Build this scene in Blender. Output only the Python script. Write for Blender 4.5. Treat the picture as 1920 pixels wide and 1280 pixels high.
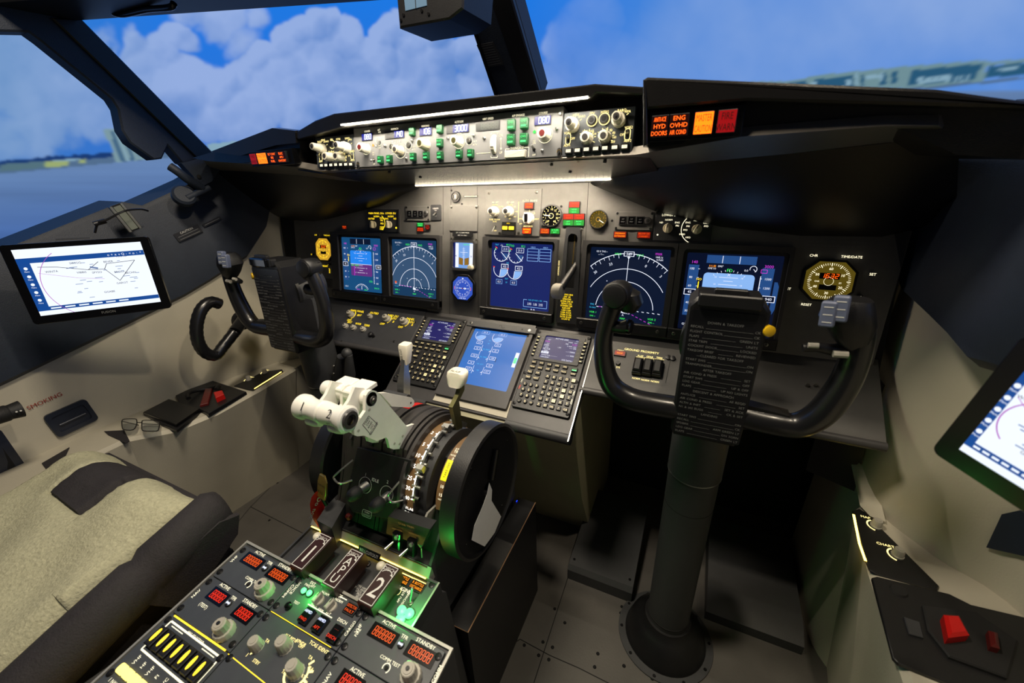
import bpy, bmesh, math, random
import numpy as np
from mathutils import Vector, Matrix

random.seed(7)
rng = np.random.default_rng(11)
SC = bpy.context.scene
COL = SC.collection
for o in list(bpy.data.objects):
    bpy.data.objects.remove(o)

# ------------------------------------------------------------------ camera
CAM = np.array([.4794, -.2584, 1.1453])
YAW, PIT, ROL, FPX = 26.016, -23.8688, -2.7155, 746.36
_y, _p, _r = [math.radians(v) for v in (YAW, PIT, ROL)]
FW = np.array([-math.sin(_y)*math.cos(_p), math.cos(_y)*math.cos(_p), math.sin(_p)])
RT = np.cross(FW, [0, 0, 1]); RT /= np.linalg.norm(RT)
UP = np.cross(RT, FW)
RT, UP = RT*math.cos(_r)+UP*math.sin(_r), UP*math.cos(_r)-RT*math.sin(_r)
cam = bpy.data.cameras.new('camera')
cam_o = bpy.data.objects.new('camera', cam); COL.objects.link(cam_o)
m = Matrix.Identity(4)
for i in range(3):
    m[i][0], m[i][1], m[i][2], m[i][3] = RT[i], UP[i], -FW[i], CAM[i]
cam_o.matrix_world = m
cam.sensor_width = 36
cam.lens = FPX/1920*36
cam.clip_start = .01
cam.dof.use_dof = True
cam.dof.focus_distance = .95
cam.dof.aperture_fstop = 4.0
SC.camera = cam_o

# ------------------------------------------------------------------ world, light, exposure
W = bpy.data.worlds.new('world'); SC.world = W; W.use_nodes = True
W.node_tree.nodes['Background'].inputs[0].default_value = (.30, .33, .40, 1)
W.node_tree.nodes['Background'].inputs[1].default_value = .045
SC.view_settings.view_transform = 'Standard'
SC.view_settings.look = 'None'
SC.view_settings.gamma = 1
SC.view_settings.exposure = 0.0
SC.view_settings.use_curve_mapping = False

def lin(c):
    return tuple(((v/255)/12.92 if v/255 <= .04045 else ((v/255+.055)/1.055)**2.4) for v in c)

def lamp(name, kind, loc, power, col=(255, 255, 255), aim=None, size=(.1, .1), spread=None):
    l = bpy.data.lights.new(name, kind); l.energy = power; l.color = lin(col)
    o = bpy.data.objects.new(name, l); COL.objects.link(o); o.location = loc
    if kind == 'AREA':
        l.shape = 'RECTANGLE'; l.size, l.size_y = size
        if spread: l.spread = math.radians(spread)
    else:
        l.shadow_soft_size = size[0]
    if aim is not None:
        d = Vector(aim)-Vector(loc)
        o.rotation_euler = d.to_track_quat('-Z', 'Y').to_euler()
    return o

# LED strips of the cockpit (the strips themselves are built with the glareshield)
def strip_lamp(name, y, px0, px1, power, col, aim_dy, aim_dz, w):
    """area lamp lying exactly along a visible LED strip"""
    p = []
    for (px, py) in (px0, px1):
        d = FW+RT*(px-960)/FPX-UP*(py-640)/FPX; p.append(CAM+d*(y-CAM[1])/d[1])
    X = Vector([float(c) for c in p[1]-p[0]]); L = X.length; X.normalize()
    Z = -Vector((0, aim_dy, aim_dz)); Z = (Z-X*Z.dot(X)).normalized(); Y = Z.cross(X)
    o = lamp(name, 'AREA', (0, 0, 0), power, col, size=(L, w))
    m = Matrix.Identity(4); c = (p[0]+p[1])/2
    for i in range(3): m[i][0], m[i][1], m[i][2], m[i][3] = X[i], Y[i], Z[i], c[i]
    o.matrix_world = m
strip_lamp('glareshield_strip_light', .4485, (640, 234), (1103, 182), 1.7, (255, 244, 222), .012, -.10, .003)
strip_lamp('panel_strip_light', .696, (779, 347.5), (1167, 334.5), 3.6, (255, 238, 210), .05, -.16, .005)
# overhead dome lamp between the seats and a map lamp high on the right
lamp('dome_light', 'AREA', (-.05, .06, 2.02), 16.0, (255, 240, 216), aim=(-.05, .10, .4), size=(.22, .22))
lamp('map_light', 'AREA', (.70, .16, 1.95), 6.5, (255, 238, 210), aim=(-.2, .1, .6), size=(.05, .05))

# ------------------------------------------------------------------ materials
MATS = {}
def mat(name, col=(128, 128, 128), rough=.5, metal=0., emit=None, es=1., noise=.0, nscale=60., bump=0., bscale=300., trans=0., alpha=1., spec=.5, coat=0.):
    if name in MATS: return MATS[name]
    m = bpy.data.materials.new(name); m.use_nodes = True
    nt = m.node_tree; b = nt.nodes['Principled BSDF']
    c = lin(col)
    b.inputs['Base Color'].default_value = (*c, 1)
    b.inputs['Roughness'].default_value = rough
    b.inputs['Metallic'].default_value = metal
    b.inputs['Specular IOR Level'].default_value = spec
    if coat: b.inputs['Coat Weight'].default_value = coat; b.inputs['Coat Roughness'].default_value = .15
    if trans: b.inputs['Transmission Weight'].default_value = trans
    if emit:
        b.inputs['Emission Color'].default_value = (*lin(emit), 1)
        b.inputs['Emission Strength'].default_value = es
    if noise or bump:
        tc = nt.nodes.new('ShaderNodeTexCoord')
    if noise:
        n = nt.nodes.new('ShaderNodeTexNoise'); n.inputs['Scale'].default_value = nscale; n.inputs['Detail'].default_value = 4
        nt.links.new(tc.outputs['Object'], n.inputs['Vector'])
        r = nt.nodes.new('ShaderNodeMapRange'); r.inputs[1].default_value = .3; r.inputs[2].default_value = .7
        r.inputs[3].default_value = 1-noise; r.inputs[4].default_value = 1+noise
        nt.links.new(n.outputs[0], r.inputs[0])
        mx = nt.nodes.new('ShaderNodeVectorMath'); mx.operation = 'SCALE'; mx.inputs[0].default_value = c
        nt.links.new(r.outputs[0], mx.inputs['Scale']); nt.links.new(mx.outputs[0], b.inputs['Base Color'])
    if bump:
        n2 = nt.nodes.new('ShaderNodeTexNoise'); n2.inputs['Scale'].default_value = bscale; n2.inputs['Detail'].default_value = 3
        nt.links.new(tc.outputs['Object'], n2.inputs['Vector'])
        bp = nt.nodes.new('ShaderNodeBump'); bp.inputs['Strength'].default_value = bump; bp.inputs['Distance'].default_value = .002
        nt.links.new(n2.outputs[0], bp.inputs['Height']); nt.links.new(bp.outputs[0], b.inputs['Normal'])
    MATS[name] = m
    return m

mat('panel_grey', (104, 103, 101), .48, noise=.06, bump=.08, bscale=900)
mat('panel_dark', (52, 53, 56), .45, noise=.08, bump=.08, bscale=900)
mat('module_grey', (66, 70, 75), .42, noise=.06, bump=.06, bscale=900)
mat('mcp_grey', (104, 104, 105), .5, noise=.05, bump=.05, bscale=900)
mat('bezel', (58, 57, 58), .42, noise=.08, bump=.1, bscale=700)
mat('black', (22, 22, 24), .42, noise=.1, bump=.12, bscale=600)
mat('black_matte', (17, 17, 18), .75, noise=.1, bump=.2, bscale=500)
mat('black_gloss', (10, 10, 12), .2, noise=.1)
mat('shield', (22, 21, 21), .27, noise=.1, nscale=25, bump=.22, bscale=900)
mat('shield_grey', (120, 115, 108), .36, .5, noise=.07, bump=.15, bscale=900)
mat('charcoal', (56, 57, 59), .5, noise=.06, bump=.12, bscale=700)
mat('cream', (190, 184, 166), .6, noise=.05, nscale=8, bump=.15, bscale=260)
mat('cream_dark', (158, 154, 126), .6, noise=.06, nscale=12, bump=.15, bscale=260)
mat('sill', (34, 42, 56), .55, noise=.08, bump=.3, bscale=500)  # blue cast of the projection screen is mixed into this colour
mat('floor_grey', (86, 83, 79), .5, noise=.16, nscale=9, bump=.12, bscale=220)
mat('seam', (12, 12, 12), .8, noise=.05)
mat('screw', (120, 118, 112), .3, .9, noise=.1)
mat('screw_dark', (34, 34, 36), .35, .7, noise=.1)
mat('aluminium', (190, 190, 186), .28, .95, noise=.05, nscale=200)
mat('brass', (190, 160, 90), .3, .9, noise=.05)
mat('ivory', (236, 230, 210), .38, noise=.04, coat=.3)
mat('white_plastic', (240, 238, 228), .35, noise=.03, coat=.3)
mat('knob_grey', (176, 172, 160), .42, noise=.05)
mat('bone', (214, 204, 176), .4, noise=.05)
mat('knob_tip', (60, 58, 58), .35, noise=.05)
mat('olive_metal', (110, 108, 70), .35, .8, noise=.1)
mat('red', (190, 20, 16), .4, noise=.06)
mat('red_dark', (90, 20, 18), .4, noise=.06)
mat('maroon', (48, 22, 20), .38, noise=.06)
mat('yellow', (236, 190, 20), .45, noise=.05)
mat('white_print', (225, 225, 220), .5, noise=.02)
mat('grey_print', (120, 120, 120), .5, noise=.02)
mat('black_print', (14, 14, 14), .5, noise=.02)
mat('red_print', (150, 40, 34), .5, noise=.02)
mat('rim_grey', (165, 164, 156), .38, .35, noise=.05)
mat('fleece', (176, 174, 146), .95, noise=.15, nscale=190, bump=1.0, bscale=230)
mat('cloth_black', (38, 35, 38), .8, noise=.15, nscale=120, bump=.5, bscale=400)
mat('glass_dark', (14, 16, 20), .08, noise=.02)
mat('brown_scale', (96, 72, 44), .5, emit=(104, 78, 46), es=.5, noise=.05)
mat('green_key', (16, 66, 34), .35, emit=(10, 70, 34), es=.55, noise=.03)
mat('rubber', (26, 26, 27), .6, noise=.1, bump=.3, bscale=500)

def E(name, col, es=1.):
    """self-lit display colour"""
    return mat(name, (8, 8, 8), .35, emit=col, es=es, noise=.02)
E('e_white', (235, 240, 255), 1.1)
E('e_warm', (255, 232, 150), 2.0)
E('e_cream', (255, 244, 205), 1.6)
E('e_yellow', (248, 212, 36), 1.9)
E('e_amber', (255, 150, 20), 1.7)
E('e_orange', (255, 92, 12), 1.2)
E('e_red', (255, 50, 16), 1.25)
E('e_green', (60, 235, 90), 1.3)
E('e_greenhot', (90, 255, 130), 3.)
E('e_greenlab', (90, 255, 140), 1.6)
E('e_cyan', (60, 190, 240), 1.1)
E('e_magenta', (200, 60, 210), 1.1)
E('e_ltblue', (140, 185, 245), 1.0)
E('e_navy', (24, 38, 104), .9)
E('e_nd', (26, 62, 98), .9)
E('e_ndin', (62, 92, 128), .8)
E('e_pfd', (24, 80, 128), .9)
E('e_fond', (10, 22, 46), 1.)
E('e_fopfd', (8, 16, 40), 1.)
E('e_tape', (40, 80, 140), .9)
E('e_skyblue', (38, 134, 240), 1.)
E('e_ground', (104, 52, 132), .9)
E('e_lcdblue', (40, 44, 160), 1.)
E('e_lcddig', (215, 222, 255), 2.2)
E('e_lower', (44, 112, 196), 1.)
E('e_cdu', (30, 28, 100), .9)
E('e_tabwhite', (236, 243, 255), 1.12)
E('e_tabblue', (20, 74, 150), 1.)
E('e_tabgrey', (120, 140, 180), 1.)
E('e_purple', (190, 90, 200), .9)
E('e_led', (255, 246, 225), 9.)
E('e_ledlow', (255, 240, 205), 5.)
E('e_glowyel', (250, 205, 40), 3.2)
E('e_keylit', (240, 212, 148), 1.7)
E('e_navdisc', (50, 84, 190), 1.)
E('e_stby', (120, 165, 230), 1.)
E('e_stbybrown', (150, 110, 40), .9)
E('e_gold', (226, 172, 50), .8)
E('e_goldface', (96, 80, 20), .8)
E('e_bluedot', (20, 50, 255), 3.)

# ------------------------------------------------------------------ glyphs
GL = {}
def load_glyphs():
    chars = [chr(c) for c in range(33, 127)]+['\u00b0']
    tmp = []
    for ch in chars:
        for s in (ch, ch+ch):
            cu = bpy.data.curves.new('g', 'FONT'); cu.body = s; cu.resolution_u = 2; cu.fill_mode = 'FRONT'
            o = bpy.data.objects.new('g', cu); COL.objects.link(o); tmp.append((ch, s, o))
    dg = bpy.context.evaluated_depsgraph_get()
    got = {}
    for ch, s, o in tmp:
        me = o.evaluated_get(dg).to_mesh()
        v = [tuple(p.co) for p in me.vertices]; f = [tuple(p.vertices) for p in me.polygons]
        got[s] = (v, f)
        o.evaluated_get(dg).to_mesh_clear()
    for ch in chars:
        v, f = got[ch]; v2, _ = got[ch+ch]
        if not v: continue
        adv = max(p[0] for p in v2)-max(p[0] for p in v)
        GL[ch] = ([(p[0], p[1]) for p in v], f, adv)
    for ch, s, o in tmp:
        cu = o.data; bpy.data.objects.remove(o); bpy.data.curves.remove(cu)
load_glyphs()
SEG = {'0': 'abcdef', '1': 'bc', '2': 'abged', '3': 'abgcd', '4': 'fgbc', '5': 'afgcd', '6': 'afgedc', '7': 'abc', '8': 'abcdefg', '9': 'abcdfg', '-': 'g'}

# ------------------------------------------------------------------ frames: a plane in the place with its own axes
class Fr:
    def __init__(s, O, u=(1, 0, 0), v=(0, 1, 0)):
        s.O = np.array(O, float); s.u = np.array(u, float); s.v = np.array(v, float)
        s.u /= np.linalg.norm(s.u); s.v -= s.u*(s.v@s.u); s.v /= np.linalg.norm(s.v); s.n = np.cross(s.u, s.v)
    def px(s, x, y, h=0.):
        d = FW+RT*(x-960)/FPX-UP*(y-640)/FPX
        O = s.O+s.n*h; t = ((O-CAM)@s.n)/(d@s.n); q = CAM+t*d-s.O
        return (float(q@s.u), float(q@s.v))
    def pp(s, pts, h=0.): return [s.px(x, y, h) for x, y in pts]
    def w(s, a, b, h=0.): return s.O+s.u*a+s.v*b+s.n*h
    def sub(s, a, b, h=0., ang=0.):
        c, si = math.cos(math.radians(ang)), math.sin(math.radians(ang))
        return Fr(s.w(a, b, h), s.u*c+s.v*si, s.v*c-s.u*si)
    def mat(s):
        m = Matrix.Identity(4)
        for i in range(3): m[i][0], m[i][1], m[i][2], m[i][3] = s.u[i], s.v[i], s.n[i], s.O[i]
        return m
    def mod(s, TL, TR, BR, BL):
        """rectangle seen at four picture corners -> (own frame at its centre, width, height)"""
        p = [s.px(*q) for q in (TL, TR, BR, BL)]
        a0 = (p[0][0]+p[3][0])/2; a1 = (p[1][0]+p[2][0])/2; b0 = (p[2][1]+p[3][1])/2; b1 = (p[0][1]+p[1][1])/2
        return s.sub((a0+a1)/2, (b0+b1)/2), a1-a0, b1-b0
def at(axis, val, x, y):
    """point of the line of sight through a picture point on the plane axis=val"""
    d = FW+RT*(x-960)/FPX-UP*(y-640)/FPX
    return CAM+d*(val-CAM[axis])/d[axis]

# ------------------------------------------------------------------ mesh builder
class MB:
    def __init__(s, m='black'):
        s.V = []; s.F = []; s.MI = []; s.mats = []; s.m(m)
    def m(s, name):
        if name not in s.mats: s.mats.append(name)
        s.c = s.mats.index(name); return s
    def add(s, V, F):
        k = len(s.V); s.V += [tuple(float(c) for c in v) for v in V]
        s.F += [tuple(i+k for i in f) for f in F]; s.MI += [s.c]*len(F); return s
    def loft(s, rings, closed=True, cap=True):
        n = len(rings[0]); V = [p for r in rings for p in r]; F = []
        for i in range(len(rings)-1):
            for j in range(n if closed else n-1):
                a = i*n+j; b = i*n+(j+1) % n
                F.append((a, b, b+n, a+n))
        if cap and closed:
            F.append(tuple(range(n))[::-1]); F.append(tuple(range((len(rings)-1)*n, len(rings)*n)))
        return s.add(V, F)
    def prism(s, poly, z0, z1, bev=0.):
        def inset(d):
            n = len(poly); out = []
            ar = sum(poly[i][0]*poly[(i+1) % n][1]-poly[(i+1) % n][0]*poly[i][1] for i in range(n)); sg = 1 if ar > 0 else -1
            for i in range(n):
                p0, p1, p2 = (Vector(poly[i-1][:2]), Vector(poly[i][:2]), Vector(poly[(i+1) % n][:2]))
                e1 = (p1-p0).normalized() if (p1-p0).length > 1e-9 else Vector((1, 0)); e2 = (p2-p1).normalized() if (p2-p1).length > 1e-9 else e1
                n1 = Vector((-e1.y, e1.x))*sg; n2 = Vector((-e2.y, e2.x))*sg
                k = n1+n2; k = k/max(k.length_squared/2, .3)
                out.append(p1+k*d)
            return out
        if bev:
            b = inset(bev)
            return s.loft([[(x, y, z0) for x, y in poly], [(x, y, z1-bev) for x, y in poly], [(p[0], p[1], z1) for p in b]])
        return s.loft([[(x, y, z0) for x, y in poly], [(x, y, z1) for x, y in poly]])
    def box(s, x0, x1, y0, y1, z0, z1, bev=0.):
        return s.prism([(x0, y0), (x1, y0), (x1, y1), (x0, y1)], z0, z1, bev)
    def rr(s, cx, cy, w, h, z0, z1, r=.003, bev=0., seg=4):
        return s.prism(rrect(cx, cy, w, h, r, seg), z0, z1, bev)
    def frame(s, outer, inner, z0, z1):
        """flat ring between two outlines with the same vertex count, with thickness"""
        n = len(outer); V = [(*p[:2], z) for z in (z0, z1) for q in (outer, inner) for p in q]; F = []
        for j in range(n):
            k = (j+1) % n
            F += [(2*n+j, 2*n+k, 3*n+k, 3*n+j), (j, 2*n+j, 2*n+k, k)[::-1], (n+j, n+k, 3*n+k, 3*n+j)[::-1], (j, k, n+k, n+j)]
        return s.add(V, F)
    def lathe(s, prof, c=(0, 0, 0), axis=(0, 0, 1), seg=20, ribs=0, rd=0.):
        ax = Vector(axis).normalized(); t = Vector((1, 0, 0)) if abs(ax.x) < .9 else Vector((0, 1, 0))
        u = (t-ax*t.dot(ax)).normalized(); v = ax.cross(u); c = Vector(c); rings = []
        for r, z in prof:
            rings.append([tuple(c+ax*z+(u*math.cos(2*math.pi*j/seg)+v*math.sin(2*math.pi*j/seg))*(r*(1+(rd if (ribs and j % 2) else 0)))) for j in range(seg)])
        return s.loft(rings)
    def cyl(s, p0, p1, r0, r1=None, seg=16):
        p0 = Vector([float(x) for x in p0]); p1 = Vector([float(x) for x in p1]); r1 = r0 if r1 is None else r1
        return s.lathe([(r0, 0), (r1, (p1-p0).length)], p0, p1-p0, seg)
    def ball(s, c, r, sx=1, sy=1, sz=1, seg=16):
        rings = []
        for i in range(1, seg//2):
            t = math.pi*i/(seg//2)
            rings.append([(c[0]+r*sx*math.sin(t)*math.cos(2*math.pi*j/seg), c[1]+r*sy*math.sin(t)*math.sin(2*math.pi*j/seg), c[2]-r*sz*math.cos(t)) for j in range(seg)])
        return s.loft(rings)
    def tube(s, pts, r, seg=12, closed=False, flat=1.):
        P = [Vector([float(x) for x in p]) for p in pts]; n = len(P); R = r if isinstance(r, (list, tuple)) else [r]*n
        rings = []; up = None
        for i in range(n):
            t = (P[(i+1) % n]-P[i-1]) if closed else (P[min(i+1, n-1)]-P[max(i-1, 0)])
            t.normalize()
            if up is None:
                up = Vector((0, 0, 1)) if abs(t.z) < .9 else Vector((0, 1, 0))
            up = (up-t*up.dot(t)).normalized(); w = t.cross(up)
            rings.append([tuple(P[i]+(up*math.cos(2*math.pi*j/seg)*flat+w*math.sin(2*math.pi*j/seg))*R[i]) for j in range(seg)])
        if closed:
            return s.loft(rings+[rings[0]], cap=False)
        return s.loft(rings)
    # flat drawing on top of a surface
    def poly(s, pts, h=.0004):
        n = len(pts); return s.add([(p[0], p[1], h) for p in pts], [tuple(range(n))])
    def rect(s, cx, cy, w, hh, h=.0004):
        return s.poly([(cx-w/2, cy-hh/2), (cx+w/2, cy-hh/2), (cx+w/2, cy+hh/2), (cx-w/2, cy+hh/2)], h)
    def line(s, pts, w, h=.0005):
        for (x0, y0), (x1, y1) in zip(pts[:-1], pts[1:]):
            l = math.hypot(x1-x0, y1-y0) or 1e-9; nx, ny = -(y1-y0)/l*w/2, (x1-x0)/l*w/2
            s.poly([(x0+nx, y0+ny), (x0-nx, y0-ny), (x1-nx, y1-ny), (x1+nx, y1+ny)], h)
        return s
    def arc(s, cx, cy, r, a0, a1, w, h=.0005, seg=24):
        P = [(cx+r*math.cos(math.radians(a0+(a1-a0)*i/seg)), cy+r*math.sin(math.radians(a0+(a1-a0)*i/seg))) for i in range(seg+1)]
        return s.line(P, w, h)
    def disc(s, cx, cy, r, h=.0004, seg=24):
        return s.poly([(cx+r*math.cos(2*math.pi*i/seg), cy+r*math.sin(2*math.pi*i/seg)) for i in range(seg)], h)
    def ticks(s, cx, cy, r0, r1, a0, a1, n, w, h=.0005):
        for i in range(n):
            a = math.radians(a0+(a1-a0)*i/max(n-1, 1)); s.line([(cx+r0*math.cos(a), cy+r0*math.sin(a)), (cx+r1*math.cos(a), cy+r1*math.sin(a))], w, h)
        return s
    def text(s, t, x, y, size, al='c', h=.0005, rot=0., sx=1., track=1.):
        Wd = 0
        for ch in t: Wd += (GL[ch][2] if ch in GL else .35)*track
        ox = {'c': -Wd/2, 'l': 0, 'r': -Wd}[al]; cr, sr = math.cos(math.radians(rot)), math.sin(math.radians(rot))
        for ch in t:
            if ch in GL:
                v, f, adv = GL[ch]
                s.add([(x+((p[0]+ox)*sx*cr-(p[1]-.35)*sr)*size, y+((p[0]+ox)*sx*sr+(p[1]-.35)*cr)*size, h) for p in v], f)
                ox += adv*track
            else: ox += .35*track
        return s
    def digits(s, t, x, y, w, hh, lw, h=.0005, slant=.0):
        """seven segment digits, x,y = lower left, w = pitch"""
        dw = w*.62
        for i, ch in enumerate(t):
            bx = x+i*w
            P = {'A': (0, hh), 'B': (dw, hh), 'C': (dw, hh/2), 'D': (dw, 0), 'E': (0, 0), 'F': (0, hh/2)}
            S = {'a': 'AB', 'b': 'BC', 'c': 'CD', 'd': 'ED', 'e': 'FE', 'f': 'AF', 'g': 'FC'}
            for k in SEG.get(ch, ''):
                (x0, y0), (x1, y1) = P[S[k][0]], P[S[k][1]]
                s.line([(bx+x0+slant*y0, y+y0), (bx+x1+slant*y1, y+y1)], lw, h)
        return s
    def screw(s, x, y, r=.0035, h=0., mt='screw_dark'):
        c = s.mats[s.c]
        s.m(mt).lathe([(r, h-.001), (r, h+.0012), (r*.7, h+.0018)], (x, y, 0), seg=10)
        s.m('seam').line([(x-r*.6, y), (x+r*.6, y)], r*.25, h+.002).line([(x, y-r*.6), (x, y+r*.6)], r*.25, h+.002)
        return s.m(c)
    def mesh(s, name, smooth=38):
        me = bpy.data.meshes.new(name)
        me.from_pydata(s.V, [], s.F)
        for mn in s.mats: me.materials.append(MATS[mn])
        me.polygons.foreach_set('material_index', s.MI)
        me.update()
        bm = bmesh.new(); bm.from_mesh(me)
        bmesh.ops.recalc_face_normals(bm, faces=bm.faces)
        bm.to_mesh(me); bm.free()
        if smooth:
            me.shade_smooth(); me.set_sharp_from_angle(angle=math.radians(smooth))
        return me
    def part(s, name, parent=None, smooth=38, loc=None, rot=None, label=None):
        o = bpy.data.objects.new(name, s.mesh(name, smooth)); COL.objects.link(o)
        if parent is not None: o.parent = parent
        if loc is not None: o.location = loc
        if rot is not None: o.rotation_euler = rot
        if label: o['label'] = label
        return o

def rrect(cx, cy, w, h, r, seg=4):
    r = min(r, w/2*.99, h/2*.99); out = []
    for (sx, sy, a0) in ((1, -1, -90), (1, 1, 0), (-1, 1, 90), (-1, -1, 180)):
        for i in range(seg+1):
            a = math.radians(a0+90*i/seg)
            out.append((cx+sx*(w/2-r)+r*math.cos(a), cy+sy*(h/2-r)+r*math.sin(a)))
    return out
def octa(cx, cy, w, h, c):
    return [(cx-w/2+c, cy-h/2), (cx+w/2-c, cy-h/2), (cx+w/2, cy-h/2+c), (cx+w/2, cy+h/2-c), (cx+w/2-c, cy+h/2), (cx-w/2+c, cy+h/2), (cx-w/2, cy+h/2-c), (cx-w/2, cy-h/2+c)]

def smooth_path(P, n=6):
    """Catmull-Rom through points"""
    P = [np.array(p, float) for p in P]; out = []
    for i in range(len(P)-1):
        p0, p1, p2, p3 = P[max(i-1, 0)], P[i], P[i+1], P[min(i+2, len(P)-1)]
        for k in range(n):
            t = k/n
            out.append(.5*((2*p1)+(-p0+p2)*t+(2*p0-5*p1+4*p2-p3)*t*t+(-p0+3*p1-3*p2+p3)*t**3))
    out.append(P[-1]); return out

def thing(name, label, cat, fr=None, group=None):
    o = bpy.data.objects.new(name, None); COL.objects.link(o)
    o.empty_display_size = .02
    if fr is not None:
        o.matrix_world = fr.mat() if isinstance(fr, Fr) else Matrix.Translation(Vector([float(c) for c in fr]))
    o['label'] = label; o['category'] = cat
    if group: o['group'] = group
    return o
def solo(mb, name, label, cat, fr=None, group=None, smooth=38):
    o = mb.part(name, smooth=smooth)
    if fr is not None:
        o.matrix_world = fr.mat() if isinstance(fr, Fr) else Matrix.Translation(Vector([float(c) for c in fr]))
    o['label'] = label; o['category'] = cat
    if group: o['group'] = group
    return o
def struct(mb, name, smooth=38, fr=None):
    o = mb.part(name, smooth=smooth); o['kind'] = 'structure'
    if fr is not None: o.matrix_world = fr.mat()
    return o

CACHE = {}
def inst(key, builder, name, parent, loc, rz=0., label=None):
    """a part that repeats: one mesh, an object of its own each time"""
    if key not in CACHE: CACHE[key] = builder().mesh(name)
    o = bpy.data.objects.new(name, CACHE[key]); COL.objects.link(o); o.parent = parent
    o.location = loc; o.rotation_euler = (0, 0, math.radians(rz))
    if label: o['label'] = label
    return o

# ---- small fittings used on many panels
def b_knob(r, h, m='ivory', tip='knob_tip', fluted=True):
    def f():
        b = MB(m); b.lathe([(r*1.12, 0), (r*1.12, h*.16), (r, h*.2), (r*.88, h*.95), (r*.8, h)], seg=28, ribs=1 if fluted else 0, rd=-.06)
        b.m(tip).lathe([(r*.5, h), (r*.48, h+.0008)], seg=16)
        return b
    return f
def knob(parent, a, b, r=.009, h=.016, rz=0, m='ivory', tip='knob_tip', fluted=True):
    return inst(('knob', r, h, m, tip, fluted), b_knob(r, h, m, tip, fluted), 'knob', parent, (a, b, 0), rz)
def b_dknob(r, h, m='ivory', tip='knob_tip'):
    def f():
        b = MB(m); b.lathe([(r, 0), (r, h*.45), (r*.94, h*.5)], seg=28, ribs=1, rd=-.05)
        b.lathe([(r*.72, h*.5), (r*.68, h*.96), (r*.6, h)], seg=28, ribs=1, rd=-.05)
        b.m(tip).lathe([(r*.46, h), (r*.44, h+.001)], seg=16)
        b.m('black').lathe([(r*.2, h+.001), (r*.18, h+.0025)], seg=10)
        return b
    return f
def dknob(parent, a, b, r=.011, h=.026, rz=0, m='ivory', tip='knob_tip'):
    return inst(('dknob', r, h, m, tip), b_dknob(r, h, m, tip), 'knob', parent, (a, b, 0), rz)
def b_selector(r, h, m='knob_grey'):
    def f():
        b = MB(m); b.lathe([(r, 0), (r, h*.35), (r*.92, h*.42)], seg=24)
        b.prism([(-r*.42, -r*.95), (r*.42, -r*.95), (r*.4, r*.6), (0, r*1.05), (-r*.4, r*.6)], h*.42, h, r*.14)
        b.m('black_print').rect(0, r*.45, r*.16, r*.8, h+.0003)
        return b
    return f
def selector(parent, a, b, r=.010, h=.016, rz=0, m='knob_grey'):
    return inst(('sel', r, h, m), b_selector(r, h, m), 'selector_knob', parent, (a, b, 0), rz)
def toggle(parent, a, b, tilt=25, L=.016, rz=0, guard=False):
    def f():
        bb = MB('screw'); bb.lathe([(.0048, 0), (.0048, .0025), (.0034, .003), (.0034, .005)], seg=6)
        t = math.radians(tilt); d = (0, math.sin(t)*L, .004+math.cos(t)*L)
        bb.m('aluminium').cyl((0, 0, .003), d, .0015, .0024, 10)
        bb.ball(d, .0026, seg=10)
        return bb
    return inst(('tog', tilt, L), f, 'toggle_switch', parent, (a, b, 0), rz)
def annun(parent, a, b, w, h, bg, fg, lines, size=.0032, d=.0025, name='annunciator', rim='black', rz=0):
    """lit legend tile"""
    mb = MB(rim); mb.rr(0, 0, w, h, -.001, d, .0006)
    mb.m(bg).rect(0, 0, w*.86, h*.82, d+.0002)
    n = len(lines)
    mb.m(fg)
    for i, t in enumerate(lines):
        mb.text(t, 0, (n/2-.5-i)*h*.8/n, size, h=d+.0005, sx=min(1, w*.8/(max(len(t), 1)*.6*size)))
    return mb.part(name, parent, loc=(a, b, 0), rot=(0, 0, math.radians(rz)))
# ================================================================== SETTING
GX, GY, GZ = (1, 0, 0), (0, 1, 0), (0, 0, 1)
FLOOR = Fr((0, 0, 0))
b = MB('floor_grey'); b.box(-1.5, 1.5, -1.7, 1.5, -.05, 0)
fl = struct(b, 'floor')
def seam(pp, w=.0022): 
    global sm
    sm.line(FLOOR.pp(pp), w, .0006)
sm = MB('seam')
seam([(1064, 1085), (1001, 1280)]); seam([(1030, 1228), (1085, 1252), (1160, 1290)])
seam([(900, 1205), (955, 1225), (965, 1205), (975, 1198), (1030, 1228)])
seam([(470, 950), (575, 1003)]); seam([(420, 1010), (470, 950), (600, 820)]); seam([(1064, 1085), (1120, 1000)])
for (x, y) in ((1040, 1141), (1059, 1167), (1018, 1203), (1036, 1213), (950, 1216), (941, 1239), (1010, 1228), (1029, 1236), (1115, 1250), (1170, 1248), (1190, 1228), (1223, 1272), (1283, 1269), (1166, 1137), (1164, 1149), (983, 1209), (1121, 1225), (480, 925), (505, 975), (440, 985), (520, 905)):
    a, c = FLOOR.px(x, y); sm.m('screw_dark').lathe([(.0045, 0), (.004, .0009)], (a, c, 0), seg=10); sm.m('seam').disc(a, c, .0018, .0011, 8)
sm.part('floor_seams', fl)

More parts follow.
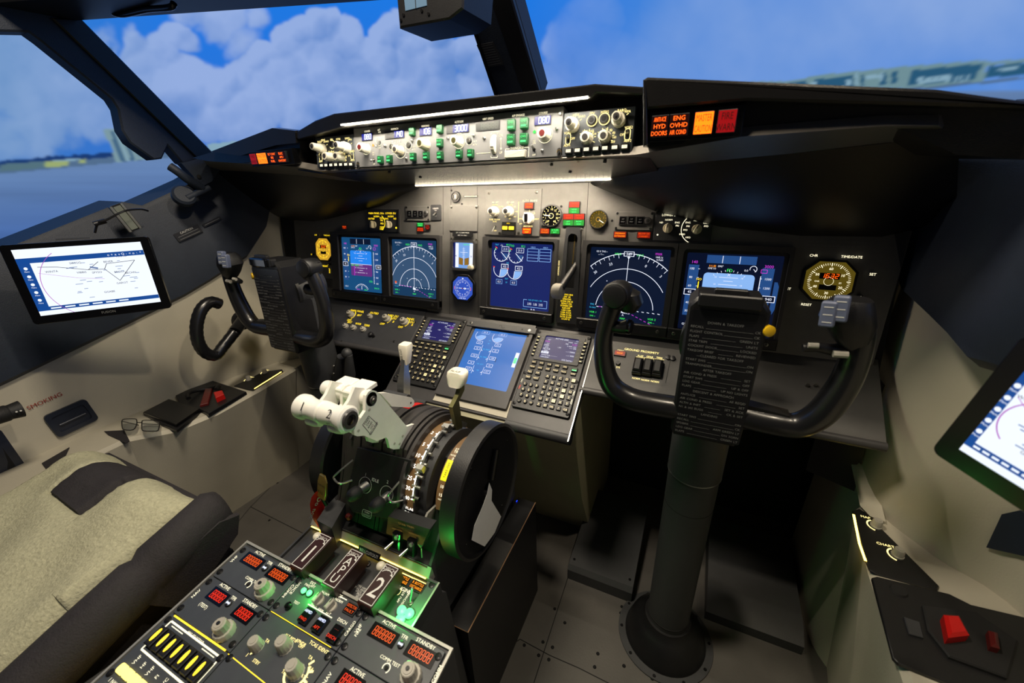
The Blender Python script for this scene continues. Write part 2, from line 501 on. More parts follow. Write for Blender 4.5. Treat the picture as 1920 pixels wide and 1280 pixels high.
# ---- side walls: one liner each, bent in plan, with its side console box
def liner(plan, z0, z1, th, mname, outward):
    """wall following plan points (x, y), thick th on the outer side"""
    b = MB(mname); R = []
    zt = z1 if callable(z1) else (lambda y: z1)
    for (x, y) in plan: R.append([(x, y, z0), (x, y, zt(y)), (x+outward*th, y, zt(y)), (x+outward*th, y, z0)])
    b.loft(R); return b
planL = [(float(p[0]), float(p[1])) for p in smooth_path([(-1.13, -1.6), (-1.11, -.6), (-1.10, .10), (-1.06, .36), (-.985, .61), (-.925, .70), (-.90, .80)], 5)]
wall_l = struct(liner(planL, 0, lambda y: float(np.interp(y, [-.3, .1, .35, .6, .8], [.86, .93, 1.04, 1.09, 1.12])), .03, 'cream', -1), 'wall_left')
planR = [(float(p[0]), float(p[1])) for p in smooth_path([(1.13, -1.6), (1.12, -.6), (1.09, .0), (1.015, .40), (.93, .50), (.868, .60), (.856, .76), (.858, .90)], 5)]
wr = struct(liner(planR, 0, 1.09, .03, 'cream', 1), 'wall_right')
def plan_x(plan, y):
    P = sorted([(q[1], q[0]) for q in plan]); return float(np.interp(y, [q[0] for q in P], [q[1] for q in P]))
def wall_pt(plan, px, py):
    """line of sight meets the liner"""
    d = FW+RT*(px-960)/FPX-UP*(py-640)/FPX
    best = None
    for t in np.linspace(.2, 3, 900):
        q = CAM+d*t
        if abs(q[0]) >= abs(plan_x(plan, q[1])) and (q[0] > 0) == (plan[0][0] > 0):
            lo, hi = t-.004, t
            for _k in range(14):
                mi = (lo+hi)/2; qq = CAM+d*mi
                if abs(qq[0]) >= abs(plan_x(plan, qq[1])): hi = mi
                else: lo = mi
            best = CAM+d*hi; break
    return best if best is not None else CAM+d*1.6

# side consoles
b = MB('cream')
topF = [(-.955, -1.6), (-.955, -.2), (-.945, .110), (-.862, .190), (-.836, .300), (-.846, .45), (-.866, .606)]
topB = [(-1.14, -1.6), (-1.13, -.2), (-1.12, .11), (-1.11, .19), (-1.09, .30), (-1.06, .45), (-1.02, .62)]
botF = [(-1.01, -1.6), (-1.01, -.2), (-1.0, .10), (-.998, .175), (-.985, .28), (-.97, .42), (-.955, .545)]
R = []
for (f, k, g) in zip(topF, topB, botF):
    R.append([(k[0], k[1], 0), (g[0], g[1], 0), (g[0]*.3+f[0]*.7-.004, g[1]*.3+f[1]*.7, .33), (f[0]-.004, f[1], .462), (f[0]-.014, f[1], .472), (k[0], k[1], .472)])
b.loft(R)
b.m('cream').loft([[(-.873, .607, .47), (-.958, .545, 0), (-1.02, .62, 0), (-1.02, .625, .47)], [(-.905, .80, .47), (-.97, .80, 0), (-1.02, .80, 0), (-1.02, .80, .47)]])
cl = struct(b, 'trim_1')
b = MB('cream')
tF = [(.80, -1.6), (.80, .0), (.812, .267), (.817, .43), (.835, .583)]
R = []
for i, f in enumerate(tF):
    k = (plan_x(planR, f[1])+.02, f[1]+.0); g = (f[0]+.055, f[1]-.03)
    R.append([(k[0], k[1], 0), (g[0], g[1], 0), (g[0]*.3+f[0]*.7+.004, g[1]*.3+f[1]*.7, .33), (f[0]+.004, f[1], .462), (f[0]+.012, f[1], .472), (k[0], k[1], .472)])
R.append([(.90, .62, 0), (.88, .61, 0), (.872, .62, .33), (.862, .612, .462), (.866, .612, .472), (.90, .62, .472)])
b.loft(R)
cr = struct(b, 'trim_2')
# side recess post of the right liner beside the instrument panel
b = MB('cream')
fp = [at(0, .855, *q) for q in ((1745, 372), (1690, 480), (1640, 620), (1609, 760), (1602, 850), (1622, 938))]
R = []
for q in fp:
    R.append([(.848, q[1], q[2]), (.842, q[1]-.02, q[2]), (.852, q[1]-.045, q[2]), (.875, q[1]-.05, q[2]), (.875, q[1]+.08, q[2])])
b.loft(R)
struct(b, 'trim_3')

# ---- dark window-sill panels, thick, following the liners
def sill(plan, px_top, px_bot, th, ins, name):
    T = [wall_pt(plan, *q) for q in px_top]; Bq = [wall_pt(plan, *q) for q in px_bot]
    s = 1 if plan[0][0] > 0 else -1
    b = MB('sill'); R = []
    for t, q in zip(T, Bq):
        i = -s*ins
        R.append([(q[0]-s*.001, q[1], q[2]), (q[0]+i*.8, q[1], q[2]+.012), (t[0]+i, t[1], t[2]-.012), (t[0]+i*.6, t[1], t[2]), (t[0]+s*.12, t[1], t[2]+.004), (t[0]+s*.12, t[1], q[2])])
    b.loft(R)
    return b
topL = [(-420, 620), (-200, 545), (0, 468), (225, 378), (262, 385), (365, 338), (410, 312), (470, 330), (500, 372)]
botL = [(-420, 930), (-200, 820), (0, 724), (215, 620), (250, 603), (345, 556), (392, 528), (462, 482), (496, 430)]
sl = struct(sill(planL, topL, botL, .02, .02, 'trim_4'), 'trim_4')

# ---- footwell: bulkhead and added boards, black for shade, keeping screen light out
b = MB('black_matte')
b.box(-1.1, 1.1, 1.00, 1.06, 0, 1.05)
struct(b, 'wall_front')
b = MB('black_matte'); b.box(-1.05, 1.05, .70, 1.04, .66, .70); b.box(-.99, -.96, .78, 1.40, 0, .68); b.box(.90, .93, .80, 1.40, 0, .68)  # lid and side boards added to block light from the projection screen
struct(b, 'footwell_light_block')
# corner fairings between liner and instrument panel
for s, nm in ((-1, 'trim_6'), (1, 'trim_7')):
    b = MB('black')
    x0, x1 = (.80, .905) if s < 0 else (.775, .862); x2, x3 = (x1, x1-.005) if s < 0 else (.838, .812)
    b.loft([[(s*x0, .70, .45), (s*x1, .66, .45), (s*(x1+.03), .90, .45), (s*x0, .90, .45)], [(s*x0, .72, .75), (s*x2, .70, .75), (s*(x2+.01), .90, .75), (s*x0, .90, .75)], [(s*x0, .77, 1.13), (s*x3, .745, 1.13), (s*(x3+.01), .95, 1.13), (s*x0, .95, 1.13)]])
    struct(b, nm)

# ---- windows: posts and beams
PL = Fr(at(0, -.98, 200, 180), (0, 1, 0), (0, 0, 1))
b = MB('sill')
b.prism(PL.pp([(-120, -60), (-120, 58), (50, 62), (72, 78), (205, 186), (217, 205), (225, 245), (240, 268), (285, 300), (300, 298), (311, 274), (338, 306), (372, 318), (412, 302), (148, 38), (60, -60)]), -.03, .012, .004)
b.m('black').prism(PL.pp([(90, 36), (146, 38), (404, 298), (372, 306)]), .012, .02, .003)
o = struct(b, 'window_1', fr=PL)
# overhead beam of the left windscreen with handles
A = at(0, -.95, 150, 38); B2 = at(1, .60, 745, -2)
b = MB('black'); dirv = B2-A
R = []
for t in (-.35, 0, .5, 1, 1.15):
    q = A+dirv*t
    R.append([tuple(q+np.array([0, -.14, -.002])), tuple(q+np.array([0, 0, 0])), tuple(q+np.array([0, .03, .04])), tuple(q+np.array([0, .03, .12])), tuple(q+np.array([0, -.14, .12]))])
b.loft(R)
struct(b, 'window_2')
gp = at(1, .46, 200, 22)
b = MB('black_gloss')
BE = Fr(A, (dirv/np.linalg.norm(dirv)), (0, 0, 1))
pts = [np.array(at(1, .40, *q)) for q in ((205, 12), (212, 24), (232, 27), (275, 18), (318, 14), (326, 6))]
b.tube(smooth_path(pts, 4), .006)
solo(b, 'grab_handle', 'dark grab handle under the top beam at the upper left corner', 'handle')
# centre post, leaning aft, with two placards
PC = Fr((0, .83, 1.315), (1, 0, 0), (0, -.15, .15))
b = MB('sill')
b.prism(PC.pp([(845, -60), (932, 182), (1018, 182), (948, -60)]), -.05, 0, .004)
b.m('black').prism(PC.pp([(858, -30), (872, 8), (930, 182), (936, 182), (880, 20), (866, -30)]), 0, .006)
b.m('black').prism(PC.pp([(912, -30), (985, 182), (1018, 182), (948, -60)]), 0, .012, .003)
cp = struct(b, 'window_3', fr=PC)
b = MB('panel_dark'); q = PC.pp([(894, 84), (925, 78), (945, 120), (913, 126)])
b.prism(q, 0.0005, .0015); b.m('grey_print')
for i in range(9):
    t = (i+.7)/9.6; p0 = np.array(q[0])*(1-t)+np.array(q[3])*t; p1 = np.array(q[1])*(1-t)+np.array(q[2])*t
    b.line([tuple(p0*.93+p1*.07), tuple(p0*.1+p1*.9)], .0007, .0018)
b.part('placard', cp)
# right windscreen frame stays out of view; upper ceiling shell
b = MB('black_matte'); b.box(-1.25, 1.25, -1.7, .30, 2.1, 2.14)
struct(b, 'ceiling')

# ---- glareshield
GS = thing('glareshield', 'long black glareshield hood carrying the lit control panels below the windscreen', 'glareshield', (0, .5, 1.2))
gI = Matrix.Translation((0, .5, 1.2)).inverted()
def wpart(mb, name, par, inv=gI, **k):
    mb.V = [tuple(inv @ Vector(v)) for v in mb.V]; return mb.part(name, par, **k)
def plane_poly(frame, pxs, z0, z1, bev=0., m='black'):
    b = MB(m); b.prism(frame.pp(pxs), z0, z1, bev); b.V = [tuple(frame.w(*v)) for v in b.V]; return b
HY = Fr((0, .452, 1.26), (1, 0, 0), (0, 0, 1))   # plane of the hood lip, faces aft
hb = plane_poly(HY, [(545, 253), (590, 226), (625, 213), (1115, 157), (1212, 163), (1212, 178), (1118, 174), (1106, 186), (640, 240), (560, 262)], -.42, 0, .002, 'shield')
wpart(hb, 'hood', GS)
HB = Fr((0, .492, 1.2), (1, 0, 0), (0, .18, .98))
hb = plane_poly(HB, [(548, 250), (640, 236), (1212, 165), (1216, 292), (1190, 294), (600, 325), (556, 318)], -.30, -.004, 0, 'shield')
wpart(hb, 'housing', GS)
# led strips
b = MB('aluminium')
P0, P1 = HY.px(640, 234), HY.px(1103, 182)
b.line([P0, P1], .0045, .001); b.m('e_led')
for i in range(60):
    t = (i+.5)/60; b.rect(P0[0]+(P1[0]-P0[0])*t, P0[1]+(P1[1]-P0[1])*t, .0092, .0026, .002)
b.V = [tuple(HY.w(*v)) for v in b.V]; wpart(b, 'upper_light_strip', GS)
LY = Fr((0, .698, 1.13), (1, 0, 0), (0, 0, 1))
P0, P1 = LY.px(779, 347.5), LY.px(1167, 334.5)
b = MB('aluminium'); b.line([P0, P1], .006, .001); b.m('e_ledlow')
for i in range(54):
    t = (i+.5)/54; b.rect(P0[0]+(P1[0]-P0[0])*t, P0[1]+(P1[1]-P0[1])*t, .0092, .003, .002)
b.V = [tuple(LY.w(*v)) for v in b.V]; wpart(b, 'lower_light_strip', GS)
# grey underside strip: front edge -> rear edge
fr_px = [(380, 300), (470, 306), (556, 313), (600, 321), (667, 317), (1054, 296), (1190, 290), (1300, 272), (1392, 256), (1660, 236), (1760, 236)]
bk_px = [(398, 318), (470, 322), (556, 328), (640, 338), (779, 346), (1166, 333), (1240, 313), (1330, 302), (1480, 288), (1720, 262), (1800, 262)]
fy = [.47, .46, .455, .462, .466, .466, .462, .43, .425, .42, .42]
by = [.60, .60, .60, .64, .70, .70, .62, .56, .55, .54, .54]
Fp_ = [at(1, y, *q) for q, y in zip(fr_px, fy)]; Bp_ = [at(1, y, *q) for q, y in zip(bk_px, by)]
b = MB('shield_grey')
b.loft([[tuple(f), tuple(k), tuple(k+np.array([0, .0, .02])), tuple(f+np.array([0, .01, .012]))] for f, k in zip(Fp_, Bp_)])
wpart(b, 'underside', GS)
# screws of the underside
b = MB('seam')
for (x, y) in ((630, 325), (674, 324), (668, 326), (730, 324), (788, 333), (1034, 310), (1084, 303), (1134, 304), (1172, 297), (1069, 323)):
    q = at(1, .50, x, y-1); b.lathe([(.0032, -.002), (.0032, .001)], tuple(q), (0, -.35, -.94), 8)
wpart(b, 'screw', GS)
# bellies: from the underside down to the instrument panel
MIP = Fr((0, .7288, .967), (1, 0, 0), (0, math.sin(math.radians(11.8288)), math.cos(math.radians(11.8288))))
def belly(top, mip_px, m='shield', name='knee_fairing'):
    b = MB(m); R = []
    for t, q in zip(top, mip_px):
        e = MIP.w(*MIP.px(*q), .004); r = []
        for i in range(7):
            s = i/6; p = np.array(t)*(1-s)+e*s
            sag = math.sin(math.pi*s)*.018; r.append(tuple(p+np.array([0, -.4*sag, -sag*.6])))
        r += [tuple(e+np.array([0, .05, .05])), tuple(np.array(t)+np.array([0, .03, .03]))]
        R.append(r)
    b.loft(R); return b
rb = [at(1, y, *q) for q, y in zip([(1140, 335), (1240, 313), (1330, 302), (1480, 288), (1640, 271), (1720, 262), (1800, 262)], [.70, .62, .56, .55, .54, .54, .54])]
wpart(belly(rb, [(1108, 344), (1228, 396), (1350, 425), (1500, 442), (1650, 444), (1745, 425), (1790, 400)]), 'belly', GS)
lb = [at(1, y, *q) for q, y in zip([(398, 318), (470, 322), (556, 328), (600, 333), (640, 338), (720, 343), (782, 346)], [.60, .60, .60, .62, .64, .68, .70])]
wpart(belly(lb, [(498, 398), (540, 412), (590, 415), (615, 411), (640, 405), (722, 385), (792, 346)]), 'belly', GS)
# wings with the warning lights
WL = Fr((0, .45, 1.2), (1, 0, 0), (0, 0, 1))
lw = plane_poly(WL, [(352, 296), (395, 283), (510, 241), (552, 246), (556, 314), (470, 308), (380, 302)], -.22, -.012, .0, 'shield')
wpart(lw, 'wing', GS)
vis = MB('shield')
A1 = [WL.w(*WL.px(*q)) for q in ((395, 284), (510, 240), (553, 245), (555, 268), (517, 272), (450, 292))]
vis.loft([[tuple(p) for p in A1], [tuple(p+np.array([0, .02, .002])) for p in A1]]); wpart(vis, 'brow', GS)
WR = Fr((0, .42, 1.2), (1, 0, 0), (0, 0, 1))
rw = plane_poly(WR, [(1212, 156), (1750, 178), (1850, 192), (1960, 205), (1960, 300), (1810, 290), (1700, 240), (1660, 236), (1392, 256), (1212, 276)], -.24, -.02, 0, 'shield')
wpart(rw, 'wing', GS)
rw = plane_poly(WR, [(1208, 152), (1216, 147), (1750, 170), (1850, 184), (1960, 198), (1960, 206), (1400, 190), (1215, 206)], -.10, .012, .003, 'shield')
wpart(rw, 'brow', GS)
wpart(plane_poly(WR, [(1208, 152), (1214, 152), (1216, 270), (1208, 276)], -.07, .012, .001, 'shield'), 'side_cheek', GS)

# ---- curved projection screen outside the windows, with its picture
RS, SCN = 2.7, np.array([0, .1])
def cyl_hit(px, py, R=RS):
    d = FW+RT*(px-960)/FPX-UP*(py-640)/FPX
    o = CAM[:2]-SCN; A_ = d[0]**2+d[1]**2; B_ = 2*(o@d[:2]); C_ = o@o-R*R
    t = (-B_+math.sqrt(B_*B_-4*A_*C_))/(2*A_); q = CAM+d*t
    return q
def fbm(x, y, seed, oct=5):
    r = np.random.default_rng(seed); out = np.zeros_like(x); amp = 1.
    for k in range(oct):
        G = r.random((64, 64)); fx = x*2**k; fy = y*2**k
        ix = np.floor(fx).astype(int); iy = np.floor(fy).astype(int); tx = fx-ix; ty = fy-iy
        tx = tx*tx*(3-2*tx); ty = ty*ty*(3-2*ty)
        g = lambda a, c: G[a % 64, c % 64]
        out += amp*((g(ix, iy)*(1-tx)+g(ix+1, iy)*tx)*(1-ty)+(g(ix, iy+1)*(1-tx)+g(ix+1, iy+1)*tx)*ty); amp *= .5
    return out/(2-2**(1-oct))
NT, NZ = 1500, 400
th = np.linspace(math.radians(200), math.radians(-25), NT); zz = np.linspace(.75, 2.95, NZ)
T, Z = np.meshgrid(th, zz, indexing='ij')
X3 = SCN[0]+RS*np.cos(T); Y3 = SCN[1]+RS*np.sin(T)
d = np.stack([X3-CAM[0], Y3-CAM[1], Z-CAM[2]], -1); wv = np.maximum(d@FW, .05)
PXX = 960+FPX*(d@RT)/wv; PYY = 640-FPX*(d@UP)/wv
PXX = np.clip(PXX, -800, 2800); PYY = np.clip(PYY, -900, 900)
U_ = (PXX+900)/150; V_ = (PYY+900)/150
n1 = fbm(U_, V_, 3, 6); n2 = fbm(U_*.5+7, V_*.5, 9, 4); n3 = fbm(U_*2.2, V_*2.2+3, 5, 4)
PUFF = [(60, 130, 90, .75), (140, 150, 70, .75), (100, 215, 80, .6), (30, 250, 60, .35), (185, 185, 60, .6), (180, 110, 45, .5), (210, 190, 70, .8), (300, 92, 34, .85), (332, 62, 28, .8), (350, 75, 22, .6), (275, 112, 40, .8), (262, 170, 60, .8), (335, 178, 66, .95), (400, 160, 46, .9), (430, 138, 30, .8), (250, 80, 24, .6),
        (485, 108, 26, .95), (460, 135, 30, .9), (535, 80, 34, 1.), (552, 60, 26, .9), (590, 46, 30, 1.), (612, 44, 26, 1.), (645, 72, 36, 1.), (560, 125, 60, 1.), (620, 125, 64, 1.), (505, 165, 58, 1.), (450, 200, 50, .9), (560, 195, 50, .9), (665, 130, 46, .95), (400, 215, 44, .8), (330, 230, 50, .7), (470, 220, 40, .7),
        (728, 62, 26, .95), (750, 50, 22, .9), (765, 84, 34, 1.), (806, 64, 24, .9), (700, 108, 38, 1.), (765, 125, 46, 1.), (822, 118, 46, 1.), (868, 102, 34, .9), (745, 170, 42, .95), (822, 170, 46, .95), (890, 160, 40, .9), (690, 150, 40, .95), (650, 180, 36, .8), (610, 195, 36, .8), (905, 125, 34, .85), (780, 192, 30, .85), (700, 190, 30, .7),
        (412, 36, 42, .55), (470, 36, 24, .38), (445, 80, 34, .34), (370, 15, 36, .45), (660, 210, 26, .4), (545, 222, 26, .5),
        (1085, 85, 60, .8), (1110, 28, 44, .7), (1060, 140, 50, .6), (1140, 150, 70, .6), (1290, 30, 80, .6), (1360, 90, 110, .5), (1560, 40, 150, .5), (1640, 110, 130, .4), (1830, 50, 150, .5), (1240, 150, 80, .5), (1480, 120, 90, .45), (1250, 60, 30, .4)]
nb = 1-np.abs(2*fbm(U_*1.9, V_*1.9+5, 17, 5)-1)
wx = (fbm(U_*1.6+3, V_*1.6, 31, 5)-.5)*64; wy = (fbm(U_*1.6, V_*1.6+9, 32, 5)-.5)*64
def field(dx, dy):
    f = np.zeros_like(PXX)
    for (cx, cy, r, k) in PUFF:
        d2 = ((PXX+wx+dx-cx)**2+(PYY+wy+dy-cy)**2)/(r*1.25)**2
        f = np.maximum(f, k*np.clip(1-d2, 0, 1)**.75)
    return f
f0 = field(0, 0); f1 = field(-9, -13)
den = f0+(nb-.62)*.55*(f0 > 0)+(n3-.5)*.25
cl_ = np.clip((den-.10)/.34, 0, 1); cl_ = cl_*cl_*(3-2*cl_)*np.clip(f0*3, 0, 1)
soft = np.clip((PXX-990)/60, 0, 1); cl_ = cl_*(1-soft)+soft*np.clip(.30+f0*.45+(n2-.5)*.9+(n1-.5)*.5, 0, .9)
cl_ *= .86
def L3(c): return np.array(lin(c))
skyv = np.clip((PYY+60)/380, 0, 1)[..., None]
sky = L3((20, 120, 228))*(1-skyv)+L3((42, 108, 205))*skyv
sr = np.clip((PXX-980)/250, 0, 1)[..., None]; sky = sky*(1-sr)+L3((66, 130, 216))*sr
sl_ = np.clip((330-PXX)/330, 0, 1)[..., None]; sky = sky*(1-.5*sl_)+L3((70, 125, 175))*.5*sl_
shade = np.clip(.52+(f0-f1)*1.1+(nb-.6)*.9+(n3-.5)*.5+(n1-.5)*.4, 0, 1)[..., None]
cc = L3((98, 136, 198))*(1-shade)+L3((156, 179, 224))*shade
cc = cc*(1-.75*sr)+L3((140, 170, 220))*.75*sr
cc = cc*(1-.6*sl_)+L3((104, 148, 190))*.6*sl_
colr = sky*(1-cl_[..., None])+cc*cl_[..., None]
# picture of the apron below its horizon
hx = np.array([-800, 0, 330, 600, 1380, 1500, 1920, 2800.]); hy = np.array([420, 313, 284, 262, 170, 172, 168, 150.])
hor = np.interp(PXX, hx, hy)+22*np.clip((PXX-1380)/200, 0, 1)*0
g = np.clip((PYY-hor)/3., 0, 1)[..., None]
st = (fbm(U_*.35, V_*7, 21, 3)-.5)*.35; joint = 0.
gc = (L3((98, 128, 172))*(1-np.clip((PYY-hor)/150, 0, 1)[..., None])+L3((66, 100, 162))*np.clip((PYY-hor)/150, 0, 1)[..., None])*(1+st[..., None])
colr = colr*(1-g)+gc*g
def in_poly(P):
    c = np.zeros(PXX.shape, bool); n = len(P)
    for i in range(n):
        (x0, y0), (x1, y1) = P[i-1], P[i]
        if y0 == y1: continue
        c ^= ((PYY < max(y0, y1)) & (PYY >= min(y0, y1)) & (PXX < x0+(PYY-y0)*(x1-x0)/(y1-y0)))
    return c
tree, tower, towerd, strip, grass, bld, bldd, bldl, van = (10, 52, 110), (120, 150, 160), (62, 98, 128), (78, 106, 138), (80, 110, 122), (108, 140, 148), (34, 84, 116), (130, 165, 184), (150, 168, 110)
pic = [(tree, [(-300, 322), (0, 303)]+[(x, 303-x*.075-random.uniform(0, 5)) for x in range(6, 340, 5)]+[(340, 290), (0, 318), (-300, 336)]),
    (strip, [(-300, 345), (0, 313), (330, 284), (330, 294), (0, 326), (-300, 352)]), (grass, [(0, 308), (84, 302), (84, 314), (0, 322)]), (van, [(84, 304), (110, 299), (128, 301), (128, 311), (86, 314)]), (van, [(148, 299), (160, 298), (160, 305), (148, 306)]), (bldl, [(100, 300), (150, 297), (150, 300), (100, 303)]),
    (tower, [(192, 243), (222, 240), (250, 252), (262, 300), (218, 304), (206, 270)]), (towerd, [(206, 246), (212, 245), (236, 302), (226, 303)]), (towerd, [(226, 246), (232, 248), (254, 300), (246, 301)]), (bldl, [(216, 244), (220, 244), (242, 301), (238, 302)]), (tower, [(262, 288), (300, 284), (302, 296), (262, 300)]),
    (bldl, [(389, 270), (445, 264), (446, 282), (392, 284)]), (towerd, [(186, 88), (207, 90), (212, 104), (196, 100)]),
    (bld, [(1395, 153), (1470, 152), (1560, 138), (1700, 124), (1851, 112), (1846, 152), (1700, 166), (1500, 164)])]
for (x0, x1) in ((1404, 1432), (1440, 1468), (1476, 1512), (1525, 1600), (1614, 1620), (1650, 1662), (1672, 1682)):
    yt = lambda x: float(np.interp(x, [1395, 1470, 1560, 1700, 1851], [156, 155, 143, 130, 118]))
    pic.append((bldd, [(x0, yt(x0)+2), (x1, yt(x1)+2), (x1, yt(x1)+24), (x0, yt(x0)+24)]))
pic += [(bldd, [(1708, 132), (1842, 119), (1828, 150), (1702, 160)]), (bldd, [(1853, 124), (1960, 114), (1960, 138), (1846, 146)]), (bld, [(1850, 116), (1960, 108), (1960, 114), (1850, 123)])]
for x0, y0, w, h in ((1622, 142, 34, 6), (1720, 146, 62, 11), (1586, 150, 10, 12), (1650, 136, 4, 16), (1790, 142, 4, 14), (1800, 141, 4, 14), (1812, 140, 4, 14), (1870, 128, 40, 5), (1520, 154, 12, 7), (1450, 158, 10, 6), (1604, 136, 4, 26)):
    pic.append((bldl, [(x0, y0), (x0+w, y0-w*.09), (x0+w, y0+h-w*.09), (x0, y0+h)]))
for x0 in (1730, 1745, 1758): pic.append((bldd, [(x0, 148-(x0-1720)*.09), (x0+5, 148-(x0-1715)*.09), (x0+5, 152-(x0-1715)*.09), (x0, 152-(x0-1720)*.09)]))
pic.append((strip, [(1470, 167), (1700, 166), (1850, 151), (1960, 140), (1960, 145), (1850, 156), (1700, 171)]))
for c, P_ in pic: colr[in_poly(P_)] = L3(c)
colr[1:-1, 1:-1] = sum(colr[1+i:NT-1+i, 1+j:NZ-1+j]*w for i, j, w in ((0, 0, .3), (1, 0, .12), (-1, 0, .12), (0, 1, .12), (0, -1, .12), (1, 1, .055), (-1, -1, .055), (1, -1, .055), (-1, 1, .055)))
Vv = np.stack([X3, Y3, Z], -1).reshape(-1, 3)
idx = np.arange(NT*NZ).reshape(NT, NZ)
Fc = np.stack([idx[:-1, :-1], idx[1:, :-1], idx[1:, 1:], idx[:-1, 1:]], -1).reshape(-1, 4)
me = bpy.data.meshes.new('projection_screen'); me.from_pydata(Vv.tolist(), [], Fc.tolist())
ca = me.color_attributes.new('picture', 'FLOAT_COLOR', 'POINT')
ca.data.foreach_set('color', np.concatenate([colr.reshape(-1, 3), np.ones((NT*NZ, 1))], 1).astype(np.float32).ravel())
mt = bpy.data.materials.new('projected_sky'); mt.use_nodes = True; nt = mt.node_tree; bs = nt.nodes['Principled BSDF']
an = nt.nodes.new('ShaderNodeVertexColor'); an.layer_name = 'picture'
bs.inputs['Base Color'].default_value = (.05, .05, .05, 1); bs.inputs['Roughness'].default_value = .9
nt.links.new(an.outputs[0], bs.inputs['Emission Color']); bs.inputs['Emission Strength'].default_value = 1.
me.materials.append(mt); me.shade_smooth()
scr = bpy.data.objects.new('projection_screen', me); COL.objects.link(scr)
scr['label'] = 'curved projection screen outside the windows showing clouds, blue sky and an airport'; scr['category'] = 'screen'

# ================================================================== MAIN INSTRUMENT PANEL
cA = lambda x, y: (840+x/6.857, 340+y/6.857)
cB = lambda x, y: (580+x/6.736, 370+y/6.736)
c5 = lambda x, y: (580+x/3.658, 330+y/3.658)
c6 = lambda x, y: (1080+x/2.977, 360+y/2.977)
b = MB('panel_grey')
b.prism([(-.84, -.255), (-.84, .10), (-.60, .17), (-.35, .185), (.40, .185), (.60, .17), (.83, .12), (.82, -.255)], -.02, 0, .001)
b.m('seam')
for pts in ([(831, 343), (831, 440)], [(846, 345), (843, 600)], [(1104, 335), (1098, 450)], [(895, 350), (897, 600)]): b.line(MIP.pp(pts), .0012, .0003)
mip = solo(b, 'instrument_panel', 'wide grey main instrument panel sheet that the flight displays are mounted in', 'instrument panel', MIP)
b = MB('seam')
for q in (cA(45, 117), cA(180, 290), cA(1457, 322), cA(1215, 575), cA(1832, 500), c6(80, 160), c6(202, 160), c6(458, 115)):
    a, c = MIP.px(*q); b.lathe([(.003, -.001), (.003, .0012), (.0015, .0014)], (a, c, 0), seg=8)
b.part('screw', mip)
b = MB('grey_print'); 
a, c = MIP.px(*c6(1455, 290)); b.text('DO NOT EXTEND LIGHTS OR FLAPS', a, c+.004, .0055).text('BEYOND THE FLIGHT LIMITS IN FLIGHT', a, c-.004, .0055)
a, c = MIP.px(*cB(190, 385)); b.text('BEYOND THE FLIGHT LIMITS', a, c, .005)
b.part('printed_notice', mip)

def solid_pt(w, h):
    return lambda fx, fy: ((fx-.5)*w, (.5-fy)*h)

def display(label, x0, x1, top, bot, scr, content, bgm, frame=MIP, depth=.014, ledge=True, name='display_unit', group=None):
    """bezel + recessed screen + ledge; scr = four picture corners of the lit screen"""
    F = frame.sub((x0+x1)/2, (top+bot)/2); w, h = x1-x0-.0015, top-bot-.001
    t = thing(name, label, 'display', F, group)
    p = [F.px(*q, .003) for q in scr]
    sx0, sx1 = (p[0][0]+p[3][0])/2, (p[1][0]+p[2][0])/2; sy1, sy0 = (p[0][1]+p[1][1])/2, (p[2][1]+p[3][1])/2
    sw, sh, cx, cy = sx1-sx0, sy1-sy0, (sx0+sx1)/2, (sy0+sy1)/2
    b = MB('bezel'); b.frame(rrect(0, 0, w, h, .002), rrect(cx, cy, sw+.016, sh+.014, .008), 0, depth)
    b.frame(rrect(cx, cy, sw+.017, sh+.015, .008), rrect(cx, cy, sw, sh, .003), 0, depth*.45)
    b.part('bezel', t)
    if ledge:
        b = MB('black'); b.box(-w/2, w/2, -h/2-.004, -h/2+.020, 0, depth+.007, .002)
        b.screw(-w/2+.014, -h/2+.008, .0042, depth+.007, 'screw'); b.screw(w/2-.02, -h/2+.008, .0042, depth+.007, 'screw')
        b.part('ledge', t)
    b = MB(bgm); b.box(cx-sw/2-.003, cx+sw/2+.003, cy-sh/2-.003, cy+sh/2+.003, 0, .003)
    S = MB(bgm); content(S, sw, sh)
    S.V = [(v[0]+cx, v[1]+cy, v[2]+.003) for v in S.V]
    for v in (b,):
        k = len(S.V); pass
    o = b.part('screen', t, smooth=0)
    S.part('symbology', o, smooth=0)
    return t, F

